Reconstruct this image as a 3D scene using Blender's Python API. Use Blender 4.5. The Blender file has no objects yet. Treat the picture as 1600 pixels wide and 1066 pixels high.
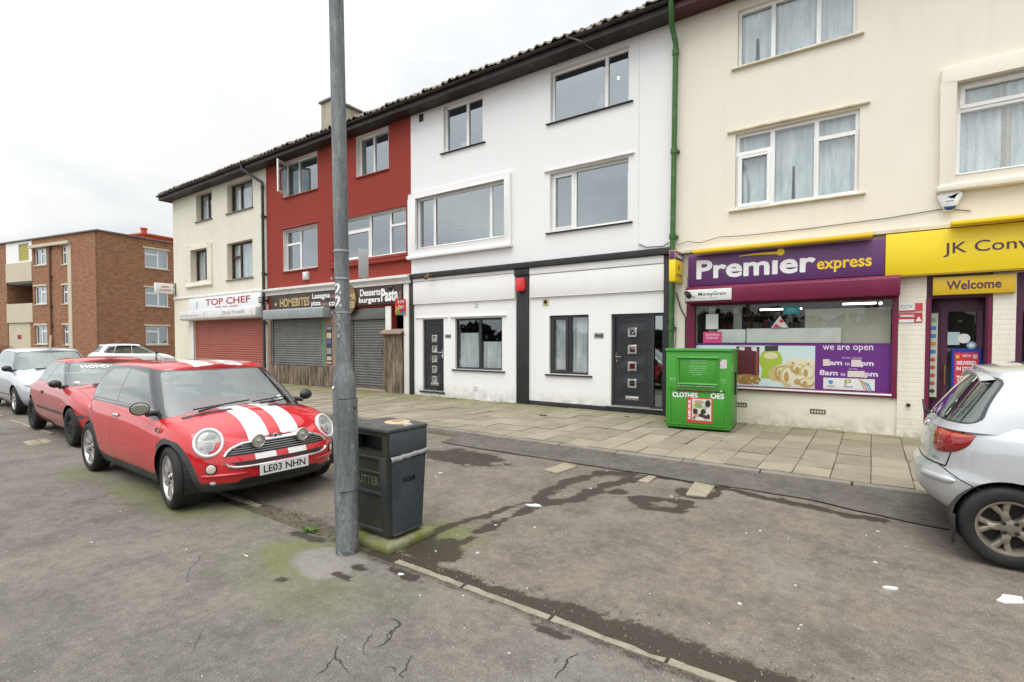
import bpy, bmesh, math, random
from mathutils import Vector, Matrix, noise
from mathutils.bvhtree import BVHTree
R = math.radians
rnd = random.Random(7)
SC = bpy.context.scene
COL = SC.collection

# ---------------------------------------------------------------- objects
def tag(o, label=None, cat=None, group=None, kind=None):
    if label: o['label'] = label
    if cat: o['category'] = cat
    if group: o['group'] = group
    if kind: o['kind'] = kind
    return o

def thing(name, label, cat, loc=(0, 0, 0), rz=0.0, group=None):
    o = bpy.data.objects.new(name, None)
    o.empty_display_size = .2
    COL.objects.link(o)
    o.location = loc
    o.rotation_euler = (0, 0, rz)
    return tag(o, label, cat, group)

def base_of(p):
    v = Vector((0, 0, 0))
    while p is not None:
        v += Vector(p.location)
        p = p.parent
    return v

class MB:
    """collects simple shapes and links them as one mesh object"""
    def __init__(s): s.v = []; s.f = []; s.m = []
    def add(s, vs, fs, mi=0):
        n = len(s.v); s.v += [tuple(p) for p in vs]
        for f in fs: s.f.append([i + n for i in f]); s.m.append(mi)
        return s
    def box(s, x0, y0, z0, x1, y1, z1, mi=0):
        if x0 > x1: x0, x1 = x1, x0
        if y0 > y1: y0, y1 = y1, y0
        if z0 > z1: z0, z1 = z1, z0
        return s.add([(x0,y0,z0),(x1,y0,z0),(x1,y1,z0),(x0,y1,z0),(x0,y0,z1),(x1,y0,z1),(x1,y1,z1),(x0,y1,z1)],
              [(0,3,2,1),(4,5,6,7),(0,1,5,4),(1,2,6,5),(2,3,7,6),(3,0,4,7)], mi)
    def prism(s, pts, axis, a, b, mi=0):
        """polygon extruded along an axis: pts are the two other coordinates in xyz order"""
        def mk(p, t):
            return {'x': (t, p[0], p[1]), 'y': (p[0], t, p[1]), 'z': (p[0], p[1], t)}[axis]
        n = len(pts)
        vs = [mk(p, a) for p in pts] + [mk(p, b) for p in pts]
        fs = [list(range(n))[::-1], list(range(n, 2*n))] + [(i, (i+1) % n, n+(i+1) % n, n+i) for i in range(n)]
        return s.add(vs, fs, mi)
    def sheet(s, pts, mi=0): return s.add(pts, [list(range(len(pts)))], mi)
    def plate(s, u0, u1, z0, z1, holes, v0, v1, mi=0, back=True):
        """upright slab in the u-z plane with rectangular holes, front at v0, back at v1"""
        us = sorted({u0, u1, *[h[0] for h in holes], *[h[1] for h in holes]})
        zs = sorted({z0, z1, *[h[2] for h in holes], *[h[3] for h in holes]})
        us = [u for u in us if u0-1e-6 <= u <= u1+1e-6]; zs = [z for z in zs if z0-1e-6 <= z <= z1+1e-6]
        solid = {}
        for i in range(len(us)-1):
            for j in range(len(zs)-1):
                cu = (us[i]+us[i+1])/2; cz = (zs[j]+zs[j+1])/2
                solid[i, j] = not any(h[0] < cu < h[1] and h[2] < cz < h[3] for h in holes)
        for (i, j), ok in solid.items():
            if not ok: continue
            a, b, c, d = us[i], us[i+1], zs[j], zs[j+1]
            s.add([(a,v0,c),(b,v0,c),(b,v0,d),(a,v0,d)], [(0,1,2,3)], mi)
            if back: s.add([(a,v1,c),(a,v1,d),(b,v1,d),(b,v1,c)], [(0,1,2,3)], mi)
            for (di, dj, q) in ((-1,0,((a,c),(a,d))), (1,0,((b,d),(b,c))), (0,-1,((b,c),(a,c))), (0,1,((a,d),(b,d)))):
                if not solid.get((i+di, j+dj), False):
                    (p0, q0), (p1, q1) = q
                    s.add([(p0,v0,q0),(p0,v1,q0),(p1,v1,q1),(p1,v0,q1)], [(0,1,2,3)], mi)
        return s
    def tube(s, pts, r, seg=10, mi=0, caps=True):
        pts = [Vector(p) for p in pts]; n = len(pts)
        rs = r if isinstance(r, (list, tuple)) else [r]*n
        rings = []; prev = None
        for i, p in enumerate(pts):
            d = (pts[min(i+1, n-1)] - pts[max(i-1, 0)]).normalized()
            if prev is None:
                a = d.orthogonal().normalized()
            else:
                a = (prev - d*prev.dot(d))
                a = a.normalized() if a.length > 1e-6 else d.orthogonal().normalized()
            prev = a; b = d.cross(a)
            rings.append([p + (a*math.cos(2*math.pi*k/seg) + b*math.sin(2*math.pi*k/seg))*rs[i] for k in range(seg)])
        vs = [q for rg in rings for q in rg]
        fs = [(i*seg+k, i*seg+(k+1) % seg, (i+1)*seg+(k+1) % seg, (i+1)*seg+k) for i in range(n-1) for k in range(seg)]
        if caps: fs += [list(range(seg))[::-1], [(n-1)*seg+k for k in range(seg)]]
        return s.add(vs, fs, mi)
    def lathe(s, prof, c=(0, 0, 0), axis='z', seg=24, mi=0, close=False):
        """prof: (radius, height) pairs turned about an axis through c"""
        vs = []; c = Vector(c)
        for r, h in prof:
            for k in range(seg):
                a = 2*math.pi*k/seg; x, y = r*math.cos(a), r*math.sin(a)
                vs.append(c + Vector({'z': (x, y, h), 'y': (x, h, -y), 'x': (h, x, y)}[axis]))
        n = len(prof)
        fs = [(i*seg+k, i*seg+(k+1) % seg, (i+1)*seg+(k+1) % seg, (i+1)*seg+k) for i in range(n-1) for k in range(seg)]
        if close: fs += [list(range(seg))[::-1], [(n-1)*seg+k for k in range(seg)]]
        return s.add(vs, fs, mi)
    def disc(s, c, r, axis='y', d=.004, seg=24, mi=0, ry=None):
        ry = ry or r
        pts = []
        for k in range(seg):
            a = 2*math.pi*k/seg
            pts.append((r*math.cos(a), ry*math.sin(a)))
        i = 'xyz'.index(axis); o = [j for j in range(3) if j != i]
        return s.prism([(c[o[0]]+p[0], c[o[1]]+p[1]) for p in pts], axis, c[i]-d, c[i], mi)
    def build(s, name, mats, parent=None, smooth=None, bevel=0.0, seg=2, local=False, origin=None, recalc=True):
        mats = mats if isinstance(mats, (list, tuple)) else [mats]
        off = Vector((0, 0, 0))
        if parent is not None and not local: off = base_of(parent)
        if parent is None and origin is not None: off = Vector(origin)
        me = bpy.data.meshes.new(name)
        me.from_pydata([tuple(Vector(p) - off) for p in s.v], [], s.f)
        for m in mats: me.materials.append(m)
        for p, mi in zip(me.polygons, s.m): p.material_index = mi
        bm = bmesh.new(); bm.from_mesh(me)
        if recalc:
            bmesh.ops.remove_doubles(bm, verts=bm.verts, dist=1e-5) if smooth else None
            bmesh.ops.recalc_face_normals(bm, faces=bm.faces)
        if bevel:
            bmesh.ops.remove_doubles(bm, verts=bm.verts, dist=1e-5)
            ed = [e for e in bm.edges if e.is_manifold and e.calc_face_angle(0) > R(25)]
            bmesh.ops.bevel(bm, geom=ed, offset=bevel, segments=seg, affect='EDGES', clamp_overlap=True, profile=.5)
            smooth = smooth or 50
        if smooth:
            lim = R(smooth)
            for f in bm.faces: f.smooth = True
            for e in bm.edges:
                if not e.is_manifold or e.calc_face_angle(0) > lim: e.smooth = False
        bm.to_mesh(me); bm.free()
        o = bpy.data.objects.new(name, me); COL.objects.link(o)
        if parent is not None: o.parent = parent
        elif origin is not None: o.location = origin
        return o

def mesh_obj(name, bm, mats, parent=None, loc=None):
    me = bpy.data.meshes.new(name); bm.to_mesh(me); bm.free()
    for m in (mats if isinstance(mats, (list, tuple)) else [mats]): me.materials.append(m)
    o = bpy.data.objects.new(name, me); COL.objects.link(o)
    if parent is not None: o.parent = parent
    if loc is not None: o.location = loc
    return o

# ---------------------------------------------------------------- lettering
_tc = {}
def text_geo(body, bold=0.0, ext=0.0):
    """outline of a line of lettering as (verts, faces), width and height normalised to the cap height"""
    key = (body, bold, ext)
    if key not in _tc:
        cu = bpy.data.curves.new('lettering', 'FONT'); cu.body = body; cu.size = 1.0
        cu.offset = bold; cu.extrude = ext; cu.resolution_u = 3
        ob = bpy.data.objects.new('lettering', cu); COL.objects.link(ob)
        dg = bpy.context.evaluated_depsgraph_get(); dg.update()
        me = ob.evaluated_get(dg).to_mesh()
        vs = [tuple(v.co) for v in me.vertices]; fs = [list(p.vertices) for p in me.polygons]
        ob.evaluated_get(dg).to_mesh_clear()
        bpy.data.objects.remove(ob); bpy.data.curves.remove(cu)
        _tc[key] = (vs, fs)
    return _tc[key]

def put_text(mb, body, fn, box, bold=0.0, mi=0, shear=0.0):
    """fit lettering into box=(x0,y0,x1,y1) of a plane; fn maps (x,y) of the plane to a point"""
    heavy = bold > .025
    vs, fs = text_geo(body, .012 if heavy else bold)
    if not vs: return
    x0 = min(v[0] for v in vs); x1 = max(v[0] for v in vs); y0 = min(v[1] for v in vs); y1 = max(v[1] for v in vs)
    sx = (box[2]-box[0])/(x1-x0); sy = (box[3]-box[1])/(y1-y0)
    # heavier lettering: the outline repeated a hair apart, each copy on its own plane
    k = bold*(box[3]-box[1])*.9 if heavy else 0
    for n, (dx, dy) in enumerate(((0, 0), (k, 0), (-k, 0), (0, k), (0, -k), (k*.7, k*.7), (-k*.7, k*.7), (k*.7, -k*.7), (-k*.7, -k*.7)) if heavy else ((0, 0),)):
        out = []
        for v in vs:
            a = box[0]+k+(v[0]-x0)*(box[2]-box[0]-2*k)/(x1-x0) + dx; b = box[1]+k+(v[1]-y0)*(box[3]-box[1]-2*k)/(y1-y0) + dy
            p = Vector(fn(a, b))
            if n:
                e = 1e-3; p += (Vector(fn(a+e, b))-Vector(fn(a, b))).cross(Vector(fn(a, b+e))-Vector(fn(a, b))).normalized()*n*.00012
            out.append(tuple(p))
        mb.add(out, fs, mi)

def on_wall(v): return lambda x, z: (x, v, z)

# ---------------------------------------------------------------- materials
def new_mat(name):
    m = bpy.data.materials.new(name); m.use_nodes = True
    nt = m.node_tree; nt.nodes.clear()
    out = nt.nodes.new('ShaderNodeOutputMaterial')
    b = nt.nodes.new('ShaderNodeBsdfPrincipled')
    nt.links.new(b.outputs[0], out.inputs[0])
    return m, nt, b, out

def N(nt, typ, **kw):
    n = nt.nodes.new(typ)
    for k, v in kw.items():
        if k.startswith('i_'):
            n.inputs[int(k[2:]) if k[2:].isdigit() else k[2:].replace('_', ' ')].default_value = v
        else: setattr(n, k, v)
    return n

def rgba(c): return (c[0], c[1], c[2], 1.0)

def plain(name, col, rough=.5, metal=0.0, spec=.5, coat=0.0, emit=None, es=1.0):
    m, nt, b, out = new_mat(name)
    b.inputs['Base Color'].default_value = rgba(col); b.inputs['Roughness'].default_value = rough
    b.inputs['Metallic'].default_value = metal; b.inputs['Specular IOR Level'].default_value = spec
    b.inputs['Coat Weight'].default_value = coat; b.inputs['Coat Roughness'].default_value = .04
    if emit:
        b.inputs['Emission Color'].default_value = rgba(emit); b.inputs['Emission Strength'].default_value = es
    return m

def coords(nt, scale=(1, 1, 1), which='Object', rot=(0, 0, 0)):
    tc = N(nt, 'ShaderNodeTexCoord'); mp = N(nt, 'ShaderNodeMapping')
    mp.inputs['Scale'].default_value = scale; mp.inputs['Rotation'].default_value = rot
    nt.links.new(tc.outputs[which], mp.inputs['Vector'])
    return mp.outputs['Vector']

def nz(nt, vec, scale, detail=4, rough=.55, dist=0.0):
    n = N(nt, 'ShaderNodeTexNoise'); n.inputs['Scale'].default_value = scale
    n.inputs['Detail'].default_value = detail; n.inputs['Roughness'].default_value = rough
    n.inputs['Distortion'].default_value = dist
    nt.links.new(vec, n.inputs['Vector']); return n.outputs[0]

def ramp(nt, fac, stops):
    r = N(nt, 'ShaderNodeValToRGB'); cr = r.color_ramp
    while len(cr.elements) < len(stops): cr.elements.new(.5)
    for e, (p, c) in zip(cr.elements, stops):
        e.position = p; e.color = c if len(c) == 4 else rgba(c)
    nt.links.new(fac, r.inputs[0]); return r.outputs[0]

def mix(nt, fac, a, b, mode='MIX'):
    n = N(nt, 'ShaderNodeMix', data_type='RGBA', blend_type=mode)
    for sock, val in ((n.inputs[0], fac), (n.inputs[6], a), (n.inputs[7], b)):
        if hasattr(val, 'is_linked'): nt.links.new(val, sock)
        elif isinstance(val, (int, float)): sock.default_value = val
        else: sock.default_value = rgba(val)
    return n.outputs[2]

def mth(nt, op, a, b=0.0, clamp=False):
    n = N(nt, 'ShaderNodeMath', operation=op); n.use_clamp = clamp
    for sock, val in ((n.inputs[0], a), (n.inputs[1], b)):
        if hasattr(val, 'is_linked'): nt.links.new(val, sock)
        else: sock.default_value = val
    return n.outputs[0]

def bump(nt, b, h, strength=.3, dist=.01):
    n = N(nt, 'ShaderNodeBump'); n.inputs['Strength'].default_value = strength; n.inputs['Distance'].default_value = dist
    nt.links.new(h, n.inputs['Height']); nt.links.new(n.outputs[0], b.inputs['Normal']); return n

def worn(name, col, col2, rough=.6, metal=0.0, scale=3.0, lo=.45, hi=.75, bmp=.15, bscale=40, spec=.4, coat=0, streak=False, bdist=.004):
    """a surface of one colour with patches of a second and a fine grain"""
    m, nt, b, out = new_mat(name)
    vec = coords(nt, (1, 1, .25) if streak else (1, 1, 1))
    v2 = coords(nt)
    n1 = nz(nt, vec, scale, 6, .65)
    f = ramp(nt, n1, [(lo, (0, 0, 0)), (hi, (1, 1, 1))])
    c = mix(nt, f, col, col2)
    n2 = nz(nt, v2, bscale, 3, .6)
    c = mix(nt, .22, c, ramp(nt, n2, [(.3, (.35, .35, .35)), (.7, (1, 1, 1))]), 'MULTIPLY')
    nt.links.new(c, b.inputs['Base Color'])
    b.inputs['Roughness'].default_value = rough; b.inputs['Metallic'].default_value = metal
    b.inputs['Specular IOR Level'].default_value = spec; b.inputs['Coat Weight'].default_value = coat
    if bmp: bump(nt, b, n2, bmp, bdist)
    return m

def plaster(name, col, grime, amt=.35, grain=55, bmp=.35, course=None):
    """painted render: faint patchiness, rain streaks, a pebbly grain"""
    m, nt, b, out = new_mat(name)
    v = coords(nt); vs = coords(nt, (2.2, 2.2, .22))
    patch = ramp(nt, nz(nt, v, .9, 5, .6), [(.4, (0, 0, 0)), (.75, (1, 1, 1))])
    streak = ramp(nt, nz(nt, vs, 1.6, 6, .7), [(.52, (0, 0, 0)), (.8, (1, 1, 1))])
    f = mth(nt, 'MULTIPLY', mth(nt, 'ADD', mth(nt, 'MULTIPLY', patch, .45), streak), amt, True)
    c = mix(nt, f, col, grime)
    sep = N(nt, 'ShaderNodeSeparateXYZ'); nt.links.new(v, sep.inputs[0])
    low = mth(nt, 'SUBTRACT', 1.0, mth(nt, 'MULTIPLY', mth(nt, 'SUBTRACT', sep.outputs[2], .08), 2.6), True)
    splash = mth(nt, 'MULTIPLY', low, ramp(nt, nz(nt, v, 5, 5, .7), [(.35, (0, 0, 0)), (.7, (1, 1, 1))]))
    c = mix(nt, mth(nt, 'MULTIPLY', splash, .75), c, (.2, .19, .12))
    h = nz(nt, v, grain, 3, .6)
    c = mix(nt, .15, c, ramp(nt, h, [(.3, (.5, .5, .5)), (.65, (1, 1, 1))]), 'MULTIPLY')
    nt.links.new(c, b.inputs['Base Color']); b.inputs['Roughness'].default_value = .85
    b.inputs['Specular IOR Level'].default_value = .25
    if course:
        cc = N(nt, 'ShaderNodeCombineXYZ'); nt.links.new(sep.outputs[0], cc.inputs[0]); nt.links.new(sep.outputs[2], cc.inputs[1])
        br = N(nt, 'ShaderNodeTexBrick'); br.inputs['Scale'].default_value = 1.0
        br.inputs['Brick Width'].default_value = .225; br.inputs['Row Height'].default_value = .075
        br.inputs['Mortar Size'].default_value = .008; br.inputs['Mortar Smooth'].default_value = .4
        nt.links.new(cc.outputs[0], br.inputs['Vector'])
        h = mth(nt, 'SUBTRACT', mth(nt, 'MULTIPLY', h, .3), mth(nt, 'MULTIPLY', br.outputs['Fac'], 1.0))
        bump(nt, b, h, course, .006)
    else: bump(nt, b, h, bmp, .006)
    return m

def brickwork(name):
    m, nt, b, out = new_mat(name)
    tc = N(nt, 'ShaderNodeTexCoord'); sep = N(nt, 'ShaderNodeSeparateXYZ'); nt.links.new(tc.outputs['Object'], sep.inputs[0])
    cc = N(nt, 'ShaderNodeCombineXYZ')
    nt.links.new(mth(nt, 'ADD', sep.outputs[0], sep.outputs[1]), cc.inputs[0]); nt.links.new(sep.outputs[2], cc.inputs[1])
    br = N(nt, 'ShaderNodeTexBrick'); br.inputs['Scale'].default_value = 1.0
    br.inputs['Brick Width'].default_value = .225; br.inputs['Row Height'].default_value = .075
    br.inputs['Mortar Size'].default_value = .009; br.inputs['Bias'].default_value = -.1
    br.inputs['Color1'].default_value = rgba((.33, .145, .080)); br.inputs['Color2'].default_value = rgba((.25, .095, .054))
    br.inputs['Mortar'].default_value = rgba((.33, .22, .14))
    nt.links.new(cc.outputs[0], br.inputs['Vector'])
    n1 = nz(nt, tc.outputs['Object'], .7, 6, .7)
    c = mix(nt, ramp(nt, n1, [(.35, (0, 0, 0)), (.7, (.8, .8, .8))]), br.outputs['Color'], (.35, .19, .10))
    n2 = nz(nt, cc.outputs[0], 6, 3, .7)
    c = mix(nt, .5, c, ramp(nt, n2, [(.3, (.55, .5, .5)), (.7, (1.1, 1.05, 1))]), 'MULTIPLY')
    st = N(nt, 'ShaderNodeMapping'); st.inputs['Scale'].default_value = (1.6, 6.5, 1); nt.links.new(cc.outputs[0], st.inputs['Vector'])
    c = mix(nt, .85, c, ramp(nt, nz(nt, st.outputs[0], 1.4, 5, .75), [(.34, (.50, .46, .45)), (.5, (.95, .93, .9)), (.68, (1.4, 1.32, 1.2))]), 'MULTIPLY')
    nt.links.new(c, b.inputs['Base Color']); b.inputs['Roughness'].default_value = .9
    bump(nt, b, mth(nt, 'SUBTRACT', 1.0, br.outputs['Fac']), .4, .006)
    return m

def glassy(name, tint=(.55, .6, .6), ior=1.6, gloss=(1, 1, 1), wavy=0.0):
    """thin window glass: you look through it and it mirrors the sky by its angle"""
    m = bpy.data.materials.new(name); m.use_nodes = True; nt = m.node_tree; nt.nodes.clear()
    out = N(nt, 'ShaderNodeOutputMaterial'); mx = N(nt, 'ShaderNodeMixShader')
    t = N(nt, 'ShaderNodeBsdfTransparent'); t.inputs[0].default_value = rgba(tint)
    g = N(nt, 'ShaderNodeBsdfGlossy'); g.inputs['Color'].default_value = rgba(gloss); g.inputs['Roughness'].default_value = .015
    ge = N(nt, 'ShaderNodeNewGeometry'); dp = N(nt, 'ShaderNodeVectorMath', operation='DOT_PRODUCT')
    nt.links.new(ge.outputs['Incoming'], dp.inputs[0]); nt.links.new(ge.outputs['Normal'], dp.inputs[1])
    if wavy:
        bp = N(nt, 'ShaderNodeBump'); bp.inputs['Strength'].default_value = wavy; bp.inputs['Distance'].default_value = .02
        nt.links.new(nz(nt, coords(nt), 1.5, 1), bp.inputs['Height']); nt.links.new(bp.outputs[0], g.inputs['Normal'])
    f0 = ((ior-1)/(ior+1))**2
    c = mth(nt, 'SUBTRACT', 1.0, mth(nt, 'ABSOLUTE', dp.outputs['Value']), True)
    r1 = mth(nt, 'ADD', f0, mth(nt, 'MULTIPLY', mth(nt, 'POWER', c, 5.0), 1-f0))
    # the two faces of a real pane both mirror: twice the single-face reflectance, less their overlap
    r2 = mth(nt, 'SUBTRACT', mth(nt, 'MULTIPLY', r1, 2.0), mth(nt, 'MULTIPLY', r1, r1), True)
    nt.links.new(r2, mx.inputs[0]); nt.links.new(t.outputs[0], mx.inputs[1]); nt.links.new(g.outputs[0], mx.inputs[2])
    nt.links.new(mx.outputs[0], out.inputs[0]); return m

def carpaint(name, col, metal=0.0, rough=.35, dirt=.25):
    m, nt, b, out = new_mat(name)
    v = coords(nt)
    n = nz(nt, v, 2.5, 6, .7)
    d = ramp(nt, n, [(.5, (0, 0, 0)), (.85, (1, 1, 1))])
    sep = N(nt, 'ShaderNodeSeparateXYZ'); nt.links.new(v, sep.inputs[0])
    low = mth(nt, 'SUBTRACT', 1.0, mth(nt, 'MULTIPLY', mth(nt, 'SUBTRACT', sep.outputs[2], .15), 2.2), True)
    f = mth(nt, 'ADD', mth(nt, 'MULTIPLY', d, dirt*.5), mth(nt, 'MULTIPLY', low, dirt), True)
    nt.links.new(mix(nt, f, col, (.22, .18, .15)), b.inputs['Base Color'])
    b.inputs['Metallic'].default_value = metal; b.inputs['Roughness'].default_value = rough + .15
    b.inputs['Specular IOR Level'].default_value = .2; b.inputs['Coat Weight'].default_value = 1.0; b.inputs['Coat IOR'].default_value = 1.65
    nt.links.new(mth(nt, 'ADD', .03, mth(nt, 'MULTIPLY', f, .5)), b.inputs['Coat Roughness'])
    fl = nz(nt, v, 3, 2)
    bump(nt, b, fl, .03, .02)
    return m

M = {}
M['white_render'] = plaster('white render', (.82, .82, .82), (.56, .55, .51), .16)
M['red_render'] = plaster('red render', (.285, .046, .032), (.21, .036, .028), .35, bmp=.5)
M['cream_render'] = plaster('cream render', (.79, .745, .640), (.58, .52, .40), .26)
M['cream_render_old'] = plaster('old cream render', (.74, .71, .60), (.50, .46, .33), .45)
M['cream_brick'] = plaster('cream painted brick', (.78, .735, .635), (.5, .44, .33), .35, course=.55)
M['brick'] = brickwork('brown brick')
M['upvc'] = plain('white plastic', (.80, .80, .79), .35)
M['brown_frame'] = worn('brown stained frame', (.06, .025, .018), (.10, .05, .035), .5)
M['grey_frame'] = plain('anthracite frame', (.028, .030, .034), .45)
M['charcoal'] = worn('charcoal paint', (.024, .024, .026), (.06, .06, .06), .6, scale=2, lo=.5, hi=.9)
M['dark_soffit'] = worn('dark brown fascia', (.020, .015, .014), (.05, .04, .035), .5, scale=3)
M['maroon_fascia'] = worn('maroon fascia', (.065, .018, .022), (.09, .03, .035), .5, scale=3)
M['glass'] = glassy('window glass', (.58, .64, .66), 2.35, gloss=(.88, .96, 1.0), wavy=.10)
M['net_glass'] = glassy('curtained window glass', (.88, .92, .93), 1.75, gloss=(.92, .97, 1), wavy=.05)
M['shop_glass'] = glassy('shop glass', (.93, .95, .94), 1.36)
M['dark_room'] = plain('dim room', (.10, .10, .10), .9)
M['net'] = worn('net curtain', (.50, .55, .56), (.80, .83, .82), .9, scale=7, lo=.35, hi=.65, bmp=.1, streak=True)
M['lace'] = worn('lace strip', (.50, .44, .38), (.66, .62, .56), .9, scale=25)
M['blind'] = plain('roller blind', (.10, .10, .10), .8)
M['white_paint'] = worn('white gloss paint', (.78, .77, .74), (.55, .52, .46), .45, scale=3, lo=.5, hi=.95)
M['stone_sill'] = worn('painted sill', (.16, .15, .14), (.30, .28, .25), .7)
M['cream_flat'] = worn('cream panel', (.62, .56, .42), (.54, .48, .34), .7, scale=1.2, lo=.3, hi=.9)
M['cream_sill'] = worn('cream sill', (.70, .64, .48), (.42, .36, .22), .7)
M['white_sill'] = worn('white sill', (.74, .74, .73), (.5, .5, .48), .7)
M['red_sill'] = worn('red sill', (.30, .045, .03), (.22, .03, .025), .6)
M['black_plastic'] = plain('black plastic', (.018, .018, .019), .45)
M['rubber'] = worn('rubber', (.016, .016, .016), (.035, .034, .032), .75, bmp=.1)
M['chrome'] = plain('chrome', (.75, .75, .75), .12, 1.0)
M['steel'] = worn('steel', (.42, .43, .44), (.30, .30, .30), .35, .9, bmp=.05)
M['white_letter'] = plain('white lettering', (.80, .80, .80), .5)
M['black_letter'] = plain('black lettering', (.015, .015, .015), .5)
M['red_letter'] = plain('red lettering', (.36, .02, .025), .5)
M['yellow_letter'] = plain('yellow lettering', (.85, .58, .01), .5)
M['plum_letter'] = plain('plum lettering', (.075, .025, .06), .5)
M['paper'] = worn('paper', (.75, .76, .74), (.62, .63, .62), .7)
# ---------------------------------------------------------------- ground
def fbm(x, y, s, o=4, k=0.0):
    return noise.fractal(Vector((x*s, y*s, k)), 1.0, 2.0, o)

def seg_d(p, a, b):
    ax, ay = a; bx, by = b; px, py = p
    dx, dy = bx-ax, by-ay; L = dx*dx+dy*dy
    t = max(0, min(1, ((px-ax)*dx+(py-ay)*dy)/L)) if L else 0
    return math.hypot(px-ax-t*dx, py-ay-t*dy), t

def path_d(p, pts):
    return min(seg_d(p, pts[i], pts[i+1])[0] for i in range(len(pts)-1))

def sstep(e0, e1, x):
    t = max(0.0, min(1.0, (x-e0)/(e1-e0))); return t*t*(3-2*t)

def tarmac(name, c1, c2, moss=(.10, .12, .025), wet=(.036, .027, .019), pale=(.34, .32, .29)):
    """tarmac whose damp, mossy and pale patches come from a vertex attribute"""
    m, nt, b, out = new_mat(name)
    v = coords(nt)
    base = mix(nt, ramp(nt, nz(nt, v, .55, 6, .6), [(.3, (0, 0, 0)), (.7, (1, 1, 1))]), c1, c2)
    g = nz(nt, v, 95, 3, .7)
    base = mix(nt, .75, base, ramp(nt, g, [(.28, (.42, .41, .40)), (.5, (.95, .95, .95)), (.72, (1.5, 1.48, 1.44))]), 'MULTIPLY')
    g2 = nz(nt, v, 14, 5, .7)
    base = mix(nt, .6, base, ramp(nt, g2, [(.3, (.58, .56, .54)), (.7, (1.3, 1.3, 1.29))]), 'MULTIPLY')
    base = mix(nt, .7, base, ramp(nt, nz(nt, v, 2.6, 5, .7), [(.32, (.66, .64, .62)), (.5, (1, 1, 1)), (.68, (1.22, 1.21, 1.18))]), 'MULTIPLY')
    vor = N(nt, 'ShaderNodeTexVoronoi'); vor.inputs['Scale'].default_value = 38; nt.links.new(v, vor.inputs['Vector'])
    sepc = N(nt, 'ShaderNodeSeparateColor'); nt.links.new(vor.outputs['Color'], sepc.inputs[0])
    chip = mth(nt, 'MULTIPLY', mth(nt, 'LESS_THAN', vor.outputs['Distance'], .22), mth(nt, 'GREATER_THAN', sepc.outputs[0], .92))
    base = mix(nt, mth(nt, 'MULTIPLY', chip, .4), base, (.42, .40, .37))
    at = N(nt, 'ShaderNodeAttribute'); at.attribute_name = 'stain'
    sc = N(nt, 'ShaderNodeSeparateColor'); nt.links.new(at.outputs['Color'], sc.inputs[0])
    rag = mth(nt, 'SUBTRACT', mth(nt, 'ADD', mth(nt, 'MULTIPLY', nz(nt, v, 24, 6, .8), 1.5), mth(nt, 'MULTIPLY', nz(nt, v, 85, 4, .8), 1.1)), 1.3)
    def soft(ch, k=1.0):
        x = mth(nt, 'ADD', sc.outputs[ch], mth(nt, 'MULTIPLY', rag, mth(nt, 'MULTIPLY', mth(nt, 'MULTIPLY', sc.outputs[ch], mth(nt, 'SUBTRACT', 1.0, sc.outputs[ch])), 4*k)), True)
        return x
    c = mix(nt, mth(nt, 'MULTIPLY', soft(2), .6), base, pale)
    mossf = mth(nt, 'MULTIPLY', soft(1, .9), ramp(nt, nz(nt, v, 26, 6, .8), [(.36, (.10, .10, .10)), (.56, (1, 1, 1))]))
    c = mix(nt, mossf, c, mix(nt, ramp(nt, nz(nt, v, 60, 3), [(.3, (0, 0, 0)), (.7, (1, 1, 1))]), moss, (.19, .21, .06)))
    wx = soft(0); wetf = mth(nt, 'MAXIMUM', mth(nt, 'MULTIPLY', wx, .5), ramp(nt, wx, [(.36, (0, 0, 0)), (.66, (1, 1, 1))]))
    c = mix(nt, mth(nt, 'MULTIPLY', wetf, .92), c, wet)
    nt.links.new(c, b.inputs['Base Color'])
    nt.links.new(mth(nt, 'SUBTRACT', .88, mth(nt, 'MULTIPLY', wetf, .22)), b.inputs['Roughness'])
    b.inputs['Specular IOR Level'].default_value = .3
    bump(nt, b, mth(nt, 'ADD', g, mth(nt, 'MULTIPLY', g2, .7)), .55, .008)
    return m

def grid_sheet(name, x0, x1, y0, y1, st, zf, sf, mat, label=None):
    nx = int(round((x1-x0)/st)); ny = int(round((y1-y0)/st))
    vs = []; cs = []
    for j in range(ny+1):
        y = y0 + (y1-y0)*j/ny
        for i in range(nx+1):
            x = x0 + (x1-x0)*i/nx
            vs.append((x, y, zf(x, y))); cs.append(sf(x, y))
    fs = [(j*(nx+1)+i, j*(nx+1)+i+1, (j+1)*(nx+1)+i+1, (j+1)*(nx+1)+i) for j in range(ny) for i in range(nx)]
    me = bpy.data.meshes.new(name); me.from_pydata(vs, [], fs); me.materials.append(mat)
    a = me.color_attributes.new('stain', 'FLOAT_COLOR', 'POINT')
    flat = [c for q in cs for c in (q[0], q[1], q[2], 1.0)]
    a.data.foreach_set('color', flat)
    for p in me.polygons: p.use_smooth = True
    o = bpy.data.objects.new(name, me); COL.objects.link(o)
    return tag(o, label, None, None, 'structure')

T_ROAD = tarmac('brownish parking tarmac', (.200, .172, .143), (.150, .131, .111))
T_PATH = tarmac('grey path tarmac', (.184, .168, .146), (.138, .128, .113))
T_STRIP = tarmac('smooth channel tarmac', (.135, .122, .107), (.108, .099, .088))

KV = 2.60            # line of the near edging stones
def edge_v(x): return KV + .10*sstep(-2.4, -4.6, x) - .03*sstep(-2, -.5, x)

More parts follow.
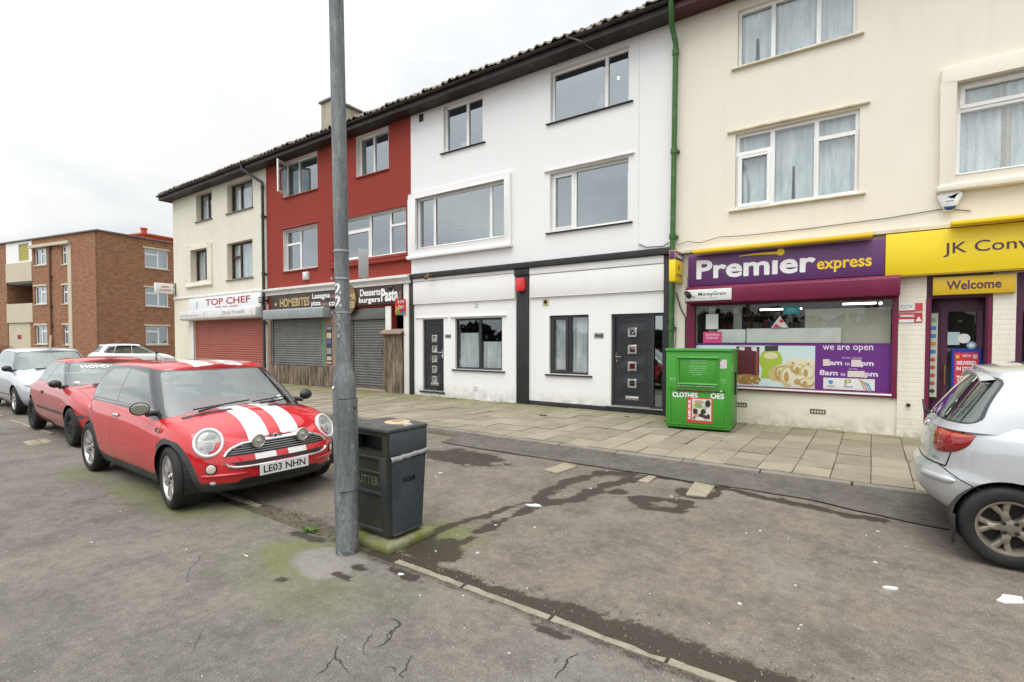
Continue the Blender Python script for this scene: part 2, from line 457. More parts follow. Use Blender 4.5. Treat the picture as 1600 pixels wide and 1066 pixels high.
WET = [  # damp tracks: path, half width
 ([(-3.05, 2.95), (-3.06, 3.34), (-2.99, 3.77), (-2.93, 4.07), (-2.84, 4.46)], .035),
 ([(-2.75, 2.9), (-2.74, 3.22), (-2.76, 3.61), (-2.75, 3.98), (-2.73, 4.39)], .05),
 ([(-2.8, 4.45), (-2.88, 4.8), (-2.90, 5.2), (-2.84, 5.57), (-2.7, 5.95), (-2.35, 6.05)], .085),
 ([(-2.74, 4.4), (-2.5, 4.75), (-2.48, 5.07), (-2.47, 5.43), (-2.34, 5.78), (-2.2, 6.0)], .085),
 ([(-2.06, 5.13), (-1.9, 4.98), (-1.73, 4.88), (-1.54, 5.0), (-1.46, 5.14), (-1.56, 5.27), (-1.81, 5.24), (-2.03, 5.15)], .075),
 ([(-2.27, 5.27), (-2.2, 5.22)], .07),
 ([(-2.06, 6.12), (-1.61, 6.1), (-1.2, 6.02), (-.7, 5.9), (-.2, 5.80), (.1, 5.76)], .06),
 ([(-2.62, 6.0), (-2.0, 6.1)], .07),
 ([(-1.70, 5.75), (-1.64, 5.5), (-1.36, 5.56), (-1.36, 6.0)], .05),
]
def road_stain(x, y):
    w = 0.0; n1 = fbm(x, y, 5, 4); n2 = fbm(x, y, 1.3, 3, 5); n3 = fbm(x, y, 17, 3, 2)
    for pts, hw in WET:
        d = path_d((x, y), pts) + .07*n1 + .035*n3
        w = max(w, 1-sstep(hw*.6, hw*1.5, d))
    # gritty debris band along the near edging
    wid = .10 + .10*sstep(-2.2, -1.3, x) + .05*n2
    d = y - edge_v(x) - .03 + .06*n1 + .05*n3
    w = max(w, (1-sstep(wid*.6, wid*1.6, d)) * (.95 if x > -3.2 else .55))
    # broken area behind the bin
    d = math.hypot((x+4.75)/.75, (y-5.55)/.42) + .35*n1 + .2*n3
    w = max(w, 1-sstep(.75, 1.05, d))
    d = math.hypot((x+2.85)/.35, (y-2.95)/.28) + .4*n1 + .25*n3
    w = max(w, .8*(1-sstep(.7, 1.1, d)))
    # oil marks
    for (cx, cy, rx, ry, k) in ((-1.5, 4.0, .22, .10, .35), (-1.25, 4.3, .2, .07, .3), (-.15, 4.75, .3, .1, .4), (-2.0, 4.05, .10, .16, .25), (-.6, 3.2, .4, .2, .15), (-.45, 5.0, .3, .08, .3)):
        d = math.hypot((x-cx)/rx, (y-cy)/ry) + .5*n1
        w = max(w, k*(1-sstep(.6, 1.2, d)))
    # darker tarmac beneath the parked cars
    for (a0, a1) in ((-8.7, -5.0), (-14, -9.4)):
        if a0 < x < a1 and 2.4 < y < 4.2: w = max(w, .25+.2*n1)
    m = 0.0
    d = math.hypot((x+3.0)/.42, (y-3.1)/.45) + .3*n1
    m = max(m, .85*(1-sstep(.6, 1.2, d)))
    m = max(m, .55*(1-sstep(.0, .14, y-edge_v(x)+.06*n1)))
    m = max(m, .5*(1-sstep(.02, .12, 6.6-y+.06*n1))) if x > -9 else m
    p = max(0, .35*(n2-.15)) + .5*(1-sstep(.03, .14, abs(y-4.55-.1*n2)))*sstep(.1, .5, n1)*.4
    return (max(0, min(1, w)), max(0, min(1, m)), max(0, min(1, p)))

def path_stain(x, y):
    n1 = fbm(x, y, 5, 4, 2); n2 = fbm(x, y, 1.2, 3, 9)
    w = 0.0; m = 0.0; p = max(0, .25*(n2-.2))
    d = math.hypot((x+3.5)/.62, (y-2.26)/.38) + .4*n2 + .15*n1
    m = max(m, .8*(1-sstep(.45, 1.2, d)))
    d = math.hypot((x+3.3)/.95, (y-2.1)/.42) + .6*n2
    m = max(m, .34*(1-sstep(.4, 1.25, d)))
    # moss by the parked red car
    d = math.hypot((x+6.3)/1.3, (y-2.22)/.30) + .5*n2 + .2*n1
    m = max(m, .72*(1-sstep(.4, 1.05, d)))
    d = math.hypot((x+8.0)/.6, (y-2.15)/.28) + .5*n1
    m = max(m, .6*(1-sstep(.5, 1.1, d)))
    d = math.hypot((x+5.0)/.5, (y-2.42)/.18) + .4*n1
    m = max(m, .55*(1-sstep(.5, 1.1, d)))
    # smooth cement collar of the post
    d = math.hypot((x+3.30)/.36, (y-2.30)/.24) + .22*n1
    k = 1-sstep(.8, 1.0, d)
    m *= 1-k; p = max(p, .55*k)
    for (cx, cy, rx, ry) in ((-2.98, 2.36, .12, .05), (-2.98, 2.22, .12, .05), (-3.85, 2.5, .2, .07), (-3.3, 1.95, .05, .05), (-2.62, 2.48, .2, .05), (-1.45, 2.46, .14, .03)):
        d = math.hypot((x-cx)/rx, (y-cy)/ry) + .7*n1 + .3*fbm(x, y, 20, 3, 3)
        w = max(w, .9*(1-sstep(.7, 1.1, d)))
    # trench reinstatement running back from the road edge
    a = path_d((x, y), [(-5.1, .1), (-5.45, 1.0), (-5.72, 1.66), (-5.95, 2.1)]) + .02*n1
    w = max(w, .34*(1-sstep(.13, .16, a)))
    w = max(w, .55*(1-sstep(.0, .05, edge_v(x)-.07-y+.05*n1)))
    return (max(0, min(1, w)), max(0, min(1, m)), max(0, min(1, p)))

def zero(x, y): return (.1*max(0, fbm(x, y, .4)), .1*max(0, fbm(x, y, .7, 3, 4)), 0)

# the wide ground, the carriageway far behind and the parking strip
def ground_sheets():
    mb = MB(); mb.sheet([(-400, -300, -.06), (300, -300, -.06), (300, 500, -.06), (-400, 500, -.06)])
    tag(mb.build('ground', T_PATH), kind='structure')
    grid_sheet('road', -9.0, 2.4, 2.50, 6.62, .03, lambda x, y: .004*fbm(x, y, 1.0, 3) - .012, road_stain, T_ROAD)
    grid_sheet('road', -60, -9.0, 2.50, 6.62, .2, lambda x, y: -.012, lambda x, y: zero(x, y), T_ROAD)
    grid_sheet('road', 2.4, 30, 2.50, 6.62, .4, lambda x, y: -.012, zero, T_ROAD)
    grid_sheet('footpath', -9.0, 2.4, .2, 2.56, .03, lambda x, y: .003*fbm(x, y, 1.0, 3, 7), path_stain, T_PATH)
    grid_sheet('footpath', -60, -9.0, -3.0, 2.56, .4, lambda x, y: 0, zero, T_PATH)
    grid_sheet('footpath', 2.4, 30, -3.0, 2.56, .4, lambda x, y: 0, zero, T_PATH)
    grid_sheet('footpath', -9.0, 2.4, -3.0, .2, .4, lambda x, y: 0, zero, T_PATH)
    # smoother strip of newer tarmac against the kerb
    mb = MB(); n = 120; vs = []; 
    for i in range(n+1):
        x = -5.7 + 12.0*i/n
        yb = 6.10 + .05*fbm(x, 0, 1.5) - .28*sstep(-.5, .4, x)
        vs += [(x, yb, .0015), (x, (yb+6.6)/2, .032), (x, 6.632, .072)]
    fs = [(3*i+k, 3*i+3+k, 3*i+4+k, 3*i+1+k) for i in range(n) for k in (0, 1)]
    mb.add(vs, fs); tag(mb.build('road_strip', T_STRIP, smooth=60), kind='structure')
ground_sheets()

# edging stones between path and parking strip: uneven, flush, gaps between
def edging():
    m = worn('edging stone', (.29, .26, .20), (.15, .14, .08), .9, scale=11, bmp=.6, bscale=45, bdist=.01)
    mb = MB(); x = -30.0; r = random.Random(3)
    while x < 12:
        L = .62 + r.uniform(-.12, .2)
        if -4.55 < x+L/2 < -2.95 or (x > -9 and x < -4.9 and r.random() < .35) or (x < -9 and r.random() < .5): x += L; continue
        z = .006 + r.uniform(-.008, .008); a = r.uniform(-.012, .012)
        y0, y1 = edge_v(x)+a, edge_v(x+L)-a; w = .024
        n = 8; vs = []
        for i in range(n+1):
            t = i/n; xx = x+.012+(L-.024)*t; yy = y0+(y1-y0)*t
            j = .022*noise.noise(Vector((xx*11, 1, 0))); k = .022*noise.noise(Vector((xx*9, 5, 0)))
            vs += [(xx, yy-w+j, -.03), (xx, yy-w+j, z), (xx, yy+w+k, z+.003), (xx, yy+w+k, -.03)]
        fs = [(4*i+q, 4*i+q+1, 4*i+5+q, 4*i+4+q) for i in range(n) for q in range(3)] + [(0, 1, 2, 3), (4*n+3, 4*n+2, 4*n+1, 4*n)]
        mb.add(vs, fs); x += L
    tag(mb.build('kerb_edging', m, smooth=40), kind='structure')
edging()

# slab pavement with a concrete kerb
def pavement():
    m, nt, b, out = new_mat('paving slab')
    v = coords(nt)
    at = N(nt, 'ShaderNodeAttribute'); at.attribute_name = 'stain'
    sc = N(nt, 'ShaderNodeSeparateColor'); nt.links.new(at.outputs['Color'], sc.inputs[0])
    c = mix(nt, sc.outputs[0], (.25, .215, .165), (.34, .30, .23))
    c = mix(nt, .55, c, ramp(nt, nz(nt, v, 3, 6, .7), [(.3, (.6, .58, .52)), (.7, (1.15, 1.15, 1.1))]), 'MULTIPLY')
    g = nz(nt, v, 70, 3, .7)
    c = mix(nt, .4, c, ramp(nt, g, [(.3, (.55, .55, .55)), (.7, (1.2, 1.2, 1.2))]), 'MULTIPLY')
    sep = N(nt, 'ShaderNodeSeparateXYZ'); nt.links.new(v, sep.inputs[0])
    near = mth(nt, 'MULTIPLY', mth(nt, 'SUBTRACT', sep.outputs[1], 8.6), .62, True)
    ms = mth(nt, 'MULTIPLY', near, ramp(nt, nz(nt, v, 2.2, 6, .7), [(.32, (0, 0, 0)), (.62, (1, 1, 1))]))
    left = mth(nt, 'MULTIPLY', mth(nt, 'SUBTRACT', -4.0, sep.outputs[0]), .25, True)
    ms = mth(nt, 'MULTIPLY', ms, mth(nt, 'ADD', .5, mth(nt, 'MULTIPLY', left, .5)))
    c = mix(nt, ms, c, (.15, .155, .04))
    nt.links.new(c, b.inputs['Base Color']); b.inputs['Roughness'].default_value = .85
    bump(nt, b, g, .35, .006)
    r = random.Random(5); mb = MB(); cols = []
    y0 = 6.745
    rows = [.44, .46, .62, .62, .62, .62, .62]
    y = y0
    for ri, d in enumerate(rows):
        x = -34 + .002*(ri % 3)
        while x < 12:
            w = .378
            if not (y > 10.4):
                z = .105 + r.uniform(-.006, .006); t = r.uniform(-.004, .004); s = r.uniform(-.004, .004); g_ = .005
                c0 = r.random()
                a = [(x+g_, y+g_, z+t), (x+w-g_, y+g_, z-t+s), (x+w-g_, y+d-g_, z-t), (x+g_, y+d-g_, z+t-s)]
                vs = a + [(p[0], p[1], .04) for p in a]
                mb.add(vs, [(0, 1, 2, 3), (0, 4, 5, 1), (1, 5, 6, 2), (2, 6, 7, 3), (3, 7, 4, 0)]); cols += [c0]*8
            x += w
        y += d
    o = mb.build('pavement', m, recalc=True)
    a = o.data.color_attributes.new('stain', 'FLOAT_COLOR', 'POINT')
    a.data.foreach_set('color', [q for c0 in cols for q in (c0, c0, c0, 1.0)])
    tag(o, kind='structure')
    grout = worn('mossy joint', (.075, .065, .042), (.10, .10, .035), .95, scale=3)
    mb = MB(); mb.box(-34, 6.735, -.05, 12, 11.2, .094)
    tag(mb.build('pavement_bed', grout), kind='structure')
    km = worn('kerb concrete', (.24, .22, .185), (.16, .15, .115), .9, scale=4, bmp=.5, bscale=60, bdist=.008)
    mb = MB(); x = -34.0
    while x < 12:
        z = .10 + r.uniform(-.005, .004); e = r.uniform(-.006, .006)
        mb.box(x+.005, 6.63+e, -.05, x+.905, 6.74, z); x += .915
    tag(mb.build('kerb', km, bevel=.012), kind='structure')
pavement()

# cracks in the tarmac as narrow dark grooves
def cracks():
    m = plain('crack', (.035, .03, .024), .95)
    mb = MB(); r = random.Random(11)
    def crack(pts, w):
        P = [Vector((p[0], p[1], 0)) for p in pts]; Q = []
        for i in range(len(P)-1):
            n = max(2, int((P[i+1]-P[i]).length/.008))
            for k in range(n):
                p = P[i].lerp(P[i+1], k/n)
                p += Vector((noise.noise(p*14), noise.noise(p*14+Vector((7, 3, 1))), 0))*.026 + Vector((noise.noise(p*55+Vector((2, 0, 0))), noise.noise(p*55+Vector((7, 3, 1))), 0))*.013
                Q.append(p)
        vs = []
        for i, p in enumerate(Q):
            d = (Q[min(i+1, len(Q)-1)]-Q[max(i-1, 0)]); d = Vector((-d.y, d.x, 0)).normalized()
            t = i/(len(Q)-1); ww = w*.5*(.35+.65*math.sin(math.pi*min(1, t*1.05+.02)))*(.45+1.3*abs(noise.noise(p*45)))
            vs += [p+d*ww+Vector((0, 0, .0035)), p-d*ww+Vector((0, 0, .0035))]
        mb.add(vs, [(2*i, 2*i+1, 2*i+3, 2*i+2) for i in range(len(Q)-1)])
    def px(*a): return a
    for pts, w in CRACKS: crack(pts, w)
    tag(mb.build('road_crack', m), kind='structure')

CRACKS = [
 ([(-2.34, 1.70), (-2.27, 1.62), (-2.17, 1.60), (-2.08, 1.58)], .010),
 ([(-2.27, 1.62), (-2.23, 1.54), (-2.19, 1.45)], .006),
 ([(-2.19, 1.98), (-2.14, 1.88), (-2.16, 1.78)], .010),
 ([(-2.27, 1.87), (-2.21, 1.76), (-2.14, 1.72)], .008),
 ([(-2.31, 2.06), (-2.22, 2.02), (-2.16, 1.89), (-2.13, 1.83)], .012),
 ([(-1.94, 1.86), (-1.90, 1.78), (-1.88, 1.73), (-1.83, 1.69)], .010),
 ([(-1.99, 1.71), (-1.93, 1.73), (-1.88, 1.72)], .007),
 ([(-1.24, 2.37), (-1.26, 2.27), (-1.25, 2.19), (-1.22, 2.11)], .011),
 ([(-1.32, 2.30), (-1.30, 2.22)], .006),
 ([(-3.1, 1.35), (-2.9, 1.2)], .004), ([(-4.3, 1.9), (-3.9, 1.6), (-3.7, 1.5)], .004),
 ([(-6.6, 1.7), (-6.2, 1.9), (-5.9, 2.1)], .006), ([(-7.5, 2.0), (-6.9, 1.6)], .004),
 ([(-3.4, 5.6), (-3.9, 5.5), (-4.4, 5.7), (-5.0, 5.5)], .010),
 ([(-3.0, 5.6), (-2.9, 5.85), (-2.6, 5.75)], .008),
 ([(-5.2, 6.05), (-4.2, 6.1), (-3.0, 6.08), (-1.5, 6.06), (-.4, 5.88), (.6, 5.78)], .007),
]
cracks()

def ground_bits():
    """set in slabs, paper scraps, gum spots, a cigarette end"""
    m = worn('old concrete slab', (.33, .29, .21), (.22, .19, .13), .9, scale=6, bmp=.5, bscale=60, bdist=.008)
    lab = ['pale concrete slab set in the tarmac, nearest the litter bin', 'pale concrete slab in the tarmac with moss on its right edge, in front of the clothes bank',
           'thin worn concrete slab between two larger slabs in the tarmac']
    for q, l in zip([[(-3.39, 5.54), (-3.17, 5.50), (-3.13, 5.95), (-3.36, 6.03)], [(-1.60, 5.52), (-1.40, 5.57), (-1.42, 6.04), (-1.66, 6.06)], [(-2.22, 5.74), (-2.09, 5.74), (-2.10, 6.04), (-2.2, 6.04)]], lab):
        mb = MB(); mb.prism(q, 'z', -.02, .008)
        o = mb.build('concrete_slab', m, bevel=.008, origin=(q[0][0], q[0][1], 0)); tag(o, l, 'slab', 'concrete slabs set in the tarmac')
    mb = MB(); mb.prism([(-11.3, 2.22), (-10.8, 2.2), (-10.82, 2.36), (-11.32, 2.38)], 'z', -.02, .006); mb.prism([(-11.3, 2.40), (-10.82, 2.38), (-10.84, 2.50), (-11.34, 2.52)], 'z', -.02, .006)
    o = mb.build('access_cover', m, bevel=.006, origin=(-11.05, 2.35, 0)); tag(o, 'pale two piece access cover in the path beside the red hatchback', 'access cover')
    pap = plain('paper scrap', (.66, .66, .64), .8)
    def scrap(x, y, s, a, l):
        mb = MB(); n = 9; pts = []
        for k in range(n):
            t = 2*math.pi*k/n; rr = s*(.6+.5*rnd.random())
            px, py = rr*math.cos(t), rr*.5*math.sin(t)
            pts.append((x+px*math.cos(a)-py*math.sin(a), y+px*math.sin(a)+py*math.cos(a)))
        mb.prism(pts, 'z', -.016, -.002 if y > 2.6 else .006)
        tag(mb.build('paper_scrap', pap, origin=(x, y, 0)), l, 'litter', 'paper scraps on the tarmac')
    scrap(.76, 4.48, .13, .9, 'largest torn white scrap lying near the silver hatchback rear wheel')
    scrap(.13, 4.23, .05, .6, 'small white scrap on the open tarmac left of the largest scrap')
    scrap(-2.75, 4.3, .09, .4, 'white paper scrap lying across the dark damp track')
    scrap(-4.39, 4.7, .035, .3, 'tiny white scrap on tarmac behind the litter bin')
    scrap(-2.69, 2.47, .03, .3, 'small white scrap just below the edging by the bin')
    mb = MB(); mb.tube([(-3.93, 2.0, .006), (-3.895, 2.0, .006)], .005, 8, 0); mb.tube([(-3.895, 2.0, .006), (-3.86, 2.005, .006)], .005, 8, 1)
    tag(mb.build('cigarette_end', [plain('cork tip', (.55, .22, .05), .8), pap], origin=(-3.9, 2.0, 0)), 'orange tipped cigarette end on the grey path', 'cigarette end')
    r = random.Random(21); gum = plain('gum', (.50, .49, .46), .8); mb = MB()
    for k in range(110):
        x, y = r.uniform(-6.5, 1.8), r.uniform(.5, 6.5)
        if abs(y-2.6) < .1: continue
        s = r.choice([.004, .005, .006, .008, .012])*(1.0 if y < 2.6 else 1.2); zt_ = -.0055 if y > 2.56 else .0045
        n = 6; a = r.random()*6
        mb.prism([(x+s*(.7+.5*r.random())*math.cos(a+2*math.pi*i/n), y+s*(.7+.5*r.random())*math.sin(a+2*math.pi*i/n)) for i in range(n)], 'z', -.02, zt_)
    o = mb.build('gum_spots', gum); tag(o, 'pale specks of trodden gum and grit over the tarmac', 'gum specks', kind='stuff')
    # gritty debris along the edging
    mb = MB(); mats = [plain('grit', (.10, .085, .07), .95), plain('pale grit', (.26, .24, .20), .95), plain('dead leaf', (.20, .09, .03), .9)]
    for k in range(800):
        x = r.uniform(-4.8, 0.3); wd = .16 + .16*sstep(-2.4, -1.4, x)
        y = edge_v(x) + .035 + abs(r.gauss(0, wd*.6))
        if k % 4 == 0: x, y = r.gauss(-4.75, .35), r.gauss(5.5, .22)
        s = r.uniform(.002, .006); a = r.random()*6
        mb.prism([(x+s*math.cos(a+2.1*i)*(.7+.6*r.random()), y+s*math.sin(a+2.1*i)) for i in range(3)], 'z', -.02, r.uniform(-.008, -.002), r.choices([0, 1, 2], [6, 3, 1])[0])
    o = mb.build('grit', mats); tag(o, 'dark grit and leaf crumbs lying along the edging stones', 'grit', kind='stuff')
ground_bits()

def weed(x, y, z, n, h, lab, dark=False):
    m = plain('weed leaf dark' if dark else 'weed leaf', (.05, .10, .02) if dark else (.09, .17, .03), .6)
    r = random.Random(int((x+y)*100)); mb = MB()
    for k in range(n):
        a = r.random()*6.283; L = h*r.uniform(.6, 1.1); w = L*r.uniform(.12, .25); up = r.uniform(.3, 1.0)
        d = Vector((math.cos(a), math.sin(a), 0)); q = Vector((-d.y, d.x, 0))
        b0 = Vector((x, y, z)) + d*r.uniform(0, h*.5)
        p1 = b0 + d*L*.5 + Vector((0, 0, L*.5*up)); p2 = b0 + d*L + Vector((0, 0, L*.45*up))
        mb.add([b0-q*w*.3, b0+q*w*.3, p1+q*w, p2, p1-q*w], [(0, 1, 2, 3, 4)])
    tag(mb.build('weed', m, origin=(x, y, z), recalc=False), lab, 'weed', 'weeds in the joints')
weed(-3.95, 2.60, 0, 36, .06, 'small bright green weed growing from the edging left of the post')
weed(-3.6, 2.62, 0, 20, .035, 'tiny weed at the foot of the lamp post')
weed(-5.5, 8.94, .1, 40, .07, 'low green weed in a slab joint before the white building')
weed(-3.15, 9.7, .1, 60, .07, 'dark straggly weeds against the black plinth beside the clothes bank', True)
weed(-4.0, 9.75, .1, 40, .05, 'sparse weeds at the foot of the right grey door', True)
weed(-1.42, 6.02, 0, 14, .04, 'tuft of moss on the edge of the concrete slab')
# ---------------------------------------------------------------- terrace
V = 10.35
PAV = .094

def cells_of(rect, splits=(), trans=None, b=.06, mw=.075):
    """pane rectangles of a window: splits are mullion centres, trans maps a column to a transom height"""
    u0, u1, z0, z1 = rect; trans = trans or {}
    edges = [u0+b] + [e for s_ in splits for e in (s_-mw/2, s_+mw/2)] + [u1-b]
    out = []
    for c in range(len(splits)+1):
        a, d = edges[2*c], edges[2*c+1]
        if c in trans:
            t = trans[c]; out += [(a, d, z0+b, t-mw/2), (a, d, t+mw/2, z1-b)]
        else: out.append((a, d, z0+b, z1-b))
    return out

def curtain(root, u0, u1, z0, z1, v, mat, wave=.11, amp=.034, name='curtain', seed=0, gap=None):
    mb = MB()
    n = max(12, int((u1-u0)/.02)); vs = []
    for i in range(n+1):
        u = u0+(u1-u0)*i/n
        ph = 2*math.pi*u/wave + 2.2*noise.noise(Vector((u*3, seed, 0)))
        a = amp*(.6+.6*noise.noise(Vector((u*2.3, seed+4, 0))))
        for j, z in enumerate((z0, (z0+z1)/2, z1)):
            uu = u
            if gap and j < 2: # drawn slightly apart towards the bottom
                g, gw = gap; k = (1-(z-z0)/(z1-z0))
                uu = u + (gw*k*math.exp(-abs(u-g)/.18))*(1 if u > g else -1)
            vs.append((uu, v + a*math.sin(ph)*(1.15-.3*j/2), z))
    fs = [(3*i+j, 3*i+3+j, 3*i+4+j, 3*i+1+j) for i in range(n) for j in (0, 1) if not (gap and j == 0 and vs[3*i][0] < gap[0] < vs[3*i+3][0])]
    mb.add(vs, fs)
    return mb.build(name, mat, root, smooth=80)

def window(root, rect, fm, splits=(), trans=None, sash=(), back=.10, sill=None, lintel=None, vw=V, b=.06, mw=.075, gl='glass', net=None, blind=None, sw=.045):
    u0, u1, z0, z1 = rect
    cells = cells_of(rect, splits, trans, b, mw)
    mb = MB(); mb.plate(u0+.002, u1-.002, z0+.002, z1-.002, cells, vw+back, vw+back+.07)
    f = mb.build('window', fm, root, bevel=.006, seg=1)
    gm = MB()
    for i, c in enumerate(cells):
        if i in sash:
            s_ = MB(); s_.plate(c[0]-.012, c[1]+.012, c[2]-.012, c[3]+.012, [(c[0]+sw, c[1]-sw, c[2]+sw, c[3]-sw)], vw+back-.016, vw+back+.04)
            s_.build('sash', fm, f, bevel=.005, seg=1)
            c = (c[0]+sw, c[1]-sw, c[2]+sw, c[3]-sw)
        gm.sheet([(c[0]-.01, vw+back+.03, c[2]-.01), (c[1]+.01, vw+back+.03, c[2]-.01), (c[1]+.01, vw+back+.03, c[3]+.01), (c[0]-.01, vw+back+.03, c[3]+.01)])
    gm.build('pane', M[gl], f)
    if sill:
        sm, ov, th, dp = sill
        s_ = MB(); s_.prism([(vw-dp, z0-th*1.1), (vw+back+.03, z0-th*1.1), (vw+back+.03, z0-.001), (vw-dp, z0-.016)], 'x', u0-ov, u1+ov)
        s_.build('sill', sm, f, bevel=.006, seg=1)
    if lintel:
        lm, ov = lintel
        s_ = MB(); s_.box(u0-ov, vw-.05, z1+.03, u1+ov, vw+.01, z1+.075); s_.build('lintel', lm, f, bevel=.008, seg=1)
    if net:
        for k, (a, d, q0, q1, nm, gap) in enumerate(net): curtain(f, a, d, q0, q1, vw+back+.12, M[nm], seed=k+u0, gap=gap)
    if blind:
        s_ = MB()
        for (a, d, q0, q1) in blind: s_.box(a, vw+back+.09, q0, d, vw+back+.10, q1); s_.tube([(a, vw+back+.1, q0), (d, vw+back+.1, q0)], .012, 8)
        s_.build('blind', M['blind'], f)
    return f

def shell(root, u0, u1, holes, mat, zt=8.02, left=True, right=True, floors=(0.05, 3.05, 5.85, 8.02), base=.02):
    """front wall with openings, party walls, back wall, floors"""
    mb = MB(); mb.plate(u0, u1, base, zt, holes, V, V+.22, 0)
    o = mb.build('front_wall', mat, root)
    mb = MB()
    mb.box(u0+.02, V+.22, base, u0+.15, 18.2, zt-.01); mb.box(u1-.15, V+.22, base, u1-.02, 18.2, zt-.01); mb.box(u0+.15, 18.0, base, u1-.15, 18.2, zt-.01)
    mb.box(u0+.15, 14.0, base, u1-.15, 14.1, zt-.02)
    mb.build('side_wall', M['inner_wall'] if left is None else (mat if left == 'out' else M['inner_wall']), root)
    mb = MB()
    for z in floors: mb.box(u0+.15, V+.22, z, u1-.15, 18.0, z+.12 if z > 1 else z+.04)
    mb.build('floor', M['inner_wall'], root)
    return o

M['inner_wall'] = plain('inner wall', (.36, .36, .35), .9)
def roof_mat(name, c1, c2, c3):
    m, nt, b, out = new_mat(name); v = coords(nt)
    f = ramp(nt, nz(nt, v, 4.5, 6, .75), [(.38, (0, 0, 0)), (.6, (1, 1, 1))])
    c = mix(nt, f, c1, c2)
    c = mix(nt, ramp(nt, nz(nt, v, 11, 5, .75), [(.52, (0, 0, 0)), (.68, (1, 1, 1))]), c, c3)
    nt.links.new(c, b.inputs['Base Color']); b.inputs['Roughness'].default_value = .95
    bump(nt, b, nz(nt, v, 45, 4, .7), .6, .015); return m
M['tiles'] = roof_mat('mossy tiles', (.30, .26, .20), (.16, .135, .10), (.36, .33, .22))
M['tiles_dark'] = roof_mat('dark tiles', (.19, .165, .135), (.10, .085, .07), (.26, .23, .16))

def tile_roof(root, u0, u1, mat, hip=False, seed=0, fascia='dark_soffit'):
    """pantile slope above the street: corrugated courses, uneven eaves"""
    r = random.Random(seed); mb = MB(); P = .235; n = int((u1-u0)/(P/8)); courses = 13; ve, ze, pitch = 9.90, 8.215, .62
    run = 4.45/courses
    for c in range(courses):
        v0 = ve + run*c; v1 = v0 + run*1.08
        rows = []
        for i in range(n+1):
            u = u0 + (u1-u0)*i/n
            k = math.floor((u-u0)/P); rr = random.Random(k*31+c*7+seed)
            jit = rr.uniform(-.018, .018); jv = rr.uniform(-.02, .02) if c else rr.uniform(-.05, .025)
            ph = (u-u0)/P % 1.0
            h = .042*max(0, math.sin(2*math.pi*ph))**.8 - .012*max(0, -math.sin(2*math.pi*ph)) + .024*noise.noise(Vector((u*13, c*3.1, seed)))
            z0 = ze + (v0-ve)*pitch + .035 + h + jit
            z1 = ze + (v1-ve)*pitch + h*.9 + .005
            cut = hip and (u - u0) < (v0-ve)
            rows.append(((u, v0+jv, z0-.03), (u, v0+jv, z0), (u, v1, z1), cut))
        vs = [p for q in rows for p in q[:3]]
        fs = []
        for i in range(n):
            if rows[i][3]: continue
            fs += [(3*i, 3*i+3, 3*i+4, 3*i+1), (3*i+1, 3*i+4, 3*i+5, 3*i+2)]
        mb.add(vs, fs)
    zr = ze + 4.45*pitch
    if hip:
        mb.add([(u0, 9.9, 8.22), (u0+4.45, 14.35, zr), (u0, 18.8, 8.22)], [(0, 1, 2)])
        mb.add([(u0, 18.8, 8.22), (u0+4.45, 14.35, zr), (u1, 14.35, zr), (u1, 18.8, 8.22)], [(0, 1, 2, 3)])
    else: mb.add([(u0, 14.35, zr), (u1, 14.35, zr), (u1, 18.8, 8.22), (u0, 18.8, 8.22)], [(0, 1, 2, 3)])
    ro = mb.build('roof', mat, root, smooth=60)
    # soffit, fascia and half round gutter
    s_ = MB(); s_.box(u0, 9.95, 7.985, u1, V+.01, 8.015); s_.box(u0, 9.93, 7.975, u1, 9.95, 8.17)
    if hip: s_.box(u0, 9.95, 8.0, u0+.38, 18.8, 8.016); s_.box(u0-.02, 9.93, 7.975, u0, 18.8, 8.17)
    s_.build('fascia', M[fascia], ro)
    g = MB(); pts = []
    for k in range(9):
        a = math.pi*k/8; pts.append((9.873-.052*math.cos(a), 8.15-.052*math.sin(a)))
    g.prism(pts + [(9.92, 8.152), (9.826, 8.152)], 'x', u0, u1)
    uu = u0+.4
    while uu < u1: g.tube([(uu, 9.873-.056*math.cos(math.pi*k/8), 8.15-.056*math.sin(math.pi*k/8)) for k in range(9)], .008, 6); uu += .9
    g.build('gutter', M[fascia], ro, smooth=50)
    return ro

def surround(root, outer, inner, mat, proud=.07, ledge=.12, name='window_surround'):
    mb = MB(); mb.plate(*outer, [inner], V-proud, V+.01)
    mb.box(outer[0]-.03, V-ledge, outer[2]-.06, outer[1]+.03, V, outer[2]+.035)
    return mb.build(name, mat, root, bevel=.012)

# ---- white building ---------------------------------------------------------
WB = thing('white_building', 'white rendered three storey terrace building with charcoal trim and two grey front doors', 'building', (-7.05, V, 0))
A_, B_, C_, D_ = (-9.51, -8.17, 6.70, 7.92), (-6.17, -4.25, 6.69, 7.86), (-10.52, -7.46, 4.21, 5.62), (-6.18, -4.25, 4.17, 5.53)
LD, LW, RW, RD = (-10.33, -9.53, .24, 2.24), (-9.12, -7.56, .89, 2.23), (-6.19, -5.17, .87, 2.23), (-4.63, -3.46, .22, 2.22)
shell(WB, -10.76, -3.31, [A_, B_, C_, D_, LD, LW, RW, RD], M['white_render'])
tile_roof(WB, -10.78, -3.28, M['tiles'], seed=4)
sl = (M['charcoal'], .10, .035, .06)
window(WB, A_, M['upvc'], (-8.74,), sash=(), sill=sl, blind=[(-9.42, -8.78, 7.62, 7.86), (-8.70, -8.24, 7.62, 7.86)])
window(WB, B_, M['upvc'], (-4.80,), sill=sl, blind=[(-6.1, -4.84, 7.52, 7.8), (-4.74, -4.32, 7.60, 7.8)])
surround(WB, (-10.82, -7.26, 4.0, 5.77), C_, M['white_render'])
window(WB, C_, M['upvc'], (-9.90, -7.95), sash=(), back=.06)
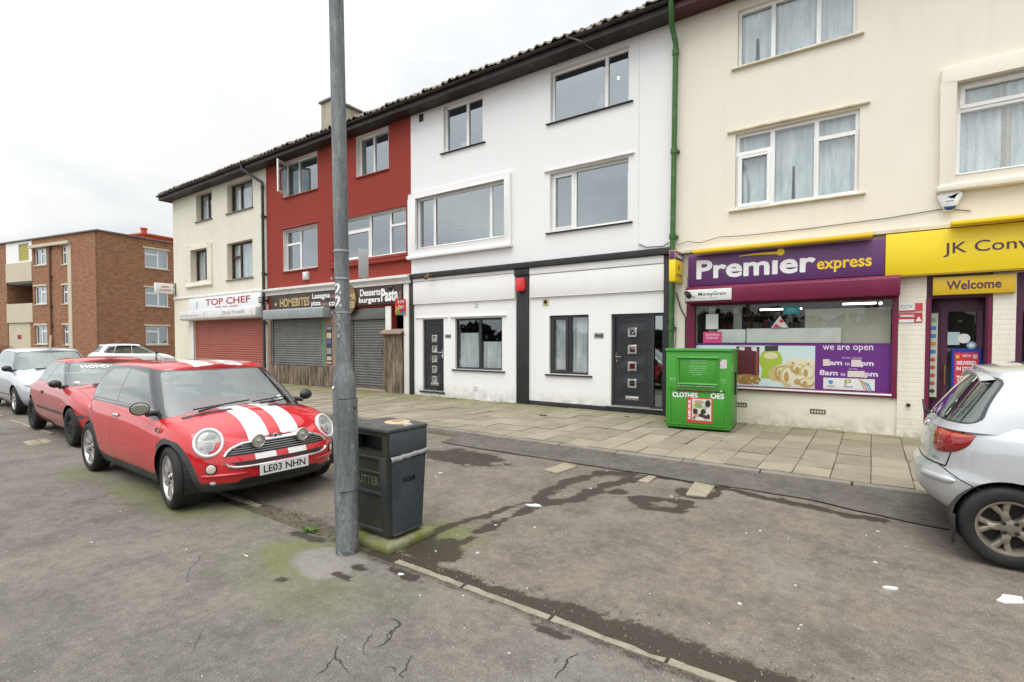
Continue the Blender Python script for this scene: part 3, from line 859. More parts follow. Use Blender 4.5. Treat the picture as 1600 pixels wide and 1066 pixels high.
def rooms():
    # what shows faintly inside: a lit bulb, flowers, a picture on the back wall
    b = MB(); b.lathe([(.001, .03), (.018, .024), (.027, 0), (.018, -.024), (.001, -.03)], (-4.88, V+.9, 7.72), 'z', 14); b.build('lamp_bulb', plain('lit bulb', (1, .8, .5), .5, emit=(1, .62, .28), es=14), WB, smooth=60)
    r = random.Random(6); f = MB()
    for k in range(26):
        p = Vector((-4.98+r.gauss(0, .07), V+.25+r.gauss(0, .03), 6.95+r.gauss(0, .07))); f.lathe([(.001, .03), (.03, 0), (.001, -.02)], p, 'z', 6)
    f.lathe([(.05, 6.72), (.07, 6.80), (.04, 6.9), (.05, 6.92)], (-4.98, V+.25, 0), 'z', 12, 1); f.build('flower_vase', [plain('white petals', (.75, .76, .72)), M['stone_sill']], WB)
    for (u, z, w_, h_) in ((-10.4, 5.1, .42, .36), (-10.4, 4.72, .42, .28), (-9.4, 4.3, .5, 1.1)):
        q = MB(); q.plate(u, u+w_, z, z+h_, [(u+.04, u+w_-.04, z+.04, z+h_-.04)], V+1.48, V+1.5, 0); q.box(u+.04, V+1.49, z+.04, u+w_-.04, V+1.498, z+h_-.04, 1); q.build('wall_picture', [M['black_plastic'], M['net']], WB)
    q = MB(); q.box(-10.5, V+1.5, 3.2, -7.2, V+1.55, 5.8); q.build('room_wall', M['pale_room'], WB)
    q = MB(); q.box(-10.45, V+.14, 4.23, -10.1, V+.2, 4.42); q.box(-9.75, V+.16, 4.23, -9.55, V+.2, 4.36); q.build('red_box', [plain('red box', (.5, .04, .05), .4)], WB)
    q = MB(); q.box(-9.05, V+.2, 6.72, -8.8, V+.3, 6.93); q.build('white_carton', M['paper'], WB)
    q = MB(); q.box(-4.03, V-.006, 3.54, -4.018, V+.005, 7.97); q.build('render_joint', M['white_sill'], WB)
M['pale_room'] = plain('pale room wall', (.7, .7, .68), .9)
rooms()
window(WB, D_, M['upvc'], (-5.57,), sash=(0,), sill=sl, lintel=(M['white_sill'], .13))
window(WB, LW, M['grey_frame'], (-8.31,), back=.06, gl='net_glass', net=[(-9.1, -8.32, .9, 1.85, 'net', None), (-8.3, -7.58, .9, 1.62, 'net', None)], sill=(M['charcoal'], .10, .04, .05), lintel=(M['white_render'], .14), b=.05, mw=.07)  # nets added to stand in for the pale reflection of cars and houses
window(WB, RW, M['grey_frame'], (-5.68,), sash=(0,), back=.06, gl='net_glass', sill=(M['charcoal'], .10, .04, .05), b=.05, mw=.09,
       net=[(-6.16, -5.72, .9, 2.2, 'net', None), (-5.64, -5.22, .9, 2.2, 'net', None)])

def trim():
    mb = MB()
    mb.box(-10.88, V-.12, 3.385, -3.31, V+.01, 3.52)
    mb.box(-10.80, V-.055, PAV, -10.66, V+.01, 3.38); mb.box(-7.10, V-.05, PAV, -6.75, V+.01, 3.22)
    mb.box(-7.14, V-.085, 3.22, -6.72, V+.01, 3.38); mb.box(-3.46, V-.06, PAV, -3.315, V+.01, 3.38)
    mb.box(-6.748, V-.03, PAV, -3.462, V+.01, .205)
    mb.build('charcoal_trim', M['charcoal'], WB, bevel=.008)
    mb = MB()
    for (a, d, t) in ((-10.655, -7.145, 3.30), (-6.715, -3.465, 3.22)):
        mb.box(a, V-.045, 2.695, d, V+.01, t-.012); mb.box(a, V-.06, t, d, V+.01, 3.38)
        mb.box(a, V-.055, 2.668, d, V+.01, 2.69)
    mb.box(-10.6, V-.03, 2.27, -9.38, V+.01, 2.30)
    mb.build('shopfront_panel', M['white_render'], WB, bevel=.006)
    # square vents and the red alarm box, number plates
    for (a, d, q0, q1, mt, sl_) in ((-10.42, -10.26, 7.73, 7.94, 'black_plastic', 0), (-8.44, -8.32, 2.51, 2.65, 'white_sill', 1), (-8.48, -8.35, .35, .48, 'white_sill', 1)):
        v = MB(); v.box(a, V-.012, q0, d, V+.01, q1)
        for k in range(4):
            z = q0+.02+(q1-q0-.04)*k/4; v.box(a+.012, V-.02, z, d-.012, V-.011, z+.014)
        v.build('vent', M[mt], WB)
    v = MB(); v.plate(-6.36, -6.21, 2.48, 2.63, [(-6.33, -6.24, 2.51, 2.60)], V-.02, V+.01); v.lathe([(.042, 0), (.042, -.03), (.03, -.04), (.018, -.015), (.001, -.012)], (-6.285, V, 2.555), 'y', 16, 1)
    v.build('vent', [worn('yellowed plastic', (.55, .47, .22), (.35, .3, .15)), M['black_plastic']], WB)
trim()
ab = MB(); ab.prism([(-7.05, 2.88), (-7.02, 2.83), (-6.84, 2.83), (-6.81, 2.88), (-6.81, 3.12), (-6.83, 3.15), (-7.03, 3.15), (-7.05, 3.12)], 'y', V-.16, V-.052)
tag(ab.build('alarm_box', plain('red alarm box', (.62, .03, .03), .35), bevel=.012, origin=(-6.93, V-.05, 2.83)), 'bright red alarm box on the charcoal pilaster of the white building', 'alarm box')

def number(u0, u1, z0, z1, txt, lab):
    t = thing('number_plate', lab, 'house number', (u0, V, z0), group='house numbers by the grey doors')
    mb = MB(); mb.box(u0, V-.012, z0, u1, V+.004, z1); mb.build('plate', plain('grey plate', (.30, .30, .31), .35), t, bevel=.003)
    mb = MB(); put_text(mb, txt, on_wall(V-.0155), (u0+.02, z0+.025, u1-.02, z1-.025), .03); mb.build('lettering', M['black_letter'], t)
number(-5.03, -4.80, 1.70, 1.82, '468', 'grey number plate reading 468 left of the right grey door')
number(-9.47, -9.26, 1.72, 1.82, '466', 'smaller grey number plate reading 466 right of the left grey door')

def grey_door(rect, n, glz, frosted, hinge_right, side=None):
    u0, u1, z0, z1 = rect; d1 = side or u1
    bk = .075
    mb = MB(); holes = [(u0+.055, d1-.055, z0+.03, z1-.06)]
    if side: holes.append((side+.01, u1-.05, z0+.05, z1-.06))
    mb.plate(u0+.002, u1-.002, z0+.002, z1-.002, holes, V+bk-.02, V+bk+.06)
    dr = mb.build('door', M['grey_frame'], WB, bevel=.006, seg=1)
    a, d = u0+.058, d1-.058; zz0, zz1 = z0+.033, z1-.063
    cx = (a+d)/2; s_ = .15; step = glz[2]
    sq = [(cx+glz[0]-s_/2, cx+glz[0]+s_/2, glz[1]+step*k-s_/2, glz[1]+step*k+s_/2) for k in range(n)]
    mb = MB(); mb.plate(a, d, zz0, zz1, sq, V+bk, V+bk+.045)
    mb.plate(a+.09, d-.09, zz0+.09, zz1-.09, [(a+.115, d-.115, zz0+.115, zz1-.115)], V+bk-.008, V+bk+.002)
    mb.build('leaf', M['door_leaf'], dr, bevel=.004, seg=1)
    for q in sq:
        f = MB(); g = MB()
        f.plate(q[0]-.022, q[1]+.022, q[2]-.022, q[3]+.022, [(q[0]+.015, q[1]-.015, q[2]+.015, q[3]-.015)], V+bk-.014, V+bk+.03)
        g.sheet([(q[0], V+bk+.02, q[2]), (q[1], V+bk+.02, q[2]), (q[1], V+bk+.02, q[3]), (q[0], V+bk+.02, q[3])])
        f.build('glazing_trim', M['steel_trim'], dr, bevel=.003, seg=1); g.build('glazing', M['frosted'] if frosted else M['glass'], dr)
    lb = MB(); lb.box(cx+glz[0]-.15, V+bk-.014, z0+.155, cx+glz[0]+.15, V+bk, z0+.235); lb.box(cx+glz[0]-.12, V+bk-.02, z0+.17, cx+glz[0]+.12, V+bk-.012, z0+.215)
    lb.build('letterbox', M['steel_trim'], dr, bevel=.004)
    hx = (d-.045) if hinge_right is False else (a+.045); sg = -1 if hinge_right is False else 1
    h = MB(); h.box(hx-.016, V+bk-.012, z0+.93, hx+.016, V+bk, z0+1.17); h.tube([(hx, V+bk, z0+1.08), (hx, V+bk-.05, z0+1.08), (hx+sg*.03, V+bk-.055, z0+1.08), (hx+sg*.13, V+bk-.055, z0+1.078)], .010, 8)
    h.lathe([(.014, 0), (.014, -.02), (.001, -.02)], (hx, V+bk-.012, z0+.985), 'y', 12)
    h.build('handle', M['chrome'], dr, smooth=40)
    if side:
        g = MB(); x0, x1 = side+.01, u1-.05
        g.sheet([(x0-.01, V+bk+.02, z0+.04), (x1+.01, V+bk+.02, z0+.04), (x1+.01, V+bk+.02, z1-.05), (x0-.01, V+bk+.02, z1-.05)]); g.build('side_light', M['glass'], dr)
    st = MB(); st.box(u0-.10, V-.04, z0-.045, u1+.04 if not side else u1, V+bk+.03, z0-.002); st.build('step', M['charcoal'], dr, bevel=.006)
    th = MB(); th.box(u0+.05, V+.01, z0, d1-.05, V+bk+.02, z0+.028); th.build('threshold', M['steel_trim'], dr)
M['door_leaf'] = worn('anthracite door', (.026, .029, .034), (.035, .038, .044), .42, scale=20, bscale=160, bmp=.12)
M['steel_trim'] = plain('brushed steel trim', (.50, .48, .45), .35, .85)
M['frosted'] = worn('frosted glass', (.42, .50, .48), (.30, .38, .36), .25, spec=.6)
grey_door(LD, 5, (0, .56, .285), True, False)
grey_door(RD, 4, (0, .73, .365), False, True, side=-3.71)

# ---- red building -----------------------------------------------------------
RB = thing('red_building', 'dark red rendered terrace building with shuttered takeaway on the ground floor', 'building', (-14.5, V, 0))
TL, TR, ML, MR = (-17.17, -15.16, 6.72, 7.95), (-13.15, -11.68, 6.71, 7.94), (-17.22, -15.2, 4.11, 5.55), (-14.30, -10.90, 4.17, 5.50)
SL, SD = (-18.06, -14.85, .76, 2.42), (-13.56, -11.85, .16, 2.66)
GA = (-11.60, -11.03, .1, 2.66)
shell(RB, -18.29, -10.76, [TL, TR, ML, MR, SL, SD, GA], M['red_render'])
tile_roof(RB, -18.33, -10.78, M['tiles_dark'], seed=9)
rs = (M['red_sill'], .02, .05, .05)
def white_reveal(rect, back):
    a, d, q0, q1 = rect; mb = MB(); mb.plate(a+.001, d-.001, q0+.001, q1-.001, [(a+.007, d-.007, q0+.007, q1-.007)], V-.003, V+back-.002); mb.build('reveal', M['white_paint'], RB)
for q_, b_ in ((TL, .16), (TR, .16), (ML, .14), (MR, .10)): white_reveal(q_, b_)
def open_casement():
    f = window(RB, TL, M['upvc'], (-16.45,), sash=(), back=.16, sill=rs, blind=[(-16.4, -15.25, 7.5, 7.9)])
    # left casement standing open
    s_ = MB(); a = R(62); w = .68
    du, dv = math.cos(a)*1, -math.sin(a)
    o = Vector((-17.12, V+.14, 0))
    def q(t, z, n): return (o.x+du*t - dv*n*1.0, o.y+dv*t + du*n, z)
    for (t0, t1, z0, z1) in ((0, .06, 6.78, 7.89), (w-.06, w, 6.78, 7.89), (.06, w-.06, 6.78, 6.84), (.06, w-.06, 7.83, 7.89)):
        s_.add([q(t0, z0, 0), q(t1, z0, 0), q(t1, z0, .05), q(t0, z0, .05), q(t0, z1, 0), q(t1, z1, 0), q(t1, z1, .05), q(t0, z1, .05)], [(0,3,2,1),(4,5,6,7),(0,1,5,4),(1,2,6,5),(2,3,7,6),(3,0,4,7)])
    s_.build('sash', M['upvc'], f)
    g = MB(); g.sheet([q(.05, 6.83, .025), q(w-.05, 6.83, .025), q(w-.05, 7.84, .025), q(.05, 7.84, .025)]); g.build('pane', M['glass'], f)
    curtain(f, -17.1, -16.5, 6.75, 7.9, V+.32, M['lace'], seed=3)
open_casement()
window(RB, TR, M['upvc'], (-12.50,), back=.16, sill=rs, blind=[(-13.08, -12.55, 7.55, 7.9), (-12.45, -11.74, 7.55, 7.9)])
window(RB, ML, M['upvc'], (-16.36,), {0: 5.06}, back=.14, sill=rs, lintel=(M['red_sill'], .06))
window(RB, MR, M['upvc'], (-12.62, -11.72), {0: 5.1, 2: 5.05}, sash=(0,), back=.10, sill=(M['red_sill'], .04, .10, .10))
surround(RB, (-14.42, -10.80, 4.02, 5.62), MR, M['red_render'], proud=.05, ledge=.10)
def red_details():
    mb = MB()
    mb.prism([(V-.20, 3.50), (V-.20, 3.44), (V-.16, 3.42), (V-.10, 3.36), (V-.09, 3.28), (V, 3.28), (V, 3.55), (V-.05, 3.53)], 'x', -18.27, -10.72)
    mb.build('cornice', M['white_paint'], RB)
    mb = MB(); mb.box(-11.03, V-.06, PAV, -10.82, V+.01, 3.27); mb.box(-11.84, V-.03, 1.0, -11.60, V+.01, 2.66)
    mb.build('pilaster', M['white_paint'], RB, bevel=.008)
    # upright post and panels beside the shutters
    mb = MB(); mb.box(-18.26, V-.03, PAV, -18.07, V+.01, 2.6); mb.box(-14.84, V-.025, .78, -13.58, V+.01, 2.66)
    mb.build('timber_panel', M['wood_pink'], RB)
    pl = MB(); x = -18.05; r = random.Random(8)
    while x < -13.62:
        w = .145; pl.box(x, V-.035-r.uniform(0, .02), PAV+r.uniform(0, .03), x+w-.022, V, .77+r.uniform(-.015, .012)); x += w
    pl.build('plank_plinth', M['wood_old'], RB)
    # roller shutters: interlocking slats
    def shutter(u0, u1, z0, z1, v, mat, name='roller_shutter', pit=.082):
        s_ = MB(); z = z0; prof = [(v, z0)]
        while z < z1-pit/2:
            for t, d in ((.08, .0), (.25, -.013), (.5, -.018), (.75, -.013), (.92, 0)):
                prof.append((v+d, min(z1, z+pit*t)))
            z += pit
        prof.append((v, z1))
        vs = [(u, p[0], p[1]) for u in (u0, u1) for p in prof]; n = len(prof)
        s_.add(vs, [(i, n+i, n+i+1, i+1) for i in range(n-1)])
        s_.box(u0, v-.03, z0-.06, u1, v+.02, z0)
        o = s_.build(name, mat, RB, smooth=30)
        g = MB(); g.box(u0-.07, v-.05, z0-.06, u0, v+.04, z1); g.box(u1, v-.05, z0-.06, u1+.07, v+.04, z1)
        g.build('guide_rail', mat, o)
        return o
    shutter(SL[0]+.08, SL[1]-.08, .84, 2.40, V+.05, M['shutter_grey'])
    shutter(-13.47, -11.93, .24, 2.28, V+.10, M['shutter_grey2'])
    b = MB(); b.box(-13.55, V-.0, 2.29, -11.86, V+.20, 2.645); b.build('shutter_box', M['shutter_grey2'], RB, bevel=.02)
    b = MB(); b.prism([(9.98, 2.40), (V-.005, 2.40), (V-.005, 2.74), (10.02, 2.74), (9.98, 2.70)], 'x', -17.98, -14.42); b.build('shutter_box', worn('galvanised shutter box', (.36, .39, .40), (.28, .31, .32), .5, .3), RB, bevel=.006)
    # rust stain plate and the green strip along the shutter edge
    g = MB(); g.box(-14.93, V-.02, .80, -14.885, V+.02, 2.38); g.build('green_edge', plain('green edging', (.02, .42, .12), .4), RB)
    # doorway floor sill
    s_ = MB(); s_.box(-13.6, V-.12, .10, -11.75, V+.3, .165); s_.build('step', worn('doorstep', (.30, .25, .19), (.2, .17, .12), .9), RB, bevel=.01)
M['wood_old'] = worn('weathered planks', (.27, .205, .155), (.085, .07, .04), .9, scale=7, lo=.38, hi=.62, bscale=30, bmp=.5, streak=True)
M['wood_pink'] = worn('faded timber', (.30, .21, .17), (.18, .12, .09), .85, scale=4, bmp=.4)
M['shutter_grey'] = worn('galvanised slats', (.20, .20, .195), (.13, .13, .125), .5, .35, scale=2, bmp=.1)
M['shutter_grey2'] = worn('dull slats', (.17, .168, .16), (.11, .105, .10), .5, .35, scale=2, bmp=.1)
red_details()
def chimney():
    t = MB(); t.box(-19.62, 13.6, 9.4, -18.90, 15.15, 11.85)
    c = t.build('chimney', worn('old render', (.40, .36, .27), (.22, .18, .12), .9, scale=1.2, streak=True, bmp=.5), RB, bevel=.02)
    s_ = MB(); s_.box(-19.70, 13.52, 11.85, -18.82, 15.23, 11.95); s_.box(-19.56, 13.68, 11.95, -18.96, 15.0, 12.03); s_.build('chimney_cap', M['stone_sill'], c, bevel=.02)
    for v in (13.95, 14.35, 14.75):
        p = MB(); p.lathe([(.11, 12.03), (.10, 12.12), (.11, 12.15), (.085, 12.15), (.085, 12.05)], (-19.26, v, 0), 'z', 14); p.build('chimney_pot', worn('pot', (.42, .36, .25), (.3, .2, .12), .9), c, smooth=40)
    s_ = MB(); s_.box(-18.95, 15.25, 9.6, -18.75, 15.6, 11.2); s_.box(-19.0, 15.2, 11.2, -18.7, 15.65, 11.28); s_.build('chimney_flue', worn('red flue', (.40, .13, .06), (.25, .09, .05), .9), c)
chimney()
def gate():
    t = thing('timber_gate', 'tall weathered plank gate between the roller shutter and white pilaster', 'gate', (-11.4, V-.05, PAV))
    r = random.Random(2); x = -11.86; mb = MB()
    while x < -11.05:
        w = .135; mb.box(x, V-.10-r.uniform(0, .01), PAV+.02, x+w-.01, V-.065, 1.86+(x+11.86)*.05+r.uniform(-.01, .01)); x += w
    mb.build('planks', M['wood_old'], t)
    mb = MB(); mb.prism([(V-.2, 1.83), (V+.02, 1.95), (V+.02, 1.99), (V-.2, 1.87)], 'x', -11.92, -11.02); mb.build('cap_board', M['wood_pink'], t)
    mb = MB(); mb.tube([(-11.87, V-.10, 1.40), (-11.87, V-.13, 1.36), (-11.87, V-.13, 1.24), (-11.87, V-.10, 1.20)], .012, 8); mb.build('handle', M['black_plastic'], t)
gate()
fl = MB(); fl.box(-15.92, V-.10, 3.72, -15.66, V, 3.98); fl.box(-15.88, V-.115, 3.76, -15.70, V-.1, 3.94)
tag(fl.build('junction_box', M['white_sill'], bevel=.012, origin=(-15.8, V, 3.72)), 'small white utility box on the red wall above the takeaway sign', 'utility box')

# ---- old cream building at the far left --------------------------------------
CB = thing('cream_corner_building', 'cream rendered end building with brown windows above a red shuttered takeaway', 'building', (-22.2, V, 0))
cTL, cTR, cML, cMR = (-23.85, -22.44, 6.74, 7.90), (-21.18, -19.24, 6.72, 7.86), (-24.33, -22.86, 4.19, 5.56), (-21.24, -19.30, 4.08, 5.52)
cS = (-24.22, -18.60, .1, 2.5)
shell(CB, -26.12, -18.31, [cTL, cTR, cML, cMR, cS], M['cream_render_old'], left='out')
tile_roof(CB, -26.52, -18.33, M['tiles_dark'], hip=True, seed=13)
cs = (M['stone_sill'], .06, .05, .06)
window(CB, cTL, M['brown_frame'], (-23.15,), back=.2, gl='net_glass', sill=cs, net=[(-23.8, -23.2, 6.75, 7.88, 'net', None), (-23.1, -22.5, 6.75, 7.88, 'net', None)])
window(CB, cTR, M['brown_frame'], (-20.45, -19.62), back=.2, gl='net_glass', sill=cs, net=[(-21.1, -19.3, 6.75, 7.82, 'net', None)])
window(CB, cML, M['brown_frame'], (-23.5,), {1: 5.1}, back=.2, gl='net_glass', net=[(-24.3, -22.9, 4.2, 5.5, 'net', None)])
window(CB, cMR, M['brown_frame'], (-20.55, -19.62), {0: 4.98, 2: 4.98}, back=.2, gl='net_glass', sill=cs, net=[(-21.2, -19.35, 4.1, 5.48, 'net', None)])
surround(CB, (-24.82, -22.46, 4.02, 5.72), cML, M['cream_render_old'], proud=.05, ledge=.10)
def cream_details():
    mb = MB(); mb.box(-24.45, V-.03, .1, -24.22, V+.01, 2.5); mb.box(-26.12, V-.05, 3.50, -18.5, V+.01, 3.58)
    mb.build('pilaster', M['white_paint'], CB, bevel=.006)
    z = .1; prof = []
    while z < 2.5:
        for t, d in ((.08, 0), (.5, -.018), (.92, 0)): prof.append((V+.08+d, z+.09*t))
        z += .09
    vs = [(u, p[0], p[1]) for u in (-24.22, -18.6) for p in prof]; n = len(prof)
    s_ = MB(); s_.add(vs, [(i, n+i, n+i+1, i+1) for i in range(n-1)])
    s_.build('roller_shutter', worn('red oxide slats', (.36, .10, .07), (.28, .07, .05), .6, scale=1, bmp=.1), CB, smooth=30)
cream_details()

# ---- cream shop building at the right ----------------------------------------
PB = thing('cream_shop_building', 'cream terrace building with net curtained windows above a purple and yellow shop', 'building', (1.2, V, 0))
pT, pM, pB2 = (-2.12, -.27, 6.74, 7.78), (-2.14, -.21, 4.11, 5.51), (1.01, 3.9, 4.15, 5.57)
pW, pD, pN = (-2.86, .29, .78, 2.34), (.70, 1.46, .12, 2.64), (1.72, 2.9, .12, 2.64)
shell(PB, -3.29, 6.0, [pT, pM, pB2, pW, pD, pN], M['cream_render'])
tile_roof(PB, -3.27, 6.1, M['tiles'], seed=21, fascia='maroon_fascia')
csl = (M['cream_sill'], .10, .04, .06)
window(PB, pT, M['upvc'], (-1.53, -.82), back=.07, gl='net_glass', sill=csl, net=[(-2.1, -1.55, 6.75, 7.75, 'net', (-1.8, .03)), (-1.52, -.84, 6.75, 7.75, 'net', None), (-.8, -.3, 6.75, 7.75, 'net', None)])
window(PB, pM, M['upvc'], (-1.52, -.83), {0: 5.14, 2: 5.15}, sash=(0,), back=.07, gl='net_glass', sill=csl, lintel=(M['cream_sill'], .14), net=[(-2.1, -.24, 4.13, 5.45, 'net', (-1.2, .02))])
surround(PB, (.82, 4.1, 3.98, 5.80), pB2, M['cream_render'], proud=.09, ledge=.14)
window(PB, pB2, M['upvc'], (2.4,), {0: 5.16, 1: 5.16}, sash=(1,), back=.08, gl='net_glass',
       net=[(1.05, 1.55, 4.2, 5.12, 'net', None), (1.55, 1.66, 4.2, 5.12, 'lace', None), (1.66, 2.3, 4.2, 5.12, 'net', None), (2.3, 3.8, 4.2, 5.12, 'net', None), (1.05, 1.45, 5.2, 5.5, 'net', None), (1.45, 1.56, 5.2, 5.5, 'lace', None), (1.56, 3.8, 5.2, 5.5, 'net', None)])

M['pink_patch'] = plain('pinkish patch', (.66, .56, .55), .6)
M['maroon'] = worn('maroon paint', (.16, .008, .045), (.20, .015, .06), .4, scale=2, bmp=.03)
M['plum'] = worn('plum door paint', (.085, .022, .055), (.06, .018, .04), .45, scale=3, bmp=.03)
M['purple'] = plain('purple board', (.105, .028, .13), .4)
M['vinyl'] = plain('purple vinyl', (.13, .022, .20), .35)
M['yellow'] = plain('yellow board', (.82, .61, .012), .4)
M['lit_tube'] = plain('fluorescent tube', (.9, .9, .88), .4, emit=(1, .98, .92), es=4.5)

def shop():
    # cream painted brick piers stand proud of the render
    for a, d, k, t_ in ((.355, .70, .04, 2.70), (1.47, 1.72, .04, 2.66), (-3.29, -3.0, .03, 2.9)):
        mb = MB(); mb.box(a, V-k, PAV, d, V+.01, t_); mb.build('brick_pier', M['cream_brick'], PB)
    mb = MB(); mb.box(-3.29, V-.11, 3.37, 6, V+.01, 3.42); mb.build('string_course', M['cream_sill'], PB)
    # shop window
    f = MB(); f.plate(-3.0, .345, .72, 2.37, [(-2.85, .275, .79, 2.33)], V-.05, V+.06); f.box(-2.86, V-.07, .745, .29, V+.03, .785, 1)
    fr = f.build('shop_window', [M['maroon'], M['upvc']], PB, bevel=.006)
    g = MB(); g.sheet([(-2.86, V+.04, .78), (.285, V+.04, .78), (.285, V+.04, 2.34), (-2.86, V+.04, 2.34)]); g.build('pane', M['shop_glass'], fr)
    b = MB()
    b.prism([(10.03, 2.36), (V, 2.36), (V, 2.68), (10.08, 2.68), (10.03, 2.63)], 'x', -2.95, .36)
    b.build('shutter_box', M['maroon'], PB, bevel=.008)
    # air bricks and tap
    for (a, z) in ((-2.12, .40), (-.86, .37)):
        v = MB(); v.plate(a, a+.235, z, z+.08, [(a+.02+.042*k, a+.045+.042*k, z+.015, z+.065) for k in range(5)], V-.008, V+.02); v.build('air_brick', worn('air brick', (.10, .08, .06), (.2, .17, .13), .9), PB)
    # display inside
    d = MB(); d.box(-.97, V+.10, 1.60, .26, V+.12, 2.20, 0); d.build('back_board', worn('grey beige board', (.52, .50, .43), (.46, .44, .38), .8), fr)
    d = MB(); d.box(-1.92, V+.052, 1.60, -.42, V+.09, 1.87); d.box(-2.45, V+.052, 1.60, -1.935, V+.09, 1.86); d.build('white_box', M['paper'], fr, bevel=.01)
    s_ = MB(); s_.box(-2.62, V+.12, 1.60, -2.5, V+.13, 2.3); s_.box(-2.2, V+.3, 1.6, -2.05, V+.32, 2.3); s_.build('shelf_edge', worn('shelf edge', (.42, .42, .40), (.5, .5, .48)), fr)
    s_ = MB()
    r = random.Random(4)
    for sh in range(3):
        z = 1.62 + .27*sh; s_.box(-2.7, V+1.3, z-.03, -.2, V+1.6, z, 0); x = -2.65
        while x < -.3:
            w = r.uniform(.06, .14); s_.box(x, V+1.32, z, x+w-.01, V+1.5, z+r.uniform(.1, .2), r.randint(1, 4)); x += w
    s_.build('stocked_shelves', [M['dark_room'], plain('pack red', (.25, .04, .04)), plain('pack grey', (.25, .25, .24)), plain('pack blue', (.06, .10, .2)), plain('pack brown', (.14, .09, .06))], fr)
    tb = MB(); tb.box(-1.75, V+.40, 2.22, -1.05, V+.45, 2.25); tb.box(-.42, V+.30, 2.27, .06, V+.35, 2.30); tb.disc((.12, V+.22, 2.27), .025, 'y', .01, 12); tb.build('ceiling_light', M['lit_tube'], fr)
    # papers stuck to the glass
    def stick(name, rect, mat, v=V+.03):
        q = MB(); q.box(rect[0], v-.002, rect[2], rect[1], v, rect[3]); return q.build(name, mat, fr)
    stick('paper_sheet', (-2.65, -2.42, 1.87, 2.16), M['paper'])
    stick('poster', (-2.70, -2.36, 1.60, 1.82), plain('pink poster', (.62, .05, .20), .5))
    lt = MB(); put_text(lt, 'WELCOME IN', on_wall(V+.0265), (-2.66, 1.74, -2.40, 1.78), .01)
    put_text(lt, 'STORE NOW', on_wall(V+.0265), (-2.64, 1.68, -2.42, 1.72), .01); lt.build('lettering', M['white_letter'], fr)
    stick('open_sign', (-1.31, -1.04, 2.12, 2.27), plain('teal sign', (.01, .30, .33), .4))
    lt = MB(); put_text(lt, 'OPEN', on_wall(V+.0265), (-1.25, 2.16, -1.10, 2.23), .01); lt.build('lettering', plain('pale teal lettering', (.35, .65, .65)), fr)
    q = MB(); q.prism([(-1.50, 1.88), (-1.22, 1.88), (-1.36, 2.10)], 'y', V+.028, V+.03); q.prism([(-1.48, 1.885), (-1.33, 1.885), (-1.42, 1.955)], 'y', V+.024, V+.028, 1); q.disc((-1.33, V+.028, 2.0), .035, 'y', .003, 16, 1)
    q.build('pennant', [M['paper'], plain('pennant red', (.6, .03, .05))], fr)
    # purple vinyl with the food picture and opening hours
    vb = MB(); v = V+.036
    vb.box(-2.85, v-.002, .79, .28, v, 1.59); vy = vb.build('window_vinyl', M['vinyl'], fr)
    p = MB(); x0, x1, z0, z1 = -2.83, -.80, .80, 1.555
    lay = [0]
    def P_(pts, mi, k):
        lay[0] += 1; e = lay[0]*.00012     # every printed shape on a level of its own
        p.prism([(a, b) for a, b in pts], 'y', v-.0025-e, v-.002, mi)
    def ell(cx, cz, rx, rz, a0=0, a1=360, n=28): return [(max(x0, min(x1, cx+rx*math.cos(R(a0+(a1-a0)*i/n)))), max(z0, min(z1, cz+rz*math.sin(R(a0+(a1-a0)*i/n))))) for i in range(n+1)]
    P_([(x0, z0), (x1, z0), (x1, z1), (x0, z1)], 0, 0)                       # pale sky blue ground
    P_([(-1.6, z0), (x1, z0), (x1, 1.30), (-1.2, 1.34)], 9, 1)
    P_([(-2.09, .95), (-1.69, .95), (-1.69, 1.53), (-2.09, 1.54)], 1, 2)     # dark jar
    P_([(-2.05, 1.48), (-1.95, 1.46), (-1.94, 1.52), (-2.03, 1.53)], 7, 3); P_([(-1.82, 1.46), (-1.73, 1.45), (-1.74, 1.53), (-1.83, 1.52)], 7, 3)
    P_([(-1.75, 1.0), (-1.71, 1.0), (-1.71, 1.45), (-1.75, 1.45)], 2, 3)
    P_(ell(-1.50, 1.28, .19, .22), 3, 2); P_([(-1.60, 1.45), (-1.38, 1.46), (-1.38, 1.555), (-1.60, 1.55)], 8, 3); P_(ell(-1.5, 1.37, .12, .06), 4, 3)
    P_([(-1.66, .95), (-1.40, .95), (-1.42, 1.15), (-1.64, 1.15)], 3, 2)
    P_(ell(-1.02, 1.03, .50, .24), 4, 4); P_(ell(-1.0, 1.0, .46, .2), 0, 5)
    P_([(-2.12, z0), (-1.6, z0), (-1.64, .90), (-2.12, .96)], 0, 4)          # bowl of nuts
    P_(ell(-1.9, .92, .24, .10), 5, 5)
    r2 = random.Random(9)
    for k in range(26): P_(ell(-2.1+.42*r2.random(), .83+.16*r2.random(), .028, .02, n=8), r2.choice([5, 6, 10]), 6+k % 3)
    P_(ell(-1.25, .9, .34, .20, 180, 360), 0, 6); P_(ell(-1.18, 1.04, .36, .17), 6, 7)
    for (cx, cz, rx, rz, mi) in ((-1.33, 1.05, .10, .14, 10), (-1.22, 1.0, .13, .19, 6), (-1.05, 1.14, .13, .09, 10), (-.92, 1.08, .12, .14, 6), (-1.05, .92, .16, .11, 9), (-.93, .9, .13, .08, 10), (-1.12, 1.25, .09, .05, 9), (-.88, 1.24, .08, .05, 9)):
        P_(ell(cx, cz, rx, rz), mi, 8); P_(ell(cx+.01, cz+.015, rx*.78, rz*.72), 4 if mi == 10 else 9, 9); P_(ell(cx-.02, cz-.01, rx*.3, rz*.5), 10, 10)
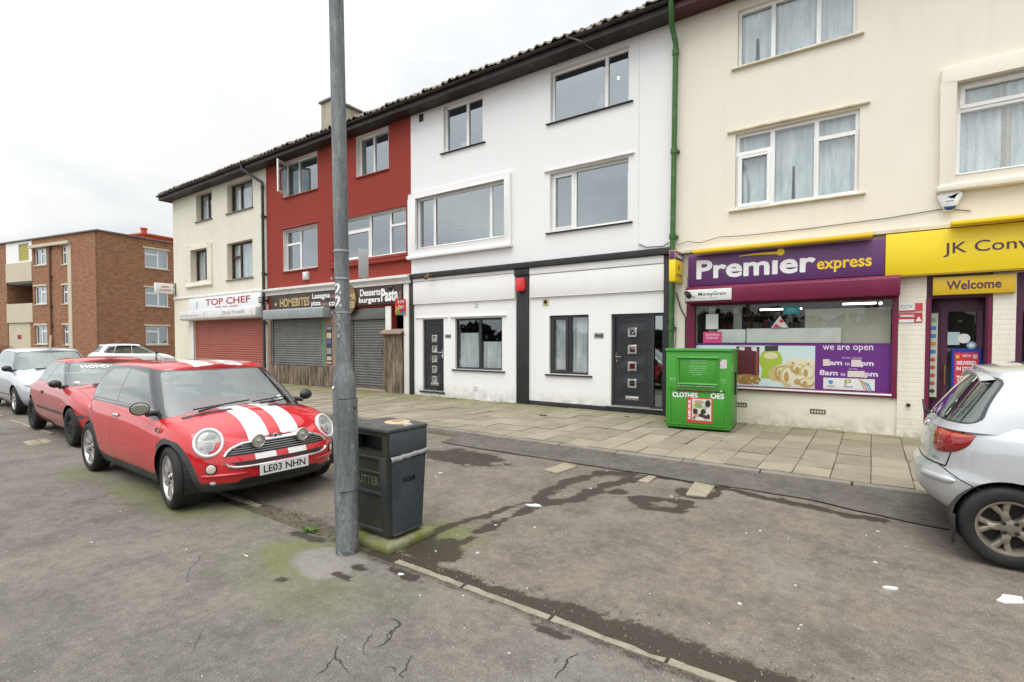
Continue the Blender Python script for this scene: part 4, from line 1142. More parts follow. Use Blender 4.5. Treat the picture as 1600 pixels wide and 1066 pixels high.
    p.build('food_picture', [plain('pale picture blue', (.55, .68, .68)), plain('jar', (.085, .012, .02)), plain('jar light', (.25, .06, .06)), plain('bottle green', (.34, .46, .04)), plain('cream crisp', (.66, .60, .38)), plain('nut brown', (.30, .17, .05)), plain('crisp', (.55, .42, .19)), plain('label white', (.65, .6, .58)), plain('cap black', (.03, .03, .03)), plain('pale crisp', (.66, .62, .47)), plain('toasted', (.42, .27, .09))], vy)
    w = MB(); y = v-.0045; T = on_wall(y)
    put_text(w, 'we are open', T, (-.69, 1.45, .03, 1.565), .012)
    put_text(w, 'Monday - Saturday', T, (-.40, 1.335, -.12, 1.37), .004)
    put_text(w, '8am', T, (-.66, 1.225, -.40, 1.315), .03); put_text(w, 'to', T, (-.36, 1.225, -.29, 1.28), .01); put_text(w, '10pm', T, (-.25, 1.20, .04, 1.315), .03)
    put_text(w, 'Sunday', T, (-.30, 1.155, -.18, 1.182), .004)
    put_text(w, '8am', T, (-.73, 1.045, -.46, 1.14), .03); put_text(w, 'to', T, (-.42, 1.045, -.35, 1.10), .01); put_text(w, '10pm', T, (-.20, 1.02, .10, 1.14), .03)
    w.build('lettering', plain('lilac white lettering', (.68, .62, .74), .5), vy)
    for (a, d, q0, q1) in ((-.68, -.58, 1.21, 1.325), (-.27, -.13, 1.205, 1.325), (-.32, -.08, 1.03, 1.135)):
        st = MB(); st.box(a, y-.004, q0, d, y-.001, q1); st.build('paper_patch', M['pink_patch'], vy)
    lg = MB(); lg.box(-.67, y-.001, .81, .06, v, 1.005, 0)
    lg.prism([(-.60, .95), (-.56, .97), (-.52, .95), (-.54, .90), (-.58, .90)], 'y', y-.004, y-.001, 1); lg.box(-.61, y-.004, .855, -.51, y-.001, .872, 3)
    lg.plate(-.36, -.27, .93, .985, [(-.335, -.29, .945, .97)], y-.004, y-.001, 2); lg.box(-.36, y-.004, .885, -.335, y-.001, .93, 2); lg.box(-.37, y-.004, .855, -.24, y-.001, .872, 3)
    for k, mi in enumerate((2, 4, 5, 1)):
        a = [(-.165+.035*k+.06*t, .985-.035*k*.5-.11*t*t+.0*k) for t in (0, .4, .8, 1.2)]
        lg.prism([(q[0], q[1]) for q in a]+[(q[0]+.012, q[1]+.012) for q in a[::-1]], 'y', y-.004-.0005*k, y-.001, mi)
    lg.build('logo_panel', [M['paper'], plain('logo blue', (.05, .25, .6)), plain('logo olive', (.3, .33, .06)), plain('logo grey', (.25, .25, .3)), plain('logo pink', (.6, .15, .25)), plain('logo green', (.15, .45, .2))], vy)

    # entrance: plum door, maroon frame
    f = MB(); f.plate(.702, 1.458, .125, 2.638, [(.76, 1.40, .16, 2.30)], V-.02, V+.28)
    en = f.build('entrance', M['plum'], PB, bevel=.006)
    e = MB(); e.box(.695, V-.045, PAV, .742, V-.0, 2.30); e.box(1.415, V-.045, PAV, 1.462, V-.0, 2.30); e.build('frame_edge', M['maroon'], en)
    dv = V+.22
    l = MB(); l.plate(.762, 1.398, .165, 2.295, [(.98, 1.33, .55, 2.10)], dv, dv+.05); l.plate(.80, .92, .4, 2.15, [(.82, .90, .42, 2.13)], dv-.012, dv)
    l.build('door', M['plum'], en, bevel=.004, seg=1)
    g = MB(); g.sheet([(.97, dv+.03, .54), (1.34, dv+.03, .54), (1.34, dv+.03, 2.11), (.97, dv+.03, 2.11)]); g.build('pane', M['shop_glass'], en)
    # strip of service stickers, poster and disc stickers
    q = MB(); q.box(.755, V+.16, .75, .86, V+.215, 2.08, 0); cols = [1, 2, 2, 3, 2, 4, 4, 4, 4, 5]
    for k in range(10):
        z = 1.97-.125*k
        if k < 5: q.box(.775, V+.157, z-.03, .84, V+.16, z+.03, cols[k])
        else: q.disc((.807, V+.16, z), .032, 'y', .004, 14, cols[k])
    q.build('sticker_strip', [plain('pale sticker', (.55, .58, .48)), plain('sticker green', (.2, .4, .2)), plain('sticker blue', (.05, .2, .5)), plain('sticker orange', (.6, .25, .04)), plain('sticker red', (.5, .08, .06)), plain('sticker black', (.05, .05, .05))], en)
    q = MB(); y2 = dv-.014; q.box(1.04, y2, .62, 1.39, y2+.012, 1.52, 0); q.box(1.075, y2-.003, .66, 1.355, y2, 1.46, 1)
    q.disc((1.18, y2-.003, 1.68), .075, 'y', .003, 20, 2); q.disc((1.27, y2-.004, 1.575), .06, 'y', .003, 20, 3); q.disc((1.27, y2-.008, 1.575), .035, 'y', .003, 20, 2); q.box(.985, y2-.002, 1.58, 1.13, y2+.002, 1.78, 4)
    q.box(1.09, y2-.006, 1.37, 1.13, y2-.003, 1.42, 5); q.box(1.29, y2-.006, 1.37, 1.34, y2-.003, 1.43, 6)
    T2 = on_wall(y2-.0065); lt = MB()
    put_text(lt, 'NOW', T2, (1.17, 1.39, 1.27, 1.43), .02); put_text(lt, 'DELIVERED', T2, (1.10, 1.27, 1.33, 1.33), .03); put_text(lt, 'IN STORE', T2, (1.10, 1.18, 1.33, 1.24), .03); put_text(lt, 'TODAY', T2, (1.10, 1.0, 1.33, 1.10), .03)
    q.build('poster', [plain('poster blue', (.02, .04, .33), .35), plain('poster red', (.62, .03, .05), .4), M['paper'], plain('badge blue', (.15, .3, .5)), plain('notice blue', (.40, .52, .55)), plain('poster yellow', (.7, .5, .05)), plain('poster pale', (.5, .5, .55))], en)
    lt.build('lettering', M['white_letter'], en)
    hd = MB(); hd.tube([(.955, dv-.0, 1.25), (.955, dv-.05, 1.25), (.955, dv-.05, .95), (.955, dv, .95)], .011, 8); hd.build('handle', worn('brass', (.35, .22, .10), (.25, .15, .07), .4, .6), en, smooth=40)
    # second doorway at the frame edge
    f = MB(); f.plate(1.722, 2.898, .125, 2.638, [(1.80, 2.82, .6, 2.2)], V+.02, V+.1); o = f.build('door', M['plum'], PB, bevel=.005)
    g = MB(); g.sheet([(1.79, V+.06, .59), (2.83, V+.06, .59), (2.83, V+.06, 2.21), (1.79, V+.06, 2.21)]); g.build('pane', M['shop_glass'], o)
    k = MB(); k.lathe([(.028, 0), (.028, -.03), (.015, -.035), (.015, -.06), (.001, -.06)], (.50, V-.04, .62), 'y', 12); k.build('pipe_stub', M['black_plastic'], PB)
shop()

# ---- brick flats in the background -------------------------------------------
def flats():
    rz = R(11.5); O = Vector((-40.7, 11.75, 0))
    BB = thing('brick_apartment_block', 'brown brick three storey flats with white windows at the far left', 'building', O, rz)
    def wall_win(mb, holes): pass
    Rw = [(2.87, 4.49, 6.74, 8.05), (2.87, 4.47, 4.06, 5.34), (2.85, 4.42, 1.36, 2.66)]
    H_ = 8.68
    # local frame: left face on y=0 (x<0), right face on x=0 (y>0)
    L1 = [(-7.45, -5.92, 6.87, 8.03), (-7.52, -6.0, 4.17, 5.41), (-7.55, -6.05, 1.39, 2.7)]
    L2 = [(-4.05, -3.38, 6.75, 8.0), (-4.05, -3.38, 4.12, 5.36), (-4.05, -3.38, 1.36, 2.68)]
    mb = MB(); mb.plate(-7.74, -.001, 0, H_, L1+L2, 0, .25)
    mb.plate(-19, -11.2, 0, H_, [], 0, .25)
    n0 = len(mb.v); mb.plate(0.0, 9.0, 0, H_, Rw, 0, .25)
    for i in range(n0, len(mb.v)):
        u, v, z = mb.v[i]; mb.v[i] = (-v, u, z)
    mb.box(-.25, 9.0, 0, -19, 9.2, H_); mb.box(-19.0, .25, 0, -18.8, 9, H_)
    mb.box(-11.2, 1.6, 0, -7.74, 1.8, H_); mb.box(-7.94, .25, 0, -7.74, 1.6, H_); mb.box(-11.4, .25, 0, -11.2, 1.6, H_)
    mb.build('wall', M['brick'], BB, local=True)
    mb = MB(); mb.box(-19.2, -.12, H_, .12, 9.3, H_+.08, 0); mb.box(-18.9, .2, H_-.3, -.2, 9.0, H_-.02, 0); mb.build('roof', M['stone_sill'], BB, local=True)
    for z in (2.95, 5.7):
        mb = MB(); mb.box(-18.7, .3, z, -.3, 8.9, z+.1); mb.build('floor', M['inner_wall'], BB, local=True)
    mb = MB(); mb.box(-3.32, -.05, 0, -2.92, .02, 8.26); mb.box(-7.75, -.22, 8.06, -2.92, .02, 8.26); mb.build('cream_band', M['cream_flat'], BB, local=True)
    def win(rect, face, split, trans):
        u0, u1, z0, z1 = rect
        cells = cells_of(rect, split, trans, .08, .10)
        def tr(mb):
            if face == 'R': mb.v = [(-v, u, z) for (u, v, z) in mb.v]
            return mb
        mb = MB(); mb.plate(u0, u1, z0, z1, cells, .08, .14); f = tr(mb).build('window', M['upvc'], BB, local=True)
        g = MB()
        for c in cells: g.sheet([(c[0], .11, c[2]), (c[1], .11, c[2]), (c[1], .11, c[3]), (c[0], .11, c[3])])
        tr(g).build('pane', M['glass'], f, local=True)
        s_ = MB(); s_.box(u0-.05, -.05, z0-.07, u1+.05, .1, z0); tr(s_).build('sill', M['cream_flat'], f, local=True)
        s_ = MB(); s_.box(u0-.12, -.04, z1, u1+.08, .1, z1+.12); tr(s_).build('lintel', M['cream_flat'], f, local=True)
        s_ = MB(); s_.box(u0+.02, .35, z0, u1-.02, .37, z1); tr(s_).build('curtain', M['net'] if z0 > 2 else M['blind'], f, local=True)
    for q in Rw: win(q, 'R', ((q[0]+q[1])/2+.1,), {0: q[3]-.38})
    for q in L1: win(q, 'L', ((q[0]+q[1])/2-.0,), {1: q[3]-.40})
    for q in L2: win(q, 'L', (), {0: q[3]-.45})
    # stair bay: cream balcony panels, open landing, door
    mb = MB()
    mb.box(-11.2, -.05, 5.84, -7.75, .06, 7.2); mb.box(-11.2, -.05, 2.92, -7.75, .06, 4.28); mb.build('balcony_panel', M['cream_flat'], BB, local=True)
    mb = MB(); mb.plate(-11.2, -7.75, 7.2, 8.66, [(-9.5, -8.15, 7.3, 8.5)], .0, .1); mb.build('landing_screen', M['upvc'], BB, local=True)
    mb = MB(); mb.box(-9.5, .06, 7.3, -8.15, .08, 8.5); mb.build('landing_panel', plain('olive panel', (.36, .32, .05), .5), BB, local=True)
    mb = MB(); mb.box(-11.2, .5, 2.80, -7.75, 1.6, 2.92); mb.box(-11.2, .1, 5.72, -7.75, 1.6, 5.84); mb.box(-9.3, 1.5, 2.92, -8.2, 1.6, 5.1, 1); mb.box(-11.1, 1.45, 2.92, -9.9, 1.6, 5.6, 1); mb.build('landing', [M['inner_wall'], plain('landing door', (.12, .04, .025), .6)], BB, local=True)
    mb = MB(); mb.box(-11.2, .05, 0, -8.3, .15, 2.9); mb.box(-10.0, .03, 1.75, -9.5, .05, 2.05, 1); mb.build('entrance_door', [M['cream_flat'], plain('red notice', (.22, .03, .02))], BB, local=True)
    mb = MB(); mb.box(-8.3, .05, 0, -7.75, .15, 2.9); mb.build('brick_infill', M['brick'], BB, local=True)
    mb = MB(); mb.tube([(-5.35, -.08, 0), (-5.35, -.08, 8.0)], .05, 8)
    for z in (2.6, 3.9, 5.9, 7.9): mb.box(-5.45, -.12, z, -5.25, 0, z+.18)
    mb.build('drain_pipe', worn('iron pipe', (.10, .05, .03), (.14, .07, .04)), BB, local=True)
    mb = MB(); mb.box(-4.5, 4.6, H_, -3.0, 7.4, 9.55); mb.box(-4.6, 4.5, 9.55, -2.9, 7.5, 9.68); mb.lathe([(.2, 9.68), (.18, 10.0), (.24, 10.05), (.24, 10.15), (.16, 10.15)], (-3.6, 5.0, 0), 'z', 12)
    mb.build('chimney', worn('orange red chimney', (.50, .085, .035), (.4, .07, .03), .8), BB, local=True)
    mb = MB(); mb.tube([(-5.2, -.3, 0), (-5.35, -.1, 2.0)], .07, 8); mb.build('leaning_board', M['cream_flat'], BB, local=True)
    # low hooped railing before the flats
    t = thing('hoop_railing', 'low hooped metal railing in front of the brick flats', 'railing', O + Vector((-9.5, -3.5, 0)), rz)
    mb = MB(); x = -3.0
    while x < 3: mb.tube([(x, 0, 0), (x, 0, 1.15)] + [(x+.14-.14*math.cos(math.pi*k/8), 0, 1.15+.14*math.sin(math.pi*k/8)) for k in range(1, 9)] + [(x+.28, 0, 0)], .014, 6); x += .42
    mb.tube([(-3, 0, .9), (3, 0, .9)], .014, 6); mb.build('bars', M['charcoal'], t, local=True)
flats()
# ---------------------------------------------------------------- shop signs
def board_sign(name, lab, rect, v, mat, depth=.10, cat='shop sign', group=None):
    t = thing(name, lab, cat, ((rect[0]+rect[1])/2, v, rect[2]), group=group)
    mb = MB(); mb.box(rect[0], v, rect[2], rect[1], v+depth, rect[3]); mb.build('board', mat, t, bevel=.006)
    return t

# purple fascia
t = board_sign('shop_sign', 'purple fascia sign with large white and small yellow lettering above the shop window', (-2.95, .163, 2.70, 3.29), 10.20, M['purple'], .14)
def premier():
    T = on_wall(10.197); w = MB()
    put_text(w, 'Prem\u0131er', T, (-2.79, 2.825, -.80, 3.19), .03); w.build('lettering', M['white_letter'], t)
    y = MB(); put_text(y, 'express', T, (-.78, 2.80, -.01, 3.0), .022)
    # swash over the name ending in a dot above the i
    n = 14; top = []; bot = []
    for i in range(n+1):
        s_ = i/n; u = -2.02+.66*s_; z = 3.205+.012*math.sin(math.pi*s_)-.01*s_
        top.append((u, z+.006+.022*s_)); bot.append((u, z-.006-.012*s_))
    y.prism(top+bot[::-1], 'y', 10.190, 10.1975); y.disc((-1.335, 10.1975, 3.215), .062, 'y', .0095, 24)
    y.build('lettering', M['yellow_letter'], t)
    # hide the printed dot of the i: the swash takes its place
premier()
tr = MB(); tr.box(-2.82, 10.02, 3.315, .0, 10.2, 3.375); tr.box(-2.80, 10.03, 3.300, -.02, 10.12, 3.315)
tag(tr.build('sign_light', plain('yellow trough', (.80, .52, .012), .4), bevel=.008, origin=(-1.4, 10.1, 3.3)), 'long yellow trough light above the purple fascia sign', 'sign light', 'trough lights over the shop signs')
t2 = board_sign('shop_sign', 'yellow fascia sign with thin plum lettering above the shop entrance', (.167, 6.0, 2.68, 3.34), 10.185, M['yellow'], .155)
def jk():
    w = MB(); T = on_wall(10.181)
    put_text(w, 'JK Convenience', T, (.88, 2.915, 2.66, 3.13), .006); w.build('lettering', M['plum_letter'], t2)
    e = MB(); e.box(.167, 10.175, 2.655, 6, 10.34, 2.678); e.build('bottom_edge', plain('dark yellow edge', (.35, .22, .01)), t2)
jk()
tr = MB(); tr.box(.95, 10.0, 3.36, 4.2, 10.18, 3.42)
tag(tr.build('sign_light', plain('yellow trough right', (.80, .56, .012), .4), bevel=.008, origin=(2.5, 10.1, 3.36)), 'yellow trough light above the yellow fascia sign at the right edge', 'sign light', 'trough lights over the shop signs')
tw = board_sign('shop_sign', 'small yellow box sign reading Welcome over the shop door', (.77, 1.70, 2.345, 2.62), 10.24, plain('ochre yellow', (.62, .40, .015), .4), .09)
w = MB(); put_text(w, 'Welcome', on_wall(10.236), (.93, 2.42, 1.545, 2.555), .02); w.build('lettering', M['plum_letter'], tw)
tm = board_sign('service_sign', 'white money transfer plate on the maroon shutter box', (-2.935, -2.11, 2.40, 2.615), 10.012, M['paper'], .03, 'sign')
w = MB(); T = on_wall(10.008); put_text(w, 'MoneyGram', T, (-2.70, 2.475, -2.20, 2.56), .006); w.build('lettering', M['black_letter'], tm)
w = MB(); put_text(w, 'Money Transfers', T, (-2.68, 2.43, -2.36, 2.462), 0)
pts = [(-2.83+.09*math.cos(a*.35)*.8, 2.49-.055*math.sin(a*.5)+.01*a) for a in range(7)]
w.prism([(p[0], p[1]) for p in pts]+[(p[0]+.01, p[1]+.022) for p in pts[::-1]], 'y', 10.006, 10.010, 0); w.build('lettering', plain('grey lettering', (.35, .33, .33)), tm)
# red and white notices on the pier
tn = thing('warning_notice', 'two small red and white notices on the cream brick pier beside the shop door', 'notice', (.5, 10.31, 1.93))
q = MB(); q.box(.36, 10.302, 2.10, .66, 10.309, 2.245, 0); q.box(.355, 10.301, 1.93, .655, 10.308, 2.085, 1); q.box(.56, 10.298, 2.11, .655, 10.302, 2.24, 2); q.box(.36, 10.297, 1.935, .55, 10.301, 1.985, 0)
q.box(.36, 10.298, 2.10, .56, 10.302, 2.13, 2); q.prism([(.57, 1.95), (.65, 1.95), (.61, 2.03)], 'y', 10.297, 10.301, 0)
q.build('plate', [M['paper'], plain('notice red', (.42, .03, .05)), plain('notice dark red', (.5, .05, .07))], tn)
w = MB(); put_text(w, 'CCTV', on_wall(10.2995), (.38, 2.16, .53, 2.215), .02); w.build('lettering', plain('notice grey lettering', (.3, .3, .34)), tn)
w = MB(); put_text(w, 'WARNING', on_wall(10.2965), (.37, 2.02, .55, 2.06), .03); w.build('lettering', M['white_letter'], tn)

# projecting box sign beside the green pipe
tp = thing('projecting_sign', 'small purple and yellow box sign projecting beside the green drainpipe', 'hanging sign', (-3.13, 10.2, 2.77))
q = MB(); q.box(-3.19, 9.78, 2.78, -3.07, 10.27, 3.19, 0); q.box(-3.19, 9.78, 3.192, -3.07, 10.27, 3.37, 1); q.build('box', [M['yellow'], M['purple']], tp, bevel=.006)
w = MB(); put_text(w, 'Premier', lambda a, z: (-3.067, a, z), (9.84, 3.235, 10.22, 3.315), .04); w.build('lettering', M['white_letter'], tp)
w = MB(); put_text(w, 'JK', lambda a, z: (-3.067, a, z), (9.94, 3.0, 10.08, 3.10), .02); put_text(w, 'STORE', lambda a, z: (-3.067, a, z), (9.86, 2.88, 10.18, 2.93), .01); w.build('lettering', M['plum_letter'], tp)
w = MB(); w.box(-3.15, 10.27, 2.95, -3.11, V, 3.2); w.build('bracket', M['charcoal'], tp)

# TOP CHEF
tc = board_sign('shop_sign', 'white fascia sign with big red capitals above the red shutter', (-24.26, -18.47, 2.90, 3.44), 10.18, plain('white board', (.74, .76, .78), .4), .16)
w = MB(); T = on_wall(10.176); put_text(w, 'TOP CHEF', T, (-22.75, 3.09, -19.2, 3.36), .02); put_text(w, 'KEBAB - PIZZA - BURGERS', T, (-21.9, 2.965, -20.1, 3.03), .01); w.build('lettering', M['red_letter'], tc)
w = MB(); w.prism([(-23.65, 2.96), (-23.5, 2.95), (-23.45, 3.18), (-23.38, 3.27), (-23.52, 3.29), (-23.62, 3.22), (-23.6, 3.1)], 'y', 10.172, 10.178); w.build('figure_mark', plain('pale blue mark', (.35, .5, .58)), tc)
sb = thing('shutter_housing', 'long white shutter housing with grey print below the red capitals sign', 'shutter box', (-21.5, 9.97, 2.5))
q = MB(); q.prism([(9.96, 2.58), (10.02, 2.50), (V-.03, 2.50), (V-.03, 2.875), (9.96, 2.875)], 'x', -24.68, -18.44); q.build('housing', M['white_sill'], sb, bevel=.01)
w = MB(); T = on_wall(9.956); put_text(w, 'TAKEAWAY AND DELIVERY', T, (-24.4, 2.66, -22.9, 2.72), .01); put_text(w, 'TEL: 01179 636933', T, (-20.9, 2.68, -19.2, 2.79), .01); w.build('lettering', plain('grey print', (.28, .26, .28)), sb)
# its projecting sign at the corner
ps = thing('projecting_sign', 'white projecting sign with faint red lettering on the corner of the cream end building', 'hanging sign', (-25.95, 10.0, 3.73))
q = MB(); q.box(-26.02, 9.50, 3.74, -25.86, 10.24, 4.20); q.build('box', plain('white sign box', (.72, .72, .70), .4), ps, bevel=.03)
w = MB(); put_text(w, 'PIZZA', lambda a, z: (-25.855, a, z), (9.75, 4.0, 10.05, 4.08), .03); put_text(w, '& KEBABS', lambda a, z: (-25.855, a, z), (9.66, 3.86, 10.13, 3.93), .03); w.build('lettering', plain('faint red lettering', (.60, .14, .12)), ps)
w = MB(); w.box(-25.98, 10.24, 3.80, -25.92, V+.0, 3.84); w.box(-25.98, 10.24, 4.05, -25.92, V, 4.09); w.box(-26.0, V-.03, 3.66, -25.9, V, 4.25); w.build('bracket', M['stone_sill'], ps)

# brown takeaway sign
tb_ = board_sign('shop_sign', 'long dark brown fascia sign with gold and white food lettering on the red building', (-17.98, -11.07, 2.72, 3.26), 10.27, worn('brown board', (.062, .040, .032), (.085, .06, .048), .6, scale=2), .07)
T = on_wall(10.266)
w = MB(); put_text(w, 'HOMEBITES', T, (-17.35, 2.83, -15.55, 3.13), .035); w.disc((-17.62, 10.27, 2.95), .065, 'y', .005, 12); w.build('lettering', worn('gold lettering', (.46, .33, .16), (.62, .50, .28)), tb_)
for word, box, bd in (('Lasagna', (-15.40, 2.99, -14.42, 3.22), .03), ('pizza', (-15.45, 2.77, -14.93, 2.97), .03), ('coffee', (-14.50, 2.77, -13.7, 2.97), .03),
        ('Desserts', (-12.92, 3.0, -11.98, 3.215), .03), ('burgers', (-12.98, 2.75, -12.0, 2.97), .03), ('Pasta', (-11.96, 2.80, -11.22, 3.19), .035)):
    w = MB(); put_text(w, word, T, box, bd); w.build('lettering', M['white_letter'], tb_)
w = MB(); put_text(w, 'rice', T, (-14.38, 3.02, -14.06, 3.14), .02); put_text(w, 'cake', T, (-14.90, 2.79, -14.55, 2.93), .02); put_text(w, 'salad', T, (-11.19, 2.86, -11.10, 3.16), .01)
w.build('lettering', plain('pinkish lettering', (.42, .22, .22)), tb_)
# round wooden logo disc
rd = thing('round_sign', 'round varnished wooden disc sign hung over the brown takeaway sign, half behind the lamp post', 'sign', (-13.55, 10.22, 2.43))
q = MB(); q.disc((-13.54, 10.24, 2.92), .49, 'y', .04, 40); q.build('disc', worn('varnished wood', (.30, .19, .075), (.16, .085, .03), .45, scale=3, lo=.35, hi=.65), rd, bevel=.006)
w = MB(); T = on_wall(10.197); put_text(w, 'HOME', T, (-13.83, 2.93, -13.07, 3.10), .05); put_text(w, 'BITES', T, (-13.8, 2.66, -13.1, 2.86), .05); w.build('lettering', worn('tan lettering', (.50, .38, .20), (.6, .5, .3)), rd)
# takeaway flag sign
je = thing('flag_sign', 'small red flag sign with a multicoloured lower edge by the white pilaster', 'hanging sign', (-10.98, 10.1, 2.36))
q = MB(); X = -10.93
q.box(X-.03, 9.91, 2.37, X, 10.30, 2.83, 0)
q.prism([(9.91, 2.40), (10.02, 2.55), (9.91, 2.62)], 'x', X, X+.003, 1); q.prism([(9.91, 2.37), (10.1, 2.37), (10.02, 2.55), (9.91, 2.42)], 'x', X, X+.004, 2); q.prism([(10.1, 2.37), (10.2, 2.37), (10.3, 2.50), (10.13, 2.46)], 'x', X, X+.005, 3); q.prism([(10.2, 2.37), (10.3, 2.37), (10.3, 2.5)], 'x', X, X+.006, 4)
q.build('panel', [plain('sign red', (.68, .02, .03), .4), plain('sign yellow', (.75, .45, .03)), plain('sign green', (.18, .42, .10)), plain('sign blue', (.05, .3, .6)), plain('sign orange', (.75, .28, .03))], je)
w = MB(); put_text(w, 'JUST', lambda a, z: (X+.004, a, z), (9.96, 2.68, 10.24, 2.79), .05); put_text(w, 'EAT', lambda a, z: (X+.004, a, z), (10.0, 2.54, 10.22, 2.65), .05); w.build('lettering', M['white_letter'], je)
w = MB(); w.tube([(X-.015, 10.3, 2.7), (X-.015, 10.34, 2.7)], .012, 6); w.build('bracket', M['charcoal'], je)
# menu posters left of the shutter door
mp = MB(); mp.box(-14.72, 10.315, .85, -14.42, 10.322, 2.12, 0)
for k, (z0, z1, mi) in enumerate(((2.0, 2.1, 1), (1.72, 1.9, 2), (1.55, 1.68, 3), (1.2, 1.4, 1), (1.0, 1.12, 2), (.88, .95, 4))): mp.box(-14.69, 10.312, z0, -14.45, 10.315, z1, mi)
tag(mp.build('menu_board', [plain('menu black', (.02, .02, .025), .4), plain('menu photo', (.25, .27, .3)), plain('menu cream', (.5, .45, .3)), plain('menu blue', (.06, .12, .25)), plain('menu pink', (.5, .3, .3))], origin=(-14.57, 10.32, .85)), 'narrow black menu board with small pictures beside the green edged shutter', 'menu board')
# red and white strip board at the left end
mp = MB(); mp.box(-18.24, 10.25, 2.60, -18.06, 10.30, 3.0, 0); mp.box(-18.19, 10.246, 2.62, -18.1, 10.25, 2.98, 1)
tag(mp.build('strip_sign', [plain('strip red', (.45, .06, .05)), plain('strip pale', (.55, .4, .35))], origin=(-18.15, 10.3, 2.6)), 'small upright red strip sign left of the gold lettering', 'sign')

# ---------------------------------------------------------------- pipes, cameras, alarm, cables
def downpipe(u, vv, mat, lab, neck_u, top, lean=0.0, r=.052, cols=(1.4, 3.75, 6.3)):
    mb = MB()
    pts = [(neck_u, 9.88, top), (neck_u, 9.88, top-.18), (neck_u+(u-neck_u)*.5, 10.05, top-.45), (u+lean, vv, top-.72), (u+lean, vv, top-.9), (u, vv, 0.1)]
    mb.tube(pts, r, 14)
    t = thing('drainpipe', lab, 'drainpipe', (u, vv, PAV))
    mb.build('pipe', mat, t, smooth=50)
    c = MB()
    for z in cols:
        x = u + lean*(z/7.2); c.lathe([(r, z-.05), (r+.014, z-.05), (r+.016, z+.05), (r, z+.05)], (x, vv, 0), 'z', 16); c.box(x-.085, vv+.03, z-.02, x+.085, V, z+.02)
    c.lathe([(r, top-.95), (r+.013, top-.95), (r+.013, top-.84), (r, top-.84)], (u+lean, vv, 0), 'z', 16); c.build('collar', mat, t, smooth=40)
gp = worn('green pipe paint', (.045, .13, .03), (.16, .22, .14), .5, scale=6, lo=.52, hi=.85)
downpipe(-3.30, 10.24, gp, 'green drainpipe with swan neck between the white and cream buildings', -3.22, 8.22, lean=.06, cols=(1.9, 3.72, 5.4))
downpipe(-18.36, 10.24, worn('dark pipe paint', (.03, .03, .032), (.07, .07, .07), .5), 'dark drainpipe between the old cream building and the red building', -19.1, 8.15, cols=(2.3, 4.1, 6.2))

def camera_(name, p, d, mat, lab):
    t = thing(name, lab, 'camera', p); p = Vector(p); d = Vector(d).normalized()
    mb = MB(); mb.tube([p, p+Vector((0, -.10, 0)), p+Vector((0, -.14, -.03))], .018, 8); mb.build('bracket', mat, t, smooth=40)
    q = p+Vector((0, -.16, -.04)); mb = MB(); mb.tube([q-d*.09, q-d*.085, q+d*.11, q+d*.115], [.03, .045, .05, .044], 14); mb.build('body', mat, t, smooth=40)
camera_('security_camera', (-2.86, 10.03, 2.56), (.6, -1, -.5), M['black_plastic'], 'small black security camera over the corner of the money transfer plate')
camera_('security_camera', (-11.2, 10.15, 3.20), (.5, -.8, -.6), M['black_plastic'], 'dark security camera under the white cornice right of the brown sign')
camera_('security_camera', (-9.86, 10.23, 3.42), (.3, -1, -.6), worn('tan camera', (.22, .12, .05), (.1, .06, .03)), 'small brownish camera under the left end of the charcoal beam')
fd = MB(); fd.box(-18.38, 10.05, 3.02, -18.12, 10.15, 3.24); fd.box(-18.35, 10.04, 3.05, -18.15, 10.05, 3.21, 1); fd.box(-18.28, 10.15, 3.08, -18.22, 10.35, 3.14)
tag(fd.build('floodlight', [M['charcoal'], worn('lamp glass', (.32, .32, .26), (.2, .2, .16), .3)], origin=(-18.25, 10.2, 3.02)), 'square dark floodlight at the left end of the brown takeaway sign', 'floodlight')
al = MB(); al.prism([(.80, 3.86), (.84, 3.92), (1.06, 3.92), (1.10, 3.86), (1.02, 3.66), (.98, 3.63), (.92, 3.63), (.88, 3.66)], 'y', V-.09, V, 0)
al.prism([(.865, 3.70), (1.035, 3.70), (1.02, 3.66), (.98, 3.63), (.92, 3.63), (.88, 3.66)], 'y', V-.098, V-.088, 1); al.prism([(.88, 3.80), (.94, 3.865), (1.0, 3.81), (1.03, 3.86), (.97, 3.80), (.93, 3.83)], 'y', V-.096, V-.089, 2); al.box(.90, V-.096, 3.765, 1.0, V-.089, 3.785, 2)
tag(al.build('alarm_box', [plain('alarm white', (.75, .75, .72), .4), plain('alarm navy', (.02, .05, .16), .4), plain('alarm blue', (.08, .2, .5), .4)], bevel=.005, seg=1, origin=(.95, V, 3.63)), 'white and navy alarm box on the cream wall above the yellow sign', 'alarm box')
def cable(pts, r, lab, mat=None):
    mb = MB(); mb.tube(pts, r, 6); tag(mb.build('cable', mat or M['black_plastic'], origin=pts[0]), lab, 'cable')
cable([(-3.19, 10.30, 3.55), (-3.0, 10.3, 3.60), (-2.75, 10.31, 3.55), (-2.4, 10.31, 3.62), (-2.0, 10.32, 3.60), (-1.0, 10.33, 3.60), (.2, 10.33, 3.63), (.9, 10.33, 3.68), (1.2, 10.33, 3.60)], .006, 'thin dark cable run along the cream wall above the purple sign')
cable([(-3.2, 10.28, 2.6), (-3.12, 10.29, 2.3), (-3.02, 10.3, 2.1), (-3.02, 10.3, 1.2), (-3.02, 10.3, .3)], .012, 'dark cable drooping from the projecting sign beside the green pipe')
cable([(-3.24, 10.18, 2.1), (-3.17, 10.2, 1.75), (-3.21, 10.18, 1.4), (-3.25, 10.18, 1.2)], .007, 'thin wire looped along the green drainpipe')
